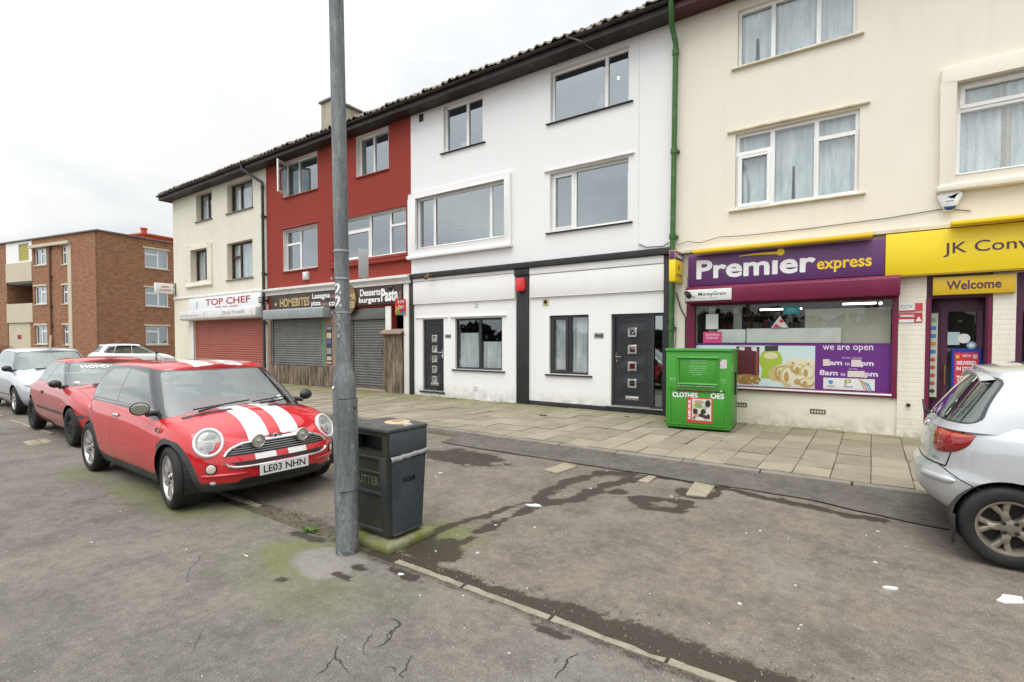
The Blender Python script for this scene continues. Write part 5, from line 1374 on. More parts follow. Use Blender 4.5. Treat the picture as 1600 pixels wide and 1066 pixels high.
cable([(-6.0, V-.02, 7.96), (-5.3, 9.90, 8.28), (-5.45, 9.80, 8.16), (-5.15, 9.84, 8.0), (-5.0, V-.02, 7.95)], .011, 'pale cable looping over the dark gutter of the white building', M['stone_sill'])
cable([(-4.0, V-.02, 3.66), (-3.85, V-.03, 3.58), (-3.5, V-.03, 3.56), (-3.36, V-.05, 3.62)], .010, 'short dark cable end on the white wall above the charcoal beam')

# ---------------------------------------------------------------- lamp post
def lamp_post():
    m, nt, b, out = new_mat('grey post paint'); v = coords(nt)
    n1 = ramp(nt, nz(nt, coords(nt, (5, 5, .8)), 2.2, 6, .75), [(.40, (0, 0, 0)), (.62, (1, 1, 1))])
    n2 = ramp(nt, nz(nt, v, 22, 5, .7), [(.50, (0, 0, 0)), (.72, (1, 1, 1))])
    c = mix(nt, mth(nt, 'MULTIPLY', n1, .75), (.108, .118, .125), (.235, .25, .255))
    c = mix(nt, mth(nt, 'MULTIPLY', mth(nt, 'MULTIPLY', n2, n1), .65), c, (.40, .42, .43))
    c = mix(nt, ramp(nt, nz(nt, v, 9, 6, .7), [(.64, (0, 0, 0)), (.70, (1, 1, 1))]), c, (.075, .082, .088))
    sepz = N(nt, 'ShaderNodeSeparateXYZ'); nt.links.new(v, sepz.inputs[0]); lowz = mth(nt, 'SUBTRACT', 1.0, mth(nt, 'MULTIPLY', sepz.outputs[2], 1.7), True)
    c = mix(nt, mth(nt, 'MULTIPLY', lowz, ramp(nt, nz(nt, v, 34, 5, .7), [(.56, (0, 0, 0)), (.64, (1, 1, 1))])), c, (.36, .36, .35))
    c = mix(nt, mth(nt, 'MULTIPLY', lowz, ramp(nt, nz(nt, v, 20, 5, .7), [(.55, (0, 0, 0)), (.66, (1, 1, 1))])), c, (.05, .058, .06))
    rust = ramp(nt, nz(nt, v, 13, 3, .5), [(.735, (0, 0, 0)), (.76, (1, 1, 1))])
    c = mix(nt, rust, c, (.16, .035, .018))
    nt.links.new(c, b.inputs['Base Color']); b.inputs['Roughness'].default_value = .55; b.inputs['Metallic'].default_value = .15
    bump(nt, b, nz(nt, v, 40, 4), .25, .004)
    cx, cy = -3.32, 2.50; R0, R1 = .088, .0545
    t = thing('lamp_post', 'tall grey painted steel lamp post with stencilled numbers standing beside the litter bin', 'lamp post', (cx, cy, 0))
    mb = MB(); mb.lathe([(R0, -.05), (R0, 1.30), (R0*.99, 1.325), (R0*.93, 1.36), (R1*1.10, 1.455), (R1*1.03, 1.475), (R1, 1.49), (R1, 2.3), (R1*.99, 6.5)], (cx, cy, 0), 'z', 40)
    mb.build('shaft', m, t, smooth=50)
    # curved door facing the camera to the right
    d = MB(); a0, a1 = R(-64), R(46); n = 14; vs = []
    for rr in (R0+.010, R0-.004):
        for i in range(n+1):
            a = a0+(a1-a0)*i/n
            vs += [(cx+rr*math.cos(a), cy+rr*math.sin(a), .50), (cx+rr*math.cos(a), cy+rr*math.sin(a), 1.20)]
    k = 2*(n+1); fs = [(2*i, 2*i+2, 2*i+3, 2*i+1) for i in range(n)] + [(k+2*i, k+2*i+1, k+2*i+3, k+2*i+2) for i in range(n)]
    fs += [(2*i, k+2*i, k+2*i+2, 2*i+2) for i in range(n)] + [(2*i+1, 2*i+3, k+2*i+3, k+2*i+1) for i in range(n)] + [(0, 1, k+1, k), (2*n, k+2*n, k+2*n+1, 2*n+1)]
    d.add(vs, fs); a = R(12); L = (cx+(R0+.012)*math.cos(a), cy+(R0+.006)*math.sin(a), 1.13)
    dd = d.build('inspection_door', m, t, smooth=40)
    e = MB(); vs = []
    for i in range(n+1):
        a = a0-R(3)+(a1-a0+R(6))*i/n; vs += [(cx+(R0+.0015)*math.cos(a), cy+(R0+.0015)*math.sin(a), .494), (cx+(R0+.0015)*math.cos(a), cy+(R0+.0015)*math.sin(a), 1.206)]
    e.add(vs, [(2*i, 2*i+2, 2*i+3, 2*i+1) for i in range(n)]); e.build('door_gap', M['charcoal'], dd, smooth=40)
    lk = MB(); lk.tube([(L[0]-.006, L[1], L[2]), (L[0]+.001, L[1], L[2])], .010, 10); lk.build('lock', M['black_plastic'], dd)
    # stencilled numerals wrapped round the shaft
    def wrap(rad, ang0): return lambda s_, z: (cx+(rad+.0012)*math.cos(ang0+s_/rad), cy+(rad+.0012)*math.sin(ang0+s_/rad), z)
    cam_a = math.atan2(-cy, -cx)
    w = MB(); A0 = cam_a - R(38)
    for z0, h in ((2.005, .085), (1.905, .09)): put_text(w, '2', wrap(R1, A0), (-.028, z0, .028, z0+h), .05)
    w.build('stencil', M['white_letter'], t)
    w = MB()
    for z0, h in ((1.80, .055), (1.725, .058)): put_text(w, '2', wrap(R1, A0+R(4)), (-.016, z0, .016, z0+h), .0)
    put_text(w, '1', wrap(R1, A0+R(4)), (-.010, 1.675, .004, 1.70), .0); w.build('stencil', worn('faded stencil', (.50, .50, .48), (.28, .29, .3)), t)
    for z in (2.335, 2.125, 1.865):
        bb = MB(); bb.lathe([(R1+.001, z-.008), (R1+.004, z-.008), (R1+.004, z+.008), (R1+.001, z+.008)], (cx, cy, 0), 'z', 32); 
        bb.box(cx-.05, cy-R1-.012, z-.008, cx-.03, cy-R1+.012, z+.008) if z < 2.3 else None
        bb.build('band', M['steel'], t, smooth=40)
    s_ = MB(); a = cam_a - R(62); s_.tube([(cx+(R0*.97)*math.cos(a), cy+R0*.97*math.sin(a), 1.295), (cx+(R0*.97+.004)*math.cos(a), cy+(R0*.97+.004)*math.sin(a), 1.297)], .016, 12); s_.build('sticker', M['paper'], t)
    # lamp arm and lantern far above the picture's edge
    a = MB(); a.tube([(cx, cy, 6.3), (cx, cy, 6.7), (cx, cy+.3, 6.95), (cx, cy+.9, 7.02)], [.054, .045, .035, .03], 14); a.build('arm', m, t, smooth=50)
    a = MB(); a.box(cx-.11, cy+.85, 6.96, cx+.11, cy+1.45, 7.08); a.build('lantern', M['stone_sill'], t, bevel=.03)
    t.rotation_euler = (.0069, -.0098, 0)     # the post stands a little out of plumb
    # sign plate seen nearly edge on behind the post
    sp = thing('sign_plate', 'narrow grey sign plate strapped to the lamp post, seen almost edge on', 'sign', (-3.27, 2.58, 2.12))
    q = MB(); aa = math.atan2(2.6, -3.25); px, py = -3.255, 2.585
    q.box(px-.004, py-.01, 2.135, px+.002, py+.085, 2.36); q.build('plate', worn('weathered plate', (.45, .46, .46), (.32, .33, .33), .5), sp, bevel=.002)
lamp_post()

# ---------------------------------------------------------------- litter bin
def litter_bin():
    bm_ = worn('dark bin plastic', (.030, .036, .038), (.060, .068, .060), .55, scale=4, lo=.42, hi=.8, bscale=120, bmp=.2)
    bl = worn('bluish bin panel', (.040, .052, .062), (.10, .112, .12), .5, scale=3, lo=.45, hi=.85, bscale=120, bmp=.15)
    mossy = worn('mossy bin plastic', (.030, .034, .026), (.060, .062, .030), .6, scale=3, bscale=120, bmp=.2)
    ox, oy = -3.09, 2.71       # near right corner of the body at the ground
    W_, D_ = .48, .42          # width along the kerb, depth across
    t = thing('litter_bin', 'dark grey litter bin with a post slot and burn plate standing behind the lamp post', 'litter bin', (ox-W_/2, oy+D_/2, 0))
    cx, cy = ox-W_/2, oy+D_/2
    def ring(z, w, d): return [(cx-w/2, cy-d/2, z), (cx+w/2, cy-d/2, z), (cx+w/2, cy+d/2, z), (cx-w/2, cy+d/2, z)]
    # concrete foot with moss
    p = MB(); p.prism([(cx-.34, cy-.30), (cx+.30, cy-.26), (cx+.30, cy+.28), (cx-.34, cy+.28)], 'z', -.03, .055)
    p.build('plinth', worn('mossy concrete foot', (.14, .16, .03), (.27, .25, .19), .95, scale=4, lo=.45, hi=.7, bmp=.6, bscale=50, bdist=.01), t, bevel=.03, seg=3)
    # body: tapered walls with the slot opening near the top
    z0, z1, zt = .085, .72, .925
    wb, db, wt, dt = W_*.92, D_*.84, W_, D_*1.0
    b = MB()
    A, B_ = ring(z0, wb, db), ring(z1, wt, dt); C_ = ring(zt, wt+.01, dt+.01)
    for q0, q1 in ((A, B_), (B_, C_)):
        for i in range(4):
            if q0 is B_ and i == 0: continue
            b.add([q0[i], q0[(i+1) % 4], q1[(i+1) % 4], q1[i]], [(0, 1, 2, 3)])
    b.add(A, [(3, 2, 1, 0)])
    # front above the waist with an opening
    yf = C_[0][1]; b.plate(B_[0][0], B_[1][0], z1, zt, [(cx-.18, cx+.175, .755, .885)], B_[0][1]-.002, B_[0][1]+.10)
    b.build('body', mossy, t, recalc=True)
    i_ = MB(); i_.box(cx-.21, cy-.08, .70, cx+.21, cy+.17, .90); i_.box(cx-.21, cy-dt/2+.03, .70, cx+.21, cy-.08, .74, 1); i_.build('inner_liner', [M['black_plastic'], worn('litter ledge', (.13, .14, .14), (.3, .3, .3), .5, scale=12)], t)
    # rounded corner frames of the slot
    # framed front panel with raised border
    f = MB()
    yA = lambda z: A[0][1] + (B_[0][1]-A[0][1])*(z-z0)/(z1-z0)
    def strip(x0, x1, za, zb, k=.012): f.add([(x0, yA(za)-k, za), (x1, yA(za)-k, za), (x1, yA(zb)-k, zb), (x0, yA(zb)-k, zb), (x0, yA(za)+.01, za), (x1, yA(za)+.01, za), (x1, yA(zb)+.01, zb), (x0, yA(zb)+.01, zb)], [(0,1,2,3),(0,4,5,1),(1,5,6,2),(2,6,7,3),(3,7,4,0)])
    hw = wb/2
    strip(cx-hw+.005, cx-hw+.06, z0, z1); strip(cx+hw-.075, cx+hw-.005, z0, z1)
    for (za, zb) in ((.69, .72), (.575, .60), (.40, .435), (.09, .13)): strip(cx-hw+.06, cx+hw-.075, za, zb)
    f.build('front_frame', bm_, t, bevel=.008)
    w = MB(); put_text(w, 'LITTER', lambda a, z: (a, yA(z)-.004, z), (cx-.125, .485, cx+.125, .555), .03); w.build('lettering', worn('worn gold lettering', (.16, .15, .09), (.07, .07, .03), .6, scale=8), t)
    # right hand door: upper fixed panel, plastic sack edge, lower door with hand slot
    xr = cx+wt/2; xb = cx+wb/2
    X = lambda z: xb + (xr-xb)*(z-z0)/(z1-z0)
    d = MB(); zs = .70
    y0, y1 = cy-dt/2+.03, cy+dt/2-.015
    hs = (cy+.005-.07, cy+.005+.07, .50, .54)
    # lower door as quads around the slot
    def Y(y, z): return cy+(y-cy)*(db+(dt-db)*(z-z0)/(z1-z0))/dt
    def dq(ya, yb, za, zb): d.add([(X(za)+.014, Y(ya, za), za), (X(za)+.014, Y(yb, za), za), (X(zb)+.014, Y(yb, zb), zb), (X(zb)+.014, Y(ya, zb), zb)], [(0, 1, 2, 3)])
    ys = [y0, hs[0], hs[1], y1]; zz = [.10, hs[2], hs[3], .685]
    for i in range(3):
        for j in range(3):
            if (i, j) != (1, 1): dq(ys[i], ys[i+1], zz[j], zz[j+1])
    d.add([(X(.10)+.014, Y(y0, .1), .10), (X(.685)+.014, Y(y0, .685), .685), (X(.685)-.01, Y(y0, .685), .685), (X(.1)-.01, Y(y0, .1), .1)], [(0, 1, 2, 3)])
    d.add([(X(.10)+.014, Y(y1, .1), .10), (X(.685)+.014, Y(y1, .685), .685), (X(.685)-.01, Y(y1, .685), .685), (X(.1)-.01, Y(y1, .1), .1)], [(3, 2, 1, 0)])
    do = d.build('door', bl, t)
    s_ = MB(); s_.box(X(.52)+.0, hs[0]-.012, hs[2]-.012, X(.52)+.006, hs[1]+.012, hs[3]+.012); s_.build('hand_slot', M['black_plastic'], do, bevel=.002)
    r_ = MB(); r_.box(X(.10)-.0, Y(y0, .1), .085, X(.1)+.030, Y(y1, .1), .10); r_.build('door_lip', bm_, do, bevel=.004)
    u = MB(); u.box(xr-.01, cy-dt/2+.012, .735, xr+.020, cy+dt/2-.004, .922); u.build('upper_panel', bl, t, bevel=.012)
    sk = MB(); n = 24; vs = []
    for i in range(n+1):
        y = y0-.01+(y1-y0+.02)*i/n; z = .706+.003*math.sin(i*.9)+.022*(i/n); k = .024+.002*math.sin(i*2.1)
        vs += [(xr+.004, y, z+.018), (xr+k, y, z+.010+.003*math.sin(i*1.7)), (xr+k-.004, y, z-.022-.004*math.sin(i*1.3)), (xr+.002, y, z-.026)]
    sk.add(vs, [(4*i+q, 4*i+4+q, 4*i+5+q, 4*i+1+q) for i in range(n) for q in range(3)]); sk.build('sack_edge', plain('grey plastic sack', (.36, .37, .37), .3), t, smooth=80)
    # lid: shallow dome with rounded rim
    l = MB(); rings = []
    def rr(w, d_, z, rad=.05, n=6):
        out = []
        for (sx, sy, a0) in ((1, -1, -90), (1, 1, 0), (-1, 1, 90), (-1, -1, 180)):
            for k in range(n+1):
                a = R(a0+90*k/n); out.append((cx+sx*(w/2-rad)+rad*math.cos(a), cy+sy*(d_/2-rad)+rad*math.sin(a), z))
        return out
    prof = [(.028, .918, .05), (.045, .922, .05), (.052, .935, .055), (.045, .948, .055), (-.02, .958, .05), (-.10, .968, .04), (-.30, .974, .03)]
    vs = []; 
    for (e, z, rad) in prof: vs += rr(wt+e, dt+e, z, rad)
    k = 28; n = len(prof)
    fs = [(i*k+j, i*k+(j+1) % k, (i+1)*k+(j+1) % k, (i+1)*k+j) for i in range(n-1) for j in range(k)] + [list(range(k))[::-1], [(n-1)*k+j for j in range(k)]]
    l.add(vs, fs); lid = l.build('lid', worn('lid plastic', (.055, .062, .060), (.12, .122, .10), .55, scale=5, bscale=120, bmp=.2), t, smooth=55)
    bp = MB(); bx, by = cx+.12, cy+.0; bp.lathe([(.001, .979), (.10, .979), (.106, .976), (.106, .955)], (bx, by, 0), 'z', 28)
    ho = [(bx+.022*math.cos(a)*q, by+.022*math.sin(a)*q) for q in (0, 1, 2) for a in ([0] if q == 0 else [i*math.pi*2/(5*q) for i in range(5*q)])]
    bp.build('stub_plate', worn('tan stub plate', (.62, .44, .26), (.70, .52, .34), .45, bscale=200), lid, smooth=40)
    hl = MB()
    for (hx, hy) in ho: hl.lathe([(.0085, .9796), (.001, .9802)], (hx, hy, 0), 'z', 8)
    hl.build('stub_hole', M['black_plastic'], lid)
    sp = MB(); sp.prism([(cx+.215, cy-.02), (cx+.24, cy-.04), (cx+.245, cy+.05), (cx+.225, cy+.04)], 'z', .955, .970); sp.build('white_mark', M['paper'], lid)
litter_bin()

# ---------------------------------------------------------------- clothes bank
def clothes_bank():
    g = worn('green bank paint', (.055, .30, .03), (.045, .22, .03), .42, scale=2, lo=.5, hi=.95, bscale=60, bmp=.06)
    gd = worn('green bank edge', (.075, .34, .07), (.05, .22, .05), .42)
    t = thing('clothes_bank', 'bright green metal clothes bank with white lettering and a red bordered poster', 'clothes bank', (-2.94, 8.90, .1), R(6))
    W_, D_, H_ = 1.06, 1.0, 1.40
    b = MB(); b.box(0, 0, .045, W_, D_, H_-.035); o = b.build('body', g, t, local=True, bevel=.012)
    l = MB(); l.prism([(-.02, H_-.035), (D_+.01, H_-.035), (D_+.01, H_+.0), (-.02, H_+.012)], 'x', -.012, W_+.012); l.build('lid', gd, t, local=True, bevel=.006)
    for (x, y) in ((.04, .04), (W_-.12, .04), (.04, D_-.12), (W_-.12, D_-.12)):
        f = MB(); f.box(x, y, -.002, x+.08, y+.08, .03); f.build('foot', M['black_plastic'], t, local=True)
    # chute flap with raised frame, door with raised edges
    c = MB(); c.plate(.20, .86, .80, 1.27, [(.225, .835, .83, 1.245)], -.028, .001); c.box(.225, -.012, .83, .835, .0, 1.245); c.prism([(-.04, 1.25), (-.028, 1.235), (0, 1.235), (0, 1.285), (-.03, 1.275)], 'x', .19, .87); c.prism([(-.045, .80), (0, .79), (0, .825), (-.02, .825)], 'x', .20, .86); c.build('chute_flap', g, t, local=True, bevel=.005)
    d = MB(); d.plate(.06, 1.0, .10, .73, [(.085, .975, .125, .705)], -.016, .001); d.box(.085, -.006, .125, .975, .0, .705); d.build('access_door', g, t, local=True, bevel=.004)
    r_ = MB(); r_.tube([(.18, -.03, .70), (.95, -.03, .70)], .012, 8); r_.box(.90, -.05, .69, .925, -.01, .712, 1); r_.build('locking_bar', [M['rust'], M['paper']], t, local=True)
    T = lambda x, z: (x, -.0085, z); w = MB()
    put_text(w, 'CLOTHES', T, (.115, .565, .535, .655), .035); w.build('lettering', M['white_letter'], t, local=True); w = MB()
    put_text(w, 'OES', T, (.74, .57, .955, .665), .035); w.build('lettering', M['white_letter'], t, local=True); w = MB()
    T2 = lambda x, z: (x, -.0035, z)
    put_text(w, 'All donations in sealed bags please', T2, (.20, .755, .83, .785), .02)
    w.build('lettering', M['white_letter'], t, local=True)
    w = MB(); T3 = lambda x, z: (x, -.0145, z)
    for k, (a, d_, s_) in enumerate(((.41, .67, 'Please place clean clothes'), (.42, .66, 'paired shoes and bags'), (.39, .68, 'inside this bank. Do not leave'), (.40, .67, 'items on the ground. No bedding'), (.39, .66, 'duvets or pillows. Do not enter'), (.40, .68, 'this bank. Thank you for your'), (.44, .62, 'kind support'))):
        z = 1.19-.036*k - (.02 if k > 1 else 0); put_text(w, s_, T3, (a, z, d_, z+.024), .004)
    put_text(w, 'Bank', T2, (.07, .87, .17, .90), .01); put_text(w, 'Charity no', T2, (.05, .83, .17, .85), .0); put_text(w, 'Reg', T2, (.90, .87, .98, .90), .01); put_text(w, 'Charity', T2, (.90, .83, 1.0, .85), .0)
    w.build('lettering', plain('pale green lettering', (.42, .62, .42)), t, local=True)
    q = MB(); q.prism([(.885, 1.08), (.99, 1.08), (.99, 1.23), (.92, 1.23), (.885, 1.19)], 'y', -.006, .0); q.build('sticker', plain('lilac sticker', (.55, .50, .55)), t, local=True)
    q = MB(); q.box(W_, .10, 1.03, W_+.004, .13, 1.16); q.build('sticker', M['paper'], t, local=True)
    rs = MB(); rs.prism([(.36, .70), (.52, .98), (.50, 1.0), (.34, .74)], 'x', W_+.0005, W_+.004); rs.tube([(W_+.02, .5, .6), (W_+.02, .5, 1.0)], .015, 6); rs.build('side_bar', M['black_plastic'], t, local=True)
    # poster: red border, side lettering, a generic picture of people in a field
    p = MB(); p.box(.36, -.012, .15, .775, -.006, .575, 0); p.box(.445, -.0145, .185, .755, -.012, .555, 1); y = -.0145
    r = random.Random(12)
    def blob(x, z, rx, rz, mi, k):
        p.prism([(x+rx*math.cos(a*.5236)*(.85+.3*r.random()), max(.187, min(.553, z+rz*math.sin(a*.5236)*(.85+.3*r.random())))) for a in range(12)], 'y', y-.0006*(k+1), y, mi)
    blob(.56, .50, .09, .03, 5, 0); blob(.54, .44, .07, .045, 2, 1); blob(.62, .40, .06, .05, 4, 1); blob(.50, .34, .045, .05, 3, 2); blob(.68, .33, .06, .09, 1, 1); blob(.70, .48, .045, .06, 3, 2); blob(.63, .34, .045, .042, 3, 3); blob(.60, .27, .05, .04, 3, 2); blob(.66, .24, .03, .05, 3, 3); blob(.52, .27, .05, .05, 5, 1); blob(.49, .22, .035, .03, 3, 2); blob(.71, .25, .03, .06, 3, 2); blob(.56, .22, .06, .03, 1, 3); blob(.47, .42, .02, .05, 4, 2)
    p.build('poster', [plain('poster border red', (.58, .03, .02)), plain('poster pale', (.58, .60, .54)), plain('poster leaf', (.22, .34, .10)), plain('poster dark', (.035, .018, .014)), plain('poster pale green', (.42, .48, .30)), plain('poster tan', (.42, .28, .2))], t, local=True)
    w = MB(); put_text(w, 'PLANET AID UK', lambda a, b_: (.435-(b_), -.0135, .20+a), (0, 0.012, .335, .055), .05); put_text(w, 'YOUR CLOTHES HELP', lambda a, z: (a, -.0175, z), (.47, .195, .735, .222), .03); w.build('lettering', M['white_letter'], t, local=True)
M['rust'] = worn('rusty bar', (.12, .06, .03), (.2, .18, .15), .6, .4, scale=15)
clothes_bank()

# ---------------------------------------------------------------- trees across the street, behind the camera: they show in the glass
def far_trees():
    m = worn('far foliage', (.035, .045, .018), (.075, .080, .035), .9, scale=1.5)
    r = random.Random(31); mb = MB(); x = -60.0
    while x < 40:
        h = r.uniform(2.4, 5.0); w = r.uniform(2.5, 5); cy = -24+r.uniform(-3, 3)
        for k in range(420):
            a, b_ = r.uniform(0, 6.283), r.uniform(-1, 1); q = r.random()**.4
            p = Vector((x+w*q*math.cos(a)*math.sqrt(1-b_*b_), cy+w*.7*q*math.sin(a)*math.sqrt(1-b_*b_), h*.5+h*.5*q*b_))
            s_ = r.uniform(.2, .5); u = Vector((r.gauss(0, 1), r.gauss(0, 1), r.gauss(0, 1))).normalized()*s_; v = u.orthogonal().normalized()*s_
            mb.add([p-u, p+v, p+u, p-v], [(0, 1, 2, 3)])
        x += w*r.uniform(.9, 1.6)
    o = mb.build('tree_line', m, recalc=False); tag(o, 'dark winter tree line across the street, seen only mirrored in the glass', 'tree line', kind='stuff')
far_trees()
# ---------------------------------------------------------------- cars
def curve1(tab):
    """monotone cubic through (x, value) points"""
    tab = sorted(tab); xs = [t[0] for t in tab]; ys = [t[1] for t in tab]; n = len(xs)
    d = [(ys[i+1]-ys[i])/(xs[i+1]-xs[i]) for i in range(n-1)]
    m = [d[0]] + [0 if d[i-1]*d[i] <= 0 else 2*d[i-1]*d[i]/(d[i-1]+d[i]) for i in range(1, n-1)] + [d[-1]]
    def f(x):
        if x <= xs[0]: return ys[0]
        if x >= xs[-1]: return ys[-1]
        i = max(k for k in range(n-1) if xs[k] <= x); h = xs[i+1]-xs[i]; t = (x-xs[i])/h
        return ys[i]*(1+2*t)*(1-t)**2 + m[i]*h*t*(1-t)**2 + ys[i+1]*t*t*(3-2*t) + m[i+1]*h*t*t*(t-1)
    return f

def plan(xf, xa, nf, xr, xb, nr, w, na=16, ns=44):
    out = []
    for i in range(na+1):
        p = math.pi/2*i/na; c, s = math.cos(p), math.sin(p)
        out.append((xa+(xf-xa)*max(c, 0)**(2/nf), w*s**(2/nf)))
    for i in range(1, ns): out.append((xa+(xb-xa)*i/ns, w))
    for i in range(na+1):
        p = math.pi/2*(1-i/na); c, s = math.cos(p), math.sin(p)
        out.append((xb+(xr-xb)*max(c, 0)**(2/nr), w*s**(2/nr)))
    return out

def pip(x, y, poly):
    c = False; n = len(poly); j = n-1
    for i in range(n):
        xi, yi = poly[i]; xj, yj = poly[j]
        if (yi > y) != (yj > y) and x < (xj-xi)*(y-yi)/(yj-yi)+xi: c = not c
        j = i
    return c

def offset(poly, d):
    """grow a polygon by d (shrink if negative)"""
    n = len(poly); area = sum(poly[i][0]*poly[(i+1) % n][1]-poly[(i+1) % n][0]*poly[i][1] for i in range(n))
    s = 1 if area > 0 else -1; out = []
    for i in range(n):
        a, b, c = Vector(poly[i-1]), Vector(poly[i]), Vector(poly[(i+1) % n])
        e1 = (b-a).normalized(); e2 = (c-b).normalized()
        n1 = Vector((e1.y, -e1.x))*s; n2 = Vector((e2.y, -e2.x))*s
        k = n1+n2; k = k/max(.3, k.dot(n1)) if k.length > 1e-6 else n1
        out.append(tuple(b+k*d))
    return out

def rounded(poly, r, n=4):
    out = []; m = len(poly)
    for i in range(m):
        a, b, c = Vector(poly[i-1]), Vector(poly[i]), Vector(poly[(i+1) % m])
        ra = min(r, (a-b).length*.45, (c-b).length*.45)
        p = b+(a-b).normalized()*ra; q = b+(c-b).normalized()*ra
        for k in range(n+1):
            t = k/n; out.append(tuple(p*(1-t)**2 + b*2*t*(1-t) + q*t*t))
    return out

def circle(cx, cz, r, n=28, rz=None): return [(cx+r*math.cos(2*math.pi*k/n), cz+(rz or r)*math.sin(2*math.pi*k/n)) for k in range(n)]

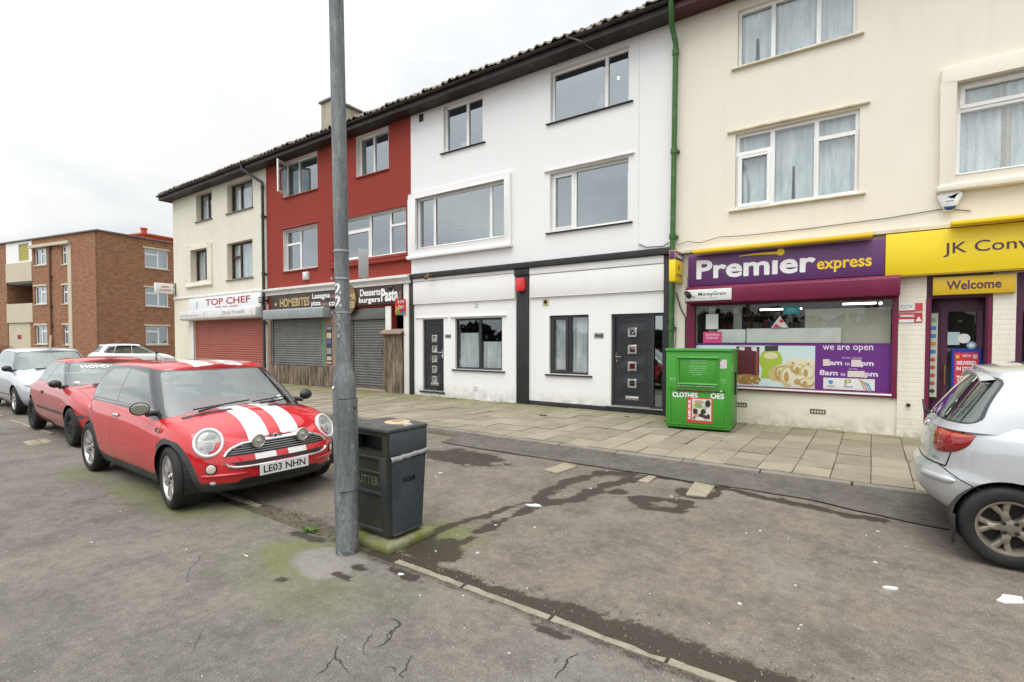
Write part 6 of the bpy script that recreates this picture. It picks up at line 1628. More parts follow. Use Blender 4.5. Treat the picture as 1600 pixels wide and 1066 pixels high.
class Car:
    def __init__(s, root, S, mats):
        s.root = root; s.S = S; s.mats = mats; s.names = {}; s.bm = bmesh.new()
        s.lay = s.bm.faces.layers.int.new('part'); s.parts = {}
        s.part('body', 0)
        s.part('roof', 0); s.part('cabin_frame', S.get('frame_mat', 1))
        s.make()
    def part(s, name, mat, parent=None):
        k = len(s.parts); s.parts[k] = dict(name=name, mat=mat, parent=parent); return k
    def grid(s, rows, pid, closed_sym=True):
        """rows[k][j] half points (y>=0); builds both halves, rows run front to rear"""
        bm = s.bm; vs = {}
        for sy in (1, -1):
            for k, row in enumerate(rows):
                for j, p in enumerate(row):
                    if sy == -1 and abs(p[1]) < 1e-7: vs[sy, k, j] = vs[1, k, j]; continue
                    vs[sy, k, j] = bm.verts.new((p[0], sy*p[1], p[2]))
        fcs = []
        for sy in (1, -1):
            for k in range(len(rows)-1):
                for j in range(len(rows[0])-1):
                    q = [vs[sy, k, j], vs[sy, k+1, j], vs[sy, k+1, j+1], vs[sy, k, j+1]]
                    if sy == -1: q.reverse()
                    u = []
                    for v in q:
                        if v not in u: u.append(v)
                    if len(u) < 3: continue
                    try: f = bm.faces.new(u)
                    except ValueError: continue
                    f.smooth = True; f[s.lay] = pid(j) if callable(pid) else pid; f.material_index = s.parts[f[s.lay]]['mat']; fcs.append(f)
        bm.normal_update(); cc = Vector((0, 0, .7))
        if sum(f.normal.dot(f.calc_center_median()-cc)*f.calc_area() for f in fcs) < 0: bmesh.ops.reverse_faces(bm, faces=fcs)
        return fcs
    def make(s):
        S = s.S; zb, zs, cr = curve1(S['zb']), curve1(S['zs']), curve1(S['crown'])
        lv = S['levels']; con = plan(S['xf'], S['xa'], S['nf'], S['xr'], S['xb'], S['nr'], S['W'], 18, 54)
        # finer levels by smooth interpolation over the given rows
        fi, ff, fr = curve1([(l[0], l[1]) for l in lv]), curve1([(l[0], l[2]) for l in lv]), curve1([(l[0], l[3]) for l in lv])
        rs = sorted(set([l[0] for l in lv] + [i/18 for i in range(19)] + [.965, .985]))
        rows = []
        for (x, y) in con:
            wf = max(0, (x-S['xa'])/(S['xf']-S['xa'])); wr = max(0, (S['xb']-x)/(S['xb']-S['xr'])); row = []
            b, t = zb(x), zs(x)
            for f in (0.0, .35, .62): row.append((x+ff(0)*wf+fr(0)*wr, max(0, y-fi(0)*y/S['W'])*f, b+.02))
            for r in rs: row.append((x+ff(r)*wf+fr(r)*wr, max(0, y-fi(r)*min(1, y/S['W'])), b+(t-b)*r))
            yt, xt = row[-1][1], row[-1][0]; c = cr(x)
            for f in (.97, .9, .8, .7, .6, .5, .4, .3, .2, .1, 0): row.append((xt, yt*f, t+c*(1-f**S.get('cp', 2.2))))
            rows.append(row)
        fcs = s.grid(rows, 0)
        G = S['gh']; A = plan(G['xfb'], G['xab'], G['nf'], G['xrb'], G['xbb'], G['nr'], G['wb'], 18, 40); B = plan(G['xft'], G['xat'], G.get('nft', G['nf']), G['xrt'], G['xbt'], G.get('nrt', G['nr']), G['wt'], 18, 40)
        zt = curve1(G['zt']); nb = 12; rows = []
        for (p, q) in zip(A, B):
            z0 = zs(p[0]) - .05 if 'zb' not in G else curve1(G['zb'])(p[0]); z1 = zt(q[0]); row = []
            for i in range(nb+1):
                t = i/nb; bl = G['bulge']*math.sin(math.pi*t)
                x = p[0]+(q[0]-p[0])*t; y = p[1]+(q[1]-p[1])*t
                row.append((x + bl*.5*(1 if x > .2*(G['xft']+G['xrt']) else -1)*(1-abs(y)/G['wb'])*1.0, y+bl*(y/G['wb']), z0+(z1-z0)*t))
            x, y = q; c = G['crown']; e = G['edge']
            for f in (.985, .96, .92, .86, .78, .68, .56, .44, .32, .2, .1, 0):
                row.append((x*(1-.0)+(0), y*f, z1 + c*(1-f*f) + e*(1-f**14)))
            rows.append(row)
        s.grid(rows, lambda j: 1 if j >= nb else 2)
        s.bm.normal_update()
        s.tree = BVHTree.FromBMesh(s.bm)
    def cut(s, axis, poly, filt):
        """cut the skin along a polygon seen along an axis; returns the faces inside"""
        ia, ib = {'y': (0, 2), 'x': (1, 2), 'z': (0, 1)}[axis]; bm = s.bm; n = len(poly)
        lo = (min(p[0] for p in poly), min(p[1] for p in poly)); hi = (max(p[0] for p in poly), max(p[1] for p in poly))
        def near(f):
            a = [v.co[ia] for v in f.verts]; b = [v.co[ib] for v in f.verts]
            return max(a) > lo[0]-.001 and min(a) < hi[0]+.001 and max(b) > lo[1]-.001 and min(b) < hi[1]+.001
        act = [f for f in bm.faces if filt(f) and near(f)]
        for i in range(n):
            p, q = poly[i], poly[(i+1) % n]; d = (q[0]-p[0], q[1]-p[1])
            L = math.hypot(*d)
            if L < 1e-6: continue
            co = [0, 0, 0]; no = [0, 0, 0]; co[ia], co[ib] = p; no[ia], no[ib] = d[1]/L, -d[0]/L
            slo = (min(p[0], q[0])-.002, min(p[1], q[1])-.002); shi = (max(p[0], q[0])+.002, max(p[1], q[1])+.002)
            loc = []; rest = []
            for f in act:
                a = [v.co[ia] for v in f.verts]; b = [v.co[ib] for v in f.verts]
                (loc if max(a) > slo[0] and min(a) < shi[0] and max(b) > slo[1] and min(b) < shi[1] else rest).append(f)
            if not loc: continue
            geom = list({v for f in loc for v in f.verts}) + list({e for f in loc for e in f.edges}) + loc
            r = bmesh.ops.bisect_plane(bm, geom=geom, dist=1e-5, plane_co=co, plane_no=no)
            act = rest + [g for g in r['geom'] if isinstance(g, bmesh.types.BMFace)]
            act = list(dict.fromkeys(f for f in act if f.is_valid))
        out = []
        for f in act:
            c = f.calc_center_median()
            if pip(c[ia], c[ib], poly): out.append(f)
        return out
    def region(s, axis, poly, filt, pid=None, mat=None, ring=0.0, ring_mat=None):
        if ring:
            for f in s.cut(axis, offset(poly, ring), filt): f.material_index = ring_mat
        fs = s.cut(axis, poly, filt)
        for f in fs:
            if pid is not None: f[s.lay] = pid; f.material_index = s.parts[pid]['mat']
            if mat is not None: f.material_index = mat
        return fs
    def side(s, poly, names, mat, ring=0.0, ring_mat=None, filt=None, parent=None):
        """the same region on both flanks"""
        out = []
        for sy in (1, -1):
            pid = s.part(names, mat, parent) if names else None
            g = filt or (lambda f: abs(f.normal.y) > .3)
            s.region('y', poly, lambda f, sy=sy: f.calc_center_median().y*sy > .05 and g(f), pid, None if names else mat, ring, ring_mat)
            out.append(pid)
        return out
    def drop(s, fs): bmesh.ops.delete(s.bm, geom=fs, context='FACES')
    def arches(s, xs, r, z, flare=None, flare_mat=None):
        for x in xs:
            for sy in (1, -1):
                g = lambda f, sy=sy: f.calc_center_median().y*sy > s.S['W']*.55 and f.calc_center_median().z < z+r+.25
                if flare:
                    for f in s.cut('y', circle(x, z, r+flare, 36), g): f.material_index = flare_mat
                s.drop(s.cut('y', circle(x, z, r, 36), g))
        W = s.S['W']
        for x in xs:
            for sy in (1, -1):
                u = MB()
                ya, yb = sy*(W-.035), sy*(W-.34); n = 16; vs = []
                for k in range(n+1):
                    a = math.pi*(-.12+1.24*k/n); vs += [(x+r*math.cos(a), ya, z+r*math.sin(a)), (x+r*math.cos(a), yb, z+r*math.sin(a))]
                u.add(vs, [(2*k, 2*k+1, 2*k+3, 2*k+2) for k in range(n)]); u.add([(x+r*math.cos(2*math.pi*k/20), yb, z+r*math.sin(2*math.pi*k/20)) for k in range(20)], [list(range(20))])
                u.build('wheel_well', M['black_plastic'], s.root, local=True)
    def hit_front(s, y, z, off=0.0, x0=4.0, d=-1):
        r = s.tree.ray_cast(Vector((x0*(-d), y, z)), Vector((d, 0, 0)))
        if r[0] is None: return None, None
        nn = r[1] if r[1].x*(-d) > 0 else -r[1]
        return r[0]+nn*off, nn
    def hit_side(s, x, z, sy, off=0.0):
        r = s.tree.ray_cast(Vector((x, 3*sy, z)), Vector((0, -sy, 0)))
        if r[0] is None: return None, None
        nn = r[1] if r[1].y*sy > 0 else -r[1]
        return r[0]+nn*off, nn
    def hit_top(s, x, y, off=0.0):
        r = s.tree.ray_cast(Vector((x, y, 4)), Vector((0, 0, -1)))
        nn = r[1] if r[1].z > 0 else -r[1]
        return r[0]+nn*off, nn
    def flush(s):
        """link every part as a mesh of its own, keeping the shading of the whole skin"""
        bm = s.bm; bm.normal_update(); bm.verts.ensure_lookup_table()
        nl = bm.verts.layers.float_vector.new('nrm')
        for v in bm.verts: v[nl] = v.normal
        objs = {}
        order = sorted(s.parts, key=lambda k: (s.parts[k]['parent'] is not None, k))
        for k in order:
            P = s.parts[k]; fs = [f for f in bm.faces if f[s.lay] == k]
            if not fs: continue
            idx = {}; vs = []; nr = []; fl = []; mi = []
            for f in fs:
                q = []
                for v in f.verts:
                    if v not in idx: idx[v] = len(vs); vs.append(tuple(v.co)); nr.append(tuple(v[nl]))
                    q.append(idx[v])
                fl.append(q); mi.append(f.material_index)
            me = bpy.data.meshes.new(P['name']); me.from_pydata(vs, [], fl)
            for m in s.mats: me.materials.append(m)
            me.polygons.foreach_set('material_index', mi); me.polygons.foreach_set('use_smooth', [True]*len(fl))
            me.normals_split_custom_set_from_vertices(nr)
            o = bpy.data.objects.new(P['name'], me); COL.objects.link(o); o.parent = objs.get(P['parent'], s.root); objs[k] = o
        s.bm.free(); s.objs = objs; return objs

def frame_at(n, up=Vector((0, 0, 1))):
    n = n.normalized(); x = up.cross(n); x = x.normalized() if x.length > 1e-4 else Vector((0, 1, 0)); return x, n.cross(x), n

def dome(mb, p, n, rx, ry, h, mi=0, seg=28, rings=5, up=Vector((0, 0, 1)), inner=0.0):
    x, y, n = frame_at(n, up); vs = []
    for i in range(rings+1):
        t = i/rings; k = math.cos(t*math.pi/2) if inner == 0 else 1-(1-inner)*t; hh = h*math.sin(t*math.pi/2)
        if i == rings and inner == 0: vs.append(p+n*hh); continue
        for j in range(seg):
            a = 2*math.pi*j/seg; vs.append(p + x*rx*k*math.cos(a) + y*ry*k*math.sin(a) + n*hh)
    fs = [(i*seg+j, i*seg+(j+1) % seg, (i+1)*seg+(j+1) % seg, (i+1)*seg+j) for i in range(rings-(1 if inner == 0 else 0)) for j in range(seg)]
    if inner == 0: fs += [((rings-1)*seg+j, (rings-1)*seg+(j+1) % seg, len(vs)-1) for j in range(seg)]
    mb.add(vs, fs, mi)

def ring_tube(mb, p, n, rx, ry, r, mi=0, seg=32, up=Vector((0, 0, 1))):
    x, y, n = frame_at(n, up); pts = [p+x*rx*math.cos(2*math.pi*j/seg)+y*ry*math.sin(2*math.pi*j/seg) for j in range(seg+1)]
    mb.tube(pts, r, 8, mi, caps=False)

def wheel_meshes(r, w, rr, style, rim_mat):
    """tyre and rim about the origin, outer face towards -y"""
    t = MB(); h = w/2
    t.lathe([(rr-.004, -h+.018), (rr+.012, -h+.004), (rr+.03, -h), (r-.035, -h-.002), (r-.012, -h+.012), (r-.002, -h+.035), (r, -h+.05)] +
            [(r-d_, -h+.05+(w-.1)*q) for q, d_ in ((.18, 0), (.2, .008), (.23, .008), (.25, 0), (.47, 0), (.49, .008), (.52, .008), (.54, 0), (.75, 0), (.77, .008), (.80, .008), (.82, 0))] +
            [(r, h-.05), (r-.012, h-.012), (r-.035, h), (rr, h-.01)], (0, 0, 0), 'y', 56)
    m = MB(); yo = -h+.016
    m.lathe([(rr+.006, yo), (rr+.004, yo-.006), (rr-.010, yo-.004), (rr-.018, yo+.012), (rr-.03, yo+.05), (rr-.035, h-.03)], (0, 0, 0), 'y', 56)
    m.lathe([(rr-.034, .02), (.001, .02)], (0, 0, 0), 'y', 40, 1)
    def spoke(a, w0, w1, r0, r1, y0=yo+.006, y1=yo+.016, dp=.035, mi=0, bulge=.012):
        n = 6; vs = []
        for i in range(n+1):
            q = i/n; rad = r0+(r1-r0)*q; ww = (w0+(w1-w0)*q)/2; y = y1+(y0-y1)*q - bulge*math.sin(math.pi*q)*.5
            for (lx, dy) in ((-ww, dp), (-ww*.75, .004), (0, -.003), (ww*.75, .004), (ww, dp)):
                vs.append((rad*math.cos(a)-lx*math.sin(a), y+dy, rad*math.sin(a)+lx*math.cos(a)))
        m.add(vs, [(5*i+k, 5*i+k+1, 5*i+6+k, 5*i+5+k) for i in range(n) for k in range(4)], mi)
    if style == 'petal':
        for k in range(8): spoke(2*math.pi*k/8, .038, .085, .03, rr-.012, dp=.045)
    elif style == 'split':
        for k in range(5):
            a = 2*math.pi*k/5+.31
            spoke(a-.06, .06, .042, .035, rr*.64, dp=.04); spoke(a+.06, .06, .042, .035, rr*.64, dp=.04)
            for sg in (-1, 1):
                c, s_ = math.cos(a), math.sin(a)
                n = 5; vs = []
                for i in range(n+1):
                    q = i/n; rad = rr*.42+(rr*.56)*q; da = sg*(.06+.22*q); ww = .021+.006*q; y = yo+.014-.010*q
                    for lx, dy in ((-ww, .035), (-ww*.7, .003), (0, -.003), (ww*.7, .003), (ww, .035)):
                        aa = a+da; vs.append((rad*math.cos(aa)-lx*math.sin(aa), y+dy, rad*math.sin(aa)+lx*math.cos(aa)))
                m.add(vs, [(5*i+k_, 5*i+k_+1, 5*i+6+k_, 5*i+5+k_) for i in range(n) for k_ in range(4)], 0)
    elif style == 'steel':
        m.lathe([(rr-.02, yo+.03), (rr-.05, yo+.02), (.13, yo+.03), (.10, yo+.01), (.05, yo+.012), (.001, yo+.012)], (0, 0, 0), 'y', 32)
        for k in range(6): spoke(2*math.pi*k/6, .05, .03, .08, rr-.03, dp=.03)
    else:
        for k in range(7): spoke(2*math.pi*k/7, .05, .045, .03, rr-.012, dp=.04)
    m.lathe([(.062, yo+.022), (.058, yo+.010), (.030, yo+.004), (.028, yo-.003), (.001, yo-.004)], (0, 0, 0), 'y', 24)
    for k in range(4):
        a = 2*math.pi*k/4+.5; m.lathe([(.013, 0), (.013, -.012), (.008, -.013), (.007, -.006), (.001, -.006)], (.048*math.cos(a), yo+.012, .048*math.sin(a)), 'y', 10, 2)
    return t, m

def add_wheels(root, xs, track, r, w, rr, style, rim_mats, steer=0.0):
    t, m = wheel_meshes(r, w, rr, style, rim_mats); first = None
    for x in xs:
        for sy in (-1, 1):
            if first is None:
                a = t.build('wheel', M['rubber'], root, smooth=40, local=True); b = m.build('rim', rim_mats, a, smooth=40, local=True); first = (a, b)
            else:
                a = first[0].copy(); COL.objects.link(a); b = first[1].copy(); COL.objects.link(b); a.parent = root; b.parent = a
            a.location = (x, sy*(track), r)
            a.rotation_euler = (0, R(17*x), (0 if sy < 0 else math.pi) + (steer if x > 0 else 0))

CG = M['car_glass'] = glassy('car glass', (.42, .49, .47), 1.92, gloss=(.92, 1, .97))
M['gap'] = plain('shut line', (.008, .008, .008), .8)
M['trim_black'] = worn('grey black trim', (.052, .055, .058), (.085, .088, .09), .6, scale=4, bscale=150, bmp=.1)
M['seat'] = worn('grey seat cloth', (.055, .055, .06), (.08, .08, .085), .9)
M['lens'] = glassy('lamp lens', (.92, .93, .93), 1.5)
M['reflector'] = plain('lamp reflector', (.58, .58, .56), .4, .0)
M['alloy'] = worn('silver alloy', (.58, .57, .56), (.40, .36, .32), .32, .75, scale=6, bmp=.05)
M['alloy_dark'] = worn('bronzed alloy', (.30, .27, .22), (.22, .19, .15), .4, .6, scale=6, bmp=.05)
M['brake'] = plain('brake dark', (.035, .032, .03), .7)
M['amber'] = plain('amber lens', (.70, .22, .02), .2, coat=1)
M['red_lens'] = plain('red lens', (.27, .006, .007), .12, coat=1)
M['plate_white'] = plain('plate white', (.74, .74, .73), .35)

def interior(root, x_dash, x_seat, zf, w, zroof, wheel_y=-.36, seatcol='seat'):
    d = MB(); d.prism([(x_dash+.34, .55), (x_dash+.40, .86), (x_dash+.1, .92), (x_dash-.12, .88), (x_dash-.16, .6)], 'y', -w, w); d.build('dashboard', M['trim_black'], root, local=True, bevel=.04, seg=3)
    for y in (-.36, .36):
        s_ = MB(); s_.prism([(x_seat+.25, .45), (x_seat-.20, .42), (x_seat-.40, 1.02), (x_seat-.29, 1.05), (x_seat-.12, .56), (x_seat+.28, .56)], 'y', y-.23, y+.23); s_.box(x_seat-.44, y-.13, 1.06, x_seat-.34, y+.13, zf); 
        s_.build('seat', M[seatcol], root, local=True, bevel=.04, seg=3)
    s_ = MB(); s_.prism([(x_seat-.95, .5), (x_seat-1.0, .9), (x_seat-1.1, .95), (x_seat-1.15, .5)], 'y', -w+.1, w-.1); s_.build('rear_seat', M[seatcol], root, local=True, bevel=.04)
    c = Vector((x_dash-.30, wheel_y, .88)); n = Vector((-.9, 0, .45)).normalized(); k = MB(); ring_tube(k, c, n, .185, .185, .016); x, y, n = frame_at(n)
    k.tube([c-x*.18, c, c+x*.18], .018, 8); k.tube([c, c-y*.18], .018, 8); k.tube([c, c-n*.2], .03, 8); k.build('steering_wheel', M['black_plastic'], root, local=True, smooth=40)
    f = MB(); f.box(x_dash+.5, -w-.02, .24, x_seat-1.3, w+.02, .30); f.build('cabin_floor', M['black_plastic'], root, local=True)
    mr = MB(); mr.box(x_dash-.30, -.11, zroof-.16, x_dash-.27, .11, zroof-.09); mr.build('rear_view_mirror', M['black_plastic'], root, local=True, bevel=.01)

def mirror(car, root, x, z, sy, mat, rx=.085, rz=.065, out=.16, folded=False):
    p, n = car.hit_side(x, z, sy)
    if p is None: return
    m = MB(); q = p+Vector((0.02, sy*out, .055))
    m.tube([p-Vector((0, sy*.02, 0)), p+Vector((.0, sy*.05, .0)), q-Vector((-.02, sy*.05, .06))], [.035, .028, .026], 10)
    k = -1 if folded else 1
    dome(m, q+Vector((-.02, 0, 0)), Vector((k, k*sy*.25, 0)), rx, rz, .085); dome(m, q+Vector((-.02, 0, 0)), Vector((-k, -k*sy*.25, 0)), rx, rz, .004)
    o = m.build('wing_mirror', mat, root, local=True, smooth=50)
    g = MB(); dome(g, q+Vector((-.02-k*.006, 0, 0)), Vector((-k, -k*sy*.25, 0)), rx*.88, rz*.84, .003); g.build('mirror_glass', plain('mirror glass', (.55, .56, .52), .08, 1.0), o, local=True)

def wiper(root, pts, arm_r=.008, surf=None):
    m = MB(); m.tube(pts[:2], [.013, .008], 8); m.tube([pts[2], pts[3]], .008, 6); mid = (Vector(pts[2])+Vector(pts[3]))/2; m.tube([pts[1], mid], .007, 6)
    m.build('wiper', M['black_plastic'], root, local=True)

def num_plate(root, p, n, txt, w=.52, h=.111, mat=None):
    x, y, n = frame_at(n); pl = MB(); c = [p+x*a*w/2+y*b*h/2 for a, b in ((-1, -1), (1, -1), (1, 1), (-1, 1))]
    pl.add(c+[q-n*.008 for q in c], [(0, 1, 2, 3), (4, 7, 6, 5), (0, 4, 5, 1), (1, 5, 6, 2), (2, 6, 7, 3), (3, 7, 4, 0)])
    o = pl.build('number_plate', mat or M['plate_white'], root, local=True)
    t = MB(); put_text(t, txt, lambda a, b: p+x*a+y*b+n*.0015, (-w/2+.035, -.036, w/2-.035, .036), .018); t.build('lettering', M['black_letter'], o, local=True)

# ---- red and white striped small car ------------------------------------------
def mini():
    t = thing('parked_car', 'bright red small car with white stripes on bonnet and roof, nearest the lamp post', 'car', (-6.81, 2.995, 0), R(-1.4), 'cars parked along the edging')
    paint = carpaint('bright red paint', (.53, .007, .013), 0, .3, .05); white = carpaint('stripe white', (.76, .76, .76), 0, .35, .08)
    mats = [paint, M['cab_black'], CG, M['gap'], white, M['trim_black'], M['chrome'], M['black_plastic']]
    S = dict(xf=1.875, xa=1.12, nf=2.75, xr=-1.735, xb=-.95, nr=2.9, W=.844,
        zb=[(-1.74, .24), (-1.2, .165), (1.3, .165), (1.89, .185)],
        zs=[(-1.74, .90), (-1.5, .945), (-1.0, .955), (-.3, .945), (.4, .915), (.85, .86), (1.25, .83), (1.55, .785), (1.75, .72), (1.885, .645)],
        crown=[(-1.74, .03), (.2, .06), (.9, .072), (1.3, .085), (1.6, .075), (1.8, .045), (1.885, .02)],
        levels=[(0, .10, -.10, .08), (.10, .055, -.05, .05), (.22, .022, -.01, .02), (.36, .006, 0, .0), (.5, .0, -.005, 0), (.62, .002, -.022, 0), (.74, .012, -.05, .02), (.85, .032, -.085, .04), (.93, .055, -.12, .06), (1, .10, -.17, .09)],
        gh=dict(xfb=1.13, xab=.68, nf=4.4, xrb=-1.60, xbb=-1.05, nr=3.2, wb=.785, xft=.46, xat=.06, nft=4.0, xrt=-1.42, xbt=-1.0, nrt=3.0, wt=.62, bulge=.022, crown=.028, edge=.03,
                zt=[(-1.45, 1.295), (-1.2, 1.33), (-.5, 1.352), (.1, 1.345), (.46, 1.312)]))
    c = Car(t, S, mats)
    ws = c.part('windscreen', 2); rw = c.part('rear_window', 2)
    up = lambda f: f[c.lay] == 2
    c.region('x', rounded([(-.735, .862), (.735, .862), (.585, 1.303), (-.585, 1.303)], .05), lambda f: up(f) and f.normal.x > .45, ws)
    c.region('x', rounded([(-.62, 1.0), (.62, 1.0), (.52, 1.27), (-.52, 1.27)], .06), lambda f: up(f) and f.normal.x < -.3, rw)
    c.side(rounded([(.70, .925), (.22, 1.28), (-.32, 1.315), (-.32, .95)], .03), 'door_window', 2, filt=lambda f: up(f) and abs(f.normal.y) > .3)
    c.side(rounded([(-.35, .95), (-.35, 1.318), (-.90, 1.298), (-1.14, 1.16), (-1.24, .96)], .03), 'rear_side_window', 2, filt=lambda f: up(f) and abs(f.normal.y) > .15)
    body = lambda f: f[c.lay] == 0
    # sill, bumper foot and arch trims in grey black plastic
    low = lambda f: body(f) and abs(f.normal.y) > .12
    for sy in (1, -1):
        for f in c.cut('y', [(-1.9, .0), (1.95, .0), (1.95, .265), (1.60, .285), (1.5, .285), (-1.5, .285), (-1.9, .30)], lambda f, sy=sy: body(f) and f.calc_center_median().y*sy > -.001): f.material_index = 5
    c.arches((1.233, -1.233), .335, .305, .058, 5)
    c.side([(.98, .30), (.98, .85), (-.32, .915), (-.39, .62), (-.37, .30)], 'door', 0, .006, 3, lambda f: body(f) and abs(f.normal.y) > .25)
    # bonnet: clamshell from the screen to the grille
    bn = c.part('bonnet', 0)
    c.region('z', [(1.0, -.90), (1.95, -.90), (1.95, .90), (1.0, .90)], lambda f: body(f) and f.normal.z > .28 and f.calc_center_median().z > .60, bn, None, .005, 3)
    for nm in (0, 1):
        for sy in (1, -1):
            for f in c.cut('z', [(-2, sy*.065), (1.95, sy*.065), (1.95, sy*.275), (-2, sy*.275)] if sy > 0 else [(-2, -.275), (1.95, -.275), (1.95, -.065), (-2, -.065)], lambda f: f[c.lay] in (bn, 1) and f.normal.z > .2): f.material_index = 4
    # front: upper grille, red bar with white blocks, lower slot, intake
    fr = lambda f: f.normal.x > .3 and f.calc_center_median().x > 1.2
    gr = c.part('grille', 7)
    c.region('x', [(-.36, .624), (.36, .624), (.47, .587), (.53, .527), (-.53, .527), (-.47, .587)], lambda f: fr(f) and f[c.lay] in (0, bn), gr)
    for sy in (1, -1): c.region('x', [(sy*.065, .472), (sy*.275, .472), (sy*.275, .526), (sy*.065, .526)], lambda f: fr(f) and body(f), None, 4)
    c.region('x', [(-.50, .470), (.50, .470), (.44, .434), (-.44, .434)], lambda f: fr(f) and body(f), gr)
    c.region('x', rounded([(-.40, .31), (.40, .31), (.48, .235), (-.48, .235)], .02), lambda f: fr(f), gr)
    tree_front = c.hit_front
    objs = c.flush()
    g = objs[gr]
    def front_path(pts, off): return [tree_front(y, z, off)[0] for y, z in pts]
    # chrome surrounds and grille bars
    m = MB(); N_ = 20
    arcp = [(-.535, .530), (-.51, .564), (-.47, .592), (-.41, .612), (-.36, .624)] + [(-.36+.72*i/10, .626) for i in range(1, 10)] + [(.36, .624), (.41, .612), (.47, .592), (.51, .564), (.535, .530)]
    m.tube(front_path(arcp, .008), .016, 8); m.build('grille_surround', M['chrome'], t, local=True, smooth=50)
    m = MB(); m.tube(front_path([(-.53, .467), (-.52, .444), (-.47, .426), (-.40, .420)] + [(-.40+.8*i/10, .418) for i in range(1, 10)] + [(.40, .420), (.47, .426), (.52, .444), (.53, .467)], .010), .013, 8); m.build('lower_chrome_strip', M['chrome'], t, local=True, smooth=50)
    m = MB()
    for z, hw in ((.544, .50), (.564, .48), (.584, .45), (.604, .38)): m.tube(front_path([(-hw+2*hw*i/14, z) for i in range(15)], .006), .0055, 6)
    m.build('grille_bar', M['steel'], g, local=True)
    # headlights
    for sy in (-1, 1):
        p, n = tree_front(sy*.625, .665, 0); n = (n*.55 + Vector((.80, sy*.25, .30))).normalized(); p = p - n*.004
        h = MB(); ring_tube(h, p+n*.012, n, .118, .132, .0165, 0); dome(h, p-n*.01, n, .13, .145, .012, 0)
        o = h.build('headlight', plain('white lamp ring', (.74, .74, .74), .3, .2), t, local=True, smooth=50)
        q = MB(); dome(q, p+n*.004, n, .108, .122, .006, 0); x_, y_, n_ = frame_at(n)
        ring_tube(q, p+n*.014-y_*.04+x_*.0, n, .042, .042, .006, 0); dome(q, p+n*.010-y_*.04, n, .04, .04, .012, 1); dome(q, p+n*.010-y_*.045+x_*.06*sy, n, .018, .018, .006, 1); dome(q, p+n*.010+y_*.055, n, .07, .03, .003, 1)
        q.build('reflector', [M['reflector'], plain('bulb grey', (.35, .36, .36), .2)], o, local=True, smooth=50)
        q = MB(); dome(q, p+n*.016, n, .112, .126, .03); q.build('lens', M['lens'], o, local=True, smooth=80)
        # round side lamp in the bumper and small fog lamp
        p, n = tree_front(sy*.64, .425, .004); q = MB(); dome(q, p, n, .046, .046, .012, 0); ring_tube(q, p, n, .046, .046, .006, 1); q.build('indicator', [plain('pale lamp', (.62, .52, .45), .15, coat=1), M['gap']], t, local=True, smooth=50)
        p, n = tree_front(sy*.62, .285, .004); q = MB(); dome(q, p, n, .028, .02, .010, 0); q.build('fog_lamp', M['reflector'], t, local=True, smooth=50)
        # auxiliary spot lamps ahead of the grille
        p, n = tree_front(sy*.235, .612, .05); n = Vector((1, 0, .05)).normalized()
        q = MB(); ring_tube(q, p+n*.03, n, .060, .060, .010, 0); dome(q, p+n*.02, -n, .062, .062, .06, 0); q.tube([p-Vector((0, 0, .05)), p-Vector((.06, 0, .09))], .012, 6)
        o = q.build('spot_lamp', plain('tan chrome', (.66, .60, .50), .14, 1.0), t, local=True, smooth=50)
        q = MB(); dome(q, p+n*.022, n, .055, .055, .004, 0); dome(q, p+n*.028, n, .018, .018, .02, 0); q.build('reflector', M['reflector'], o, local=True, smooth=50)
        q = MB(); dome(q, p+n*.032, n, .057, .057, .015); q.build('lens', M['lens'], o, local=True, smooth=80)
    # winged badge on the bonnet lip
    p, n = c_hit(tree_front, 0, .66, .006); x_, y_, n_ = frame_at(n); b = MB(); ring_tube(b, p, n, .022, .018, .004); dome(b, p, n, .02, .016, .004, 1)
    for sg in (-1, 1): b.add([p+x_*sg*.02+y_*.012, p+x_*sg*.075+y_*.016, p+x_*sg*.062+y_*.002, p+x_*sg*.05-y_*.010, p+x_*sg*.02-y_*.012, *(q-n*.006 for q in (p+x_*sg*.02+y_*.012, p+x_*sg*.075+y_*.016, p+x_*sg*.062+y_*.002, p+x_*sg*.05-y_*.010, p+x_*sg*.02-y_*.012))], [(0, 1, 2, 3, 4), (0, 1, 6, 5), (1, 2, 7, 6), (2, 3, 8, 7), (3, 4, 9, 8)])
    b.build('badge', [M['chrome'], M['black_plastic']], t, local=True)
    p, n = tree_front(0, .368, .014); num_plate(t, p+Vector((.004, 0, 0)), Vector((1, 0, .02)), 'LE03 NHN')
    pm = MB(); pm.box(p.x-.03, -.10, p.z+.052, p.x-.002, .10, p.z+.066); pm.build('plate_bracket', paint, t, local=True)
    for sy in (-1, 1):
        q = MB(); q.tube(front_path([(sy*(.36+.34*i/8), .358) for i in range(9)], .001), [.008]+[.016]*7+[.008], 8)
        q.build('bumper_strip', paint, t, local=True, smooth=50)
    # flank: door handles, indicators, mirrors, scuttle and wipers
    for sy in (-1, 1):
        p, n = c.hit_side(-.24, .80, sy, .0); q = MB(); dome(q, p+n*.012+Vector((0, 0, 0)), n, .085, .02, .022); q.tube([p, p+n*.02], .02, 8); q.build('door_handle', M['chrome'], t, local=True, smooth=60)
        p, n = c.hit_side(.985, .745, sy, .004); q = MB(); q.box(p.x-.075, p.y-.008, p.z-.022, p.x+.02, p.y+.008, p.z+.022, 0); q.box(p.x-.02, p.y-.012, p.z-.020, p.x+.055, p.y+.012, p.z+.02, 1); q.build('side_repeater', [M['black_plastic'], M['amber']], t, local=True, bevel=.006)
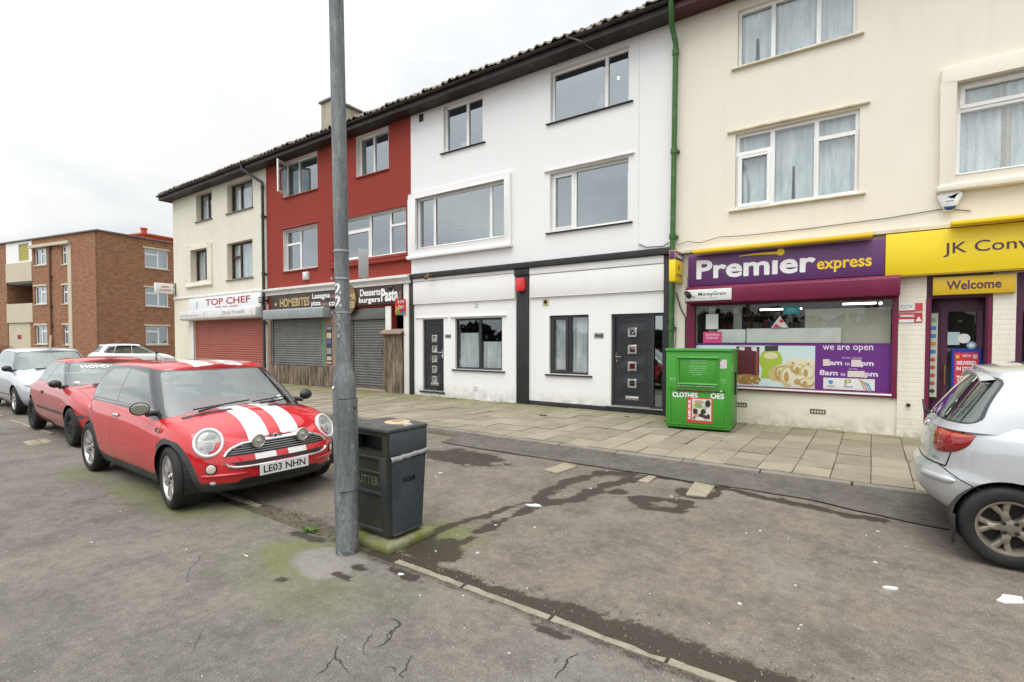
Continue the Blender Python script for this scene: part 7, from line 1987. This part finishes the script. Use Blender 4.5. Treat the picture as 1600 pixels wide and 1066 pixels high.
        q = MB(); q.tube([c.hit_side(x, .918+.0*x + (.006 if x < 0 else 0), sy, .004)[0] for x in (.80, .5, .2, -.1, -.5, -.9, -1.3)], .007, 6); q.build('waist_strip', M['chrome'], t, local=True)
    for sy in (-1, 1): mirror(c, t, .78, .90, sy, M['black_plastic'], .088, .068, .15, folded=sy < 0)
    def wpt(x, y, o=.012): return c.hit_top(x, y, o)[0]
    wiper(t, [wpt(1.14, -.50, .03), wpt(1.05, -.22, .035), wpt(1.0, -.50, .03), wpt(.94, .10, .03)])
    wiper(t, [wpt(1.17, .12, .03), wpt(1.06, .36, .035), wpt(1.04, .10, .03), wpt(.90, .56, .03)])
    q = MB()
    for sy in (-1, 1):
        n_ = 10; vs = []
        for i in range(n_+1):
            y = sy*(.20+.46*i/n_); x = 1.235-.16*(y*y)
            for k_ in range(3): vs.append(wpt(x-.035*k_, y, .005))
        q.add(vs, [(3*i+k_, 3*i+3+k_, 3*i+4+k_, 3*i+1+k_) for i in range(n_) for k_ in (0, 1)])
    q.build('scuttle_vent', M['black_plastic'], t, local=True)
    # tax disc on the screen, aerial on the roof
    p = wpt(.90, .50, .004); n = Vector((.7, 0, .7)); q = MB(); dome(q, p, n, .035, .035, .002); q.build('paper_disc', M['paper'], t, local=True)
    p = wpt(-1.15, -.1, 0); q = MB(); q.tube([p, p+Vector((0, 0, .03)), p+Vector((-.05, 0, .20))], [.018, .008, .003], 8); q.build('aerial', M['black_plastic'], t, local=True)
    interior(t, .62, -.15, 1.20, .66, 1.33)
    add_wheels(t, (1.233, -1.233), .745, .305, .185, .215, 'petal', [M['alloy'], M['brake'], M['black_plastic']], R(-7))
    return t
def c_hit(fn, y, z, o): return fn(y, z, o)
M['cab_black'] = plain('gloss black pillars', (.022, .023, .025), .22, coat=.6)
mini()

# ---- generic saloon and hatch bodies -------------------------------------------
LV = [(0, .10, -.12, .10), (.12, .05, -.04, .04), (.25, .02, -.005, .01), (.42, .004, 0, 0), (.55, 0, -.01, .005), (.68, .006, -.035, .015), (.8, .02, -.07, .03), (.9, .045, -.12, .05), (1, .11, -.22, .09)]
def hatch(name, lab, loc, rz, paint, S, wb, wheel, windows, lamps, frame=0, group=None, banner=None, cat='car', iv=True, seat='seat', steer=0.0):
    t = thing(name, lab, cat, loc, rz, group)
    mats = [paint, M['cab_black'], CG, M['gap'], M['trim_black'], M['black_plastic'], M['lens']]
    S['frame_mat'] = frame
    c = Car(t, S, mats); up = lambda f: f[c.lay] == 2; body = lambda f: f[c.lay] == 0
    pid = c.part('windscreen', 2); G = S['gh']
    c.region('x', rounded(windows['front'], .06), lambda f: f[c.lay] in (1, 2) and f.normal.x > .25, pid, None, .014, 1)
    rp = c.part('rear_window', 2); c.region('x', rounded(windows['rear'], .06), lambda f: f[c.lay] in (1, 2) and f.normal.x < -.16, rp, None, .014, 1)
    for q in windows['side']: c.side(rounded(q, .03), 'side_window', 2, .016, 1, lambda f: up(f) and abs(f.normal.y) > .2)
    c.arches((wb/2, -wb/2), wheel[0]+.034, wheel[0]+.01)
    for q in windows.get('door', []): c.side(q, 'door', 0, .006, 3, lambda f: body(f) and abs(f.normal.y) > .25)
    if 'bonnet' in windows:
        bn = c.part('bonnet', 0); c.region('z', windows['bonnet'], lambda f: body(f) and f.normal.z > .35 and f.calc_center_median().z > .5, bn, None, .005, 3)
    if 'hatch' in windows:
        for q in windows['hatch']: 
            for f in c.cut('x', offset(q, .006), lambda f: f.normal.x < -.2 and body(f)): f.material_index = 3
            for f in c.cut('x', offset(q, -.006), lambda f: f.normal.x < -.2 and body(f)): f.material_index = 0
    for q, mt in windows.get('trim', []): c.side(q, None, mt, filt=lambda f: c.parts[f[c.lay]]['name'] in ('body', 'door') and abs(f.normal.y) > .2)
    for q, mt in windows.get('front_trim', []): c.region('x', q, lambda f: body(f) and f.normal.x > .3, None, mt)
    c.flush()
    lamps(c, t)
    if iv: interior(t, G['xft']+.18, G['xft']-.45, S['zs'][3][1]+.28, G['wt']+.06, max(z for _, z in G['zt']), seatcol=seat)
    add_wheels(t, (wb/2, -wb/2), S['W']-wheel[1]/2-.012, *wheel, steer)
    return t, c

def civic():
    paint = carpaint('faded red paint', (.40, .022, .026), 0, .35, .2)
    S = dict(xf=2.02, xa=1.15, nf=2.7, xr=-1.93, xb=-1.15, nr=2.8, W=.845,
        zb=[(-1.95, .28), (-1.2, .2), (1.2, .2), (2.03, .22)], zs=[(-1.93, .83), (-1.6, .90), (-.9, .915), (0, .895), (.8, .87), (1.1, .835), (1.5, .775), (1.85, .70), (2.02, .62)],
        crown=[(-1.93, .03), (0, .05), (1.0, .07), (1.5, .07), (1.9, .04), (2.02, .02)], levels=LV,
        gh=dict(xfb=1.02, xab=.5, nf=3.0, xrb=-1.80, xbb=-1.15, nr=3.0, wb=.75, xft=.18, xat=-.15, xrt=-1.15, xbt=-.85, wt=.575, bulge=.02, crown=.03, edge=.03,
                zt=[(-1.15, 1.245), (-.7, 1.285), (-.2, 1.29), (.18, 1.26)]))
    side = [[(.66, .905), (.08, 1.235), (-.25, 1.262), (-.58, .92)], [(-.63, .925), (-.31, 1.262), (-.75, 1.250), (-1.12, 1.14), (-1.42, .945)]]
    W = dict(front=[(-.70, .915), (.70, .915), (.545, 1.255), (-.545, 1.255)], rear=[(-.62, .98), (.62, .98), (.5, 1.22), (-.5, 1.22)], side=side,
             door=[[(.92, .30), (.95, .86), (-.50, .885), (-.60, .60), (-.55, .30)]], bonnet=[(1.02, -.66), (1.92, -.60), (1.92, .60), (1.02, .66)],
             trim=[([(1.7, .455), (.90, .455), (.90, .50), (1.7, .50)], 4), ([(.85, .455), (-.82, .455), (-.82, .50), (.85, .50)], 4)])
    def lamps(c, t):
        for sy in (-1, 1):
            mirror(c, t, .62, .885, sy, M['black_plastic'], .085, .065, .14)
            p, n = c.hit_side(-.42, .75, sy, .004); q = MB(); dome(q, p, n, .06, .025, .02); q.build('door_handle', M['black_plastic'], t, local=True, smooth=60)
            p, n = c.hit_side(.98, .62, sy, .003); q = MB(); dome(q, p, n, .035, .016, .008); q.build('side_repeater', M['amber'], t, local=True, smooth=60)
            p, n = c.hit_front(sy*.55, .585, .004); q = MB(); dome(q, p, n, .16, .055, .02); q.build('headlight', M['reflector'], t, local=True, smooth=60)
        # sun strip lettering inside the top of the screen
        pts = MB()
        def on_screen(a, b):
            p, n = c.hit_front(a, b, .006); return p
        put_text(pts, 'HONDA', lambda a, b: on_screen(-a if False else a, b), (-.44, 1.165, .03, 1.215), .05); pts.build('lettering', M['white_letter'], t, local=True)
        q = MB(); dome(q, c.hit_front(-.58, .945, .006)[0], Vector((.6, 0, .8)), .05, .025, .002); q.build('paper_disc', M['paper'], t, local=True)
        wp = lambda x, y, o=.02: c.hit_top(x, y, o)[0]
        wiper(t, [wp(1.05, -.45), wp(.97, -.2), wp(.93, -.45), wp(.86, .1)])
    hatch('parked_car', 'faded red low hatchback with black wheels parked behind the striped red car', (-11.46, 3.42, 0), R(-2.2), paint, S, 2.57, (.30, .185, .19, 'steel', [M['rubber'], M['brake'], M['black_plastic']]), W, lamps, 0, 'cars parked along the edging')
civic()

def silver_saloon():
    paint = carpaint('pale silver paint', (.55, .58, .62), .35, .3, .08)
    S = dict(xf=2.12, xa=1.2, nf=2.7, xr=-2.2, xb=-1.3, nr=2.8, W=.87,
        zb=[(-2.2, .28), (-1.3, .2), (1.3, .2), (2.12, .21)], zs=[(-2.2, .93), (-1.6, .99), (-.9, .985), (0, .955), (.8, .94), (1.15, .915), (1.55, .86), (1.9, .78), (2.12, .69)],
        crown=[(-2.2, .03), (0, .05), (1.1, .08), (1.6, .08), (1.95, .05), (2.12, .02)], levels=LV,
        gh=dict(xfb=1.22, xab=.65, nf=2.8, xrb=-2.05, xbb=-1.4, nr=3.0, wb=.772, xft=.32, xat=-.05, xrt=-1.55, xbt=-1.15, wt=.59, bulge=.02, crown=.03, edge=.03,
                zt=[(-1.55, 1.36), (-.9, 1.415), (-.2, 1.41), (.32, 1.37)]))
    W = dict(front=[(-.72, .98), (.72, .98), (.56, 1.365), (-.56, 1.365)], rear=[(-.62, 1.05), (.62, 1.05), (.5, 1.33), (-.5, 1.33)],
             side=[[(.85, .975), (.20, 1.34), (-.2, 1.375), (-.2, .985)], [(-.27, .985), (-.27, 1.375), (-1.05, 1.36), (-1.4, 1.0)]],
             door=[[(1.0, .30), (1.03, .91), (-.2, .935), (-.24, .30)]], bonnet=[(1.2, -.70), (2.0, -.62), (2.0, .62), (1.2, .70)],
             front_trim=[([(-.4, .60), (.4, .60), (.36, .70), (-.36, .70)], 5), ([(-.6, .28), (.6, .28), (.55, .38), (-.55, .38)], 5)])
    def lamps(c, t):
        for sy in (-1, 1):
            mirror(c, t, .80, .95, sy, M['black_plastic'], .09, .07, .14)
            p, n = c.hit_front(sy*.62, .70, .004); q = MB(); n2 = (n+Vector((.4, 0, 0))).normalized(); dome(q, p-n2*.01, n2, .155, .085, .03, 0); dome(q, p+n2*.012+Vector((0, sy*.02, -.005)), n2, .028, .028, .010, 1)
            o = q.build('headlight', [plain('clear lamp', (.62, .63, .63), .12, .4, coat=1), plain('pale amber', (.66, .48, .30), .2)], t, local=True, smooth=60)
            q = MB(); q.tube([c.hit_side(x, .42, sy, .004)[0] for x in (.9, .3, -.3, -.9)], .012, 6); q.build('side_strip', M['trim_black'], t, local=True)
        q = MB(); q.tube([c.hit_front(y, .62, .006)[0] for y in (-.36, -.2, 0, .2, .36)], .010, 6); q.build('grille_bar', M['chrome'], t, local=True)
        wp = lambda x, y, o=.02: c.hit_top(x, y, o)[0]
        wiper(t, [wp(1.25, -.45), wp(1.17, -.2), wp(1.12, -.45), wp(1.04, .1)])
    hatch('parked_car', 'pale silver family car at the left edge parked behind the faded red hatchback', (-16.95, 3.82, 0), R(-1), paint, S, 2.62, (.31, .195, .20, 'seven', [M['alloy'], M['brake'], M['black_plastic']]), W, lamps, 0, 'cars parked along the edging')
silver_saloon()

def white_hatch():
    paint = carpaint('white paint', (.74, .75, .76), 0, .35, .06)
    S = dict(xf=2.02, xa=1.15, nf=2.7, xr=-1.95, xb=-1.15, nr=2.9, W=.87,
        zb=[(-1.95, .28), (-1.2, .2), (1.2, .2), (2.02, .22)], zs=[(-1.95, .93), (-1.6, .99), (-.9, .98), (0, .95), (.8, .92), (1.1, .89), (1.5, .83), (1.85, .75), (2.02, .66)],
        crown=[(-1.95, .03), (0, .05), (1.0, .08), (1.5, .08), (1.9, .05), (2.02, .02)], levels=LV,
        gh=dict(xfb=1.25, xab=.7, nf=2.8, xrb=-1.85, xbb=-1.25, nr=3.0, wb=.78, xft=.25, xat=-.1, xrt=-1.45, xbt=-1.1, wt=.58, bulge=.02, crown=.03, edge=.03,
                zt=[(-1.45, 1.37), (-.8, 1.425), (-.2, 1.42), (.25, 1.385)]))
    W = dict(front=[(-.72, .97), (.72, .97), (.56, 1.37), (-.56, 1.37)], rear=[(-.60, 1.05), (.60, 1.05), (.5, 1.35), (-.5, 1.35)],
             side=[[(.95, .97), (.18, 1.345), (-.2, 1.375), (-.2, .98)], [(-.25, .98), (-.25, 1.375), (-.85, 1.37), (-1.0, .99)], [(-1.05, 1.0), (-.92, 1.365), (-1.2, 1.33), (-1.42, 1.05)]],
             door=[[(1.0, .30), (1.02, .9), (-.2, .93), (-.24, .30)]])
    def lamps(c, t):
        for sy in (-1, 1):
            mirror(c, t, .85, .95, sy, M['black_plastic'], .09, .07, .14)
            p, n = c.hit_front(sy*.6, .69, .004); q = MB(); dome(q, p, n, .16, .07, .03); q.build('headlight', M['reflector'], t, local=True, smooth=60)
    hatch('parked_car', 'white hatchback on the side street before the brick flats', (-32.6, 10.9, 0), R(84), paint, S, 2.6, (.31, .195, .20, 'seven', [M['alloy'], M['brake'], M['black_plastic']]), W, lamps, 0)
white_hatch()

def yaris():
    paint = carpaint('silver paint', (.52, .535, .55), .45, .32, .06)
    S = dict(xf=1.90, xa=1.05, nf=2.7, xr=-1.71, xb=-1.0, nr=2.7, W=.83,
        zb=[(-1.735, .30), (-1.3, .24), (-.9, .20), (1.2, .2), (1.9, .22)], zs=[(-1.735, .98), (-1.6, 1.0), (-1.2, 1.005), (-.4, .975), (.5, .945), (.9, .92), (1.3, .87), (1.7, .79), (1.9, .68)],
        crown=[(-1.735, .03), (0, .05), (1.0, .08), (1.5, .08), (1.9, .02)],
        levels=[(0, .10, -.12, .16), (.10, .05, -.04, .07), (.22, .02, -.005, .015), (.34, .004, 0, 0), (.44, 0, -.01, .012), (.50, .002, -.02, .05), (.60, .004, -.03, .065), (.75, .012, -.06, .075), (.88, .03, -.11, .09), (1, .075, -.2, .13)],
        gh=dict(xfb=1.15, xab=.6, nf=2.8, xrb=-1.60, xbb=-1.15, nr=3.0, wb=.757, xft=.25, xat=-.1, xrt=-1.30, xbt=-1.0, nrt=3.4, wt=.595, bulge=.022, crown=.03, edge=.028,
                zt=[(-1.25, 1.385), (-.9, 1.415), (-.4, 1.42), (.25, 1.38)]))
    W = dict(front=[(-.72, .97), (.72, .97), (.56, 1.36), (-.56, 1.36)], rear=[(-.70, 1.02), (.70, 1.02), (.575, 1.352), (-.575, 1.352)],
             side=[[(.85, .985), (.2, 1.34), (-.10, 1.37), (-.10, .995)], [(-.16, .995), (-.16, 1.37), (-.62, 1.36), (-.76, 1.25), (-.82, 1.12), (-.78, 1.01)]],
             door=[[(-.13, .30), (-.13, .94), (-.80, .955), (-.86, .80), (-.80, .68), (-.72, .52), (-.66, .30)]],
             hatch=[[(-.60, .66), (.60, .66), (.66, 1.02), (-.66, 1.02)]])
    def lamps(c, t):
        for sy in (-1, 1):
            # teardrop tail lamp wrapped round the corner
            q = MB(); N_ = 12; grid = []
            for i in range(N_+1):
                a = i/N_
                row = []
                for j in range(9):
                    b = j/8
                    zt_ = .945-.012*a; hh = .185*(1-a**3.2)**.6*min(1, .55+.45*(a/.12)**.5 if a < .12 else 1)
                    z = zt_ - hh*(1-b)
                    # sweep from the rear face round to the flank
                    ang = R(10+36*a)
                    o = Vector((-.95, sy*.28, z)); d = Vector((-math.cos(ang), sy*math.sin(ang), 0))
                    r = c.tree.ray_cast(o + d*3, -d)
                    pt = r[0]; nn = r[1] if r[1].dot(d) > 0 else -r[1]
                    row.append(pt + nn*(.004+.020*math.sin(math.pi*min(1, max(0, a)))**.5*math.sin(math.pi*b)**.5))
                grid.append(row)
            vs = [p for row in grid for p in row]; n_ = 9
            fs = []; 
            for i in range(N_):
                for j in range(8):
                    q.add([vs[i*n_+j], vs[(i+1)*n_+j], vs[(i+1)*n_+j+1], vs[i*n_+j+1]], [(0, 1, 2, 3)], 1 if j >= 6 else 0)
            o = q.build('tail_light', [M['red_lens'], plain('orange lens', (.44, .05, .012), .12, coat=1)], t, local=True, smooth=70)
            q = MB(); pts = []
            for k in range(11):
                ang = R(20+36*k/10); d = Vector((-math.cos(ang), sy*math.sin(ang), 0)); r = c.tree.ray_cast(Vector((-.95, sy*.28, .665-.15*(k/10)**1.2))+d*3, -d); pts.append(r[0]+d*.0005)
            q.tube(pts, .004, 6); q.build('bumper_seam', M['gap'], t, local=True)
            # bumper rub strip and mud flap
            q = MB(); pts = []
            for k in range(9):
                ang = R(8+30*k/8); d = Vector((-math.cos(ang), sy*math.sin(ang), 0)); o_ = Vector((-.95, sy*.28, .565)); r = c.tree.ray_cast(o_+d*3, -d); pts.append(r[0]-d*.008)
            q.tube(pts, [.012]+[.032]*7+[.014], 10); q.build('bumper_strip', paint, t, local=True, smooth=50)
            q = MB(); q.box(-1.51, sy*.70, .12, -1.49, sy*.82, .34); q.build('mud_flap', M['black_plastic'], t, local=True, bevel=.004)
            mirror(c, t, .78, .95, sy, M['black_plastic'])
        # roof spoiler lip, roof joint, rear wiper, badge, plate, aerial
        q = MB(); vs = []
        for i in range(21):
            y = -.54+1.08*i/20; zz = 1.412-.05*(y/.54)**4-.008*(y/.54)**2; vs += [(-1.16, y, zz+.012), (-1.33, y*.99, zz-.018), (-1.335, y*.99, zz-.034), (-1.22, y, zz-.045)]
        q.add(vs, [(4*i+k, 4*i+4+k, 4*i+5+k, 4*i+1+k) for i in range(20) for k in range(3)]); q.build('roof_spoiler', paint, t, local=True, smooth=50)
        q = MB(); q.tube([c.hit_top(-1.02, y, .003)[0] for y in (-.585, -.5, -.3, 0, .3, .5, .585)], .006, 6); q.build('roof_joint', M['gap'], t, local=True)
        p, n = c.hit_front(-.02, 1.0, .02, 4, 1); q = MB(); q.tube([p, p+Vector((-.02, .0, .03))], .022, 8); q.tube([p+Vector((-.03, 0, .02)), p+Vector((-.02, .33, .09))], .010, 6); q.build('rear_wiper', M['black_plastic'], t, local=True)
        p, n = c.hit_front(.0, .93, .003, 4, 1); q = MB(); ring_tube(q, p, n, .05, .035, .006); ring_tube(q, p, n, .02, .034, .005); q.build('badge', M['chrome'], t, local=True)
        p, n = c.hit_front(-.48, .70, .003, 4, 1); q = MB(); x_, y_, n_ = frame_at(n)
        put_text(q, 'VVT-i', lambda a, b: p+x_*a+y_*b+n*.001, (-.05, -.012, .05, .012), .02); q.build('lettering', plain('badge green', (.05, .22, .16), .4), t, local=True)
        q = MB(); p = c.hit_top(.10, -.0, 0)[0]; q.tube([p, p+Vector((-.02, 0, .03))], .014, 8, 1); q.tube([p+Vector((-.02, 0, .03)), p+Vector((-.17, 0, .15))], .010, 8, 0); q.tube([p+Vector((-.17, 0, .15)), p+Vector((-.30, 0, .26))], .004, 6, 1); q.build('aerial', [M['paper'], M['black_plastic']], t, local=True)
    hatch('parked_car', 'silver tall hatchback cut by the right edge, its red tail lamp towards the shop', (2.03, 5.86, 0), R(0), paint, S, 2.37, (.292, .18, .192, 'split', [M['alloy_dark'], M['brake'], M['black_plastic']]), W, lamps, 0)
yaris()
# ---------------------------------------------------------------- daylight, camera
def daylight():
    w = bpy.data.worlds.new('World'); SC.world = w; w.use_nodes = True; nt = w.node_tree; nt.nodes.clear()
    out = N(nt, 'ShaderNodeOutputWorld'); bg = N(nt, 'ShaderNodeBackground')
    sky = N(nt, 'ShaderNodeTexSky', sky_type='NISHITA'); sky.sun_disc = False
    sky.sun_elevation = SUN_EL; sky.sun_rotation = SUN_ROT; sky.air_density = 2.0; sky.dust_density = 6.0
    tc = N(nt, 'ShaderNodeTexCoord'); sep = N(nt, 'ShaderNodeSeparateXYZ'); nt.links.new(tc.outputs['Generated'], sep.inputs[0])
    # overcast deck: cloud texture on the flat layer overhead, brighter towards the zenith
    zc = mth(nt, 'MAXIMUM', sep.outputs[2], .05)
    cx = mth(nt, 'DIVIDE', sep.outputs[0], mth(nt, 'ADD', zc, .25)); cy = mth(nt, 'DIVIDE', sep.outputs[1], mth(nt, 'ADD', zc, .25))
    cc = N(nt, 'ShaderNodeCombineXYZ'); nt.links.new(cx, cc.inputs[0]); nt.links.new(cy, cc.inputs[1])
    n1 = nz(nt, cc.outputs[0], 1.1, 6, .52, .5)
    cl = ramp(nt, n1, [(.35, (.70, .73, .77)), (.47, (.87, .895, .92)), (.59, (1.02, 1.03, 1.03))])
    up = mth(nt, 'POWER', mth(nt, 'MAXIMUM', sep.outputs[2], 0.0), 4.0)
    # thin cloud lets more light through on the side behind the camera and overhead
    dv = N(nt, 'ShaderNodeVectorMath', operation='DOT_PRODUCT'); nt.links.new(tc.outputs['Generated'], dv.inputs[0]); dv.inputs[1].default_value = GLOW_DIR
    glow = mth(nt, 'POWER', mth(nt, 'MAXIMUM', dv.outputs['Value'], 0.0), 1.5)
    k = mth(nt, 'ADD', SKY_BASE, mth(nt, 'ADD', mth(nt, 'MULTIPLY', up, SKY_UP), mth(nt, 'MULTIPLY', glow, SKY_GLOW)))
    ck = N(nt, 'ShaderNodeVectorMath', operation='SCALE'); nt.links.new(cl, ck.inputs[0]); nt.links.new(k, ck.inputs['Scale'])
    sk = N(nt, 'ShaderNodeVectorMath', operation='SCALE'); nt.links.new(sky.outputs[0], sk.inputs[0]); sk.inputs['Scale'].default_value = 1.0
    # Background strength .1: the cloud deck is given in the sky texture's own units
    c10 = N(nt, 'ShaderNodeVectorMath', operation='SCALE'); nt.links.new(ck.outputs[0], c10.inputs[0]); c10.inputs['Scale'].default_value = 10.0
    m = mix(nt, .96, sk.outputs[0], c10.outputs[0])
    nt.links.new(m, bg.inputs[0]); bg.inputs[1].default_value = .1
    nt.links.new(bg.outputs[0], out.inputs[0])
    L = bpy.data.lights.new('sun', 'SUN'); L.energy = SUN_E; L.angle = R(44); L.color = (1.0, .96, .90)
    o = bpy.data.objects.new('sun', L); COL.objects.link(o)
    o.rotation_euler = Vector(SUN_DIR).to_track_quat('Z', 'Y').to_euler(); o.location = (0, -10, 20)
SUN_DIR = Vector((.16, -.44, .88)).normalized()
SUN_EL = math.asin(SUN_DIR.z); SUN_ROT = math.atan2(SUN_DIR.x, SUN_DIR.y)
SKY_BASE, SKY_UP, SKY_GLOW, SUN_E = .92, 2.0, .75, 1.5
GLOW_DIR = Vector((-.2, -.75, .63)).normalized()
daylight()
cam = bpy.data.cameras.new('camera'); co = bpy.data.objects.new('camera', cam); COL.objects.link(co)
cam.sensor_width = 36; cam.lens = 18; cam.clip_end = 2000; cam.clip_start = .05
cam.shift_y = 20/1600
co.location = (0, 0, 1.65); co.rotation_euler = (R(90-1.5), 0, R(35.04))
SC.camera = co
SC.view_settings.view_transform = 'Standard'; SC.view_settings.look = 'None'; SC.view_settings.exposure = 0.06
SC.view_settings.gamma = 1.0
SC.cycles.use_denoising = True
SC.cycles.max_bounces = 8; SC.cycles.transparent_max_bounces = 12; SC.cycles.caustics_reflective = False; SC.cycles.caustics_refractive = False
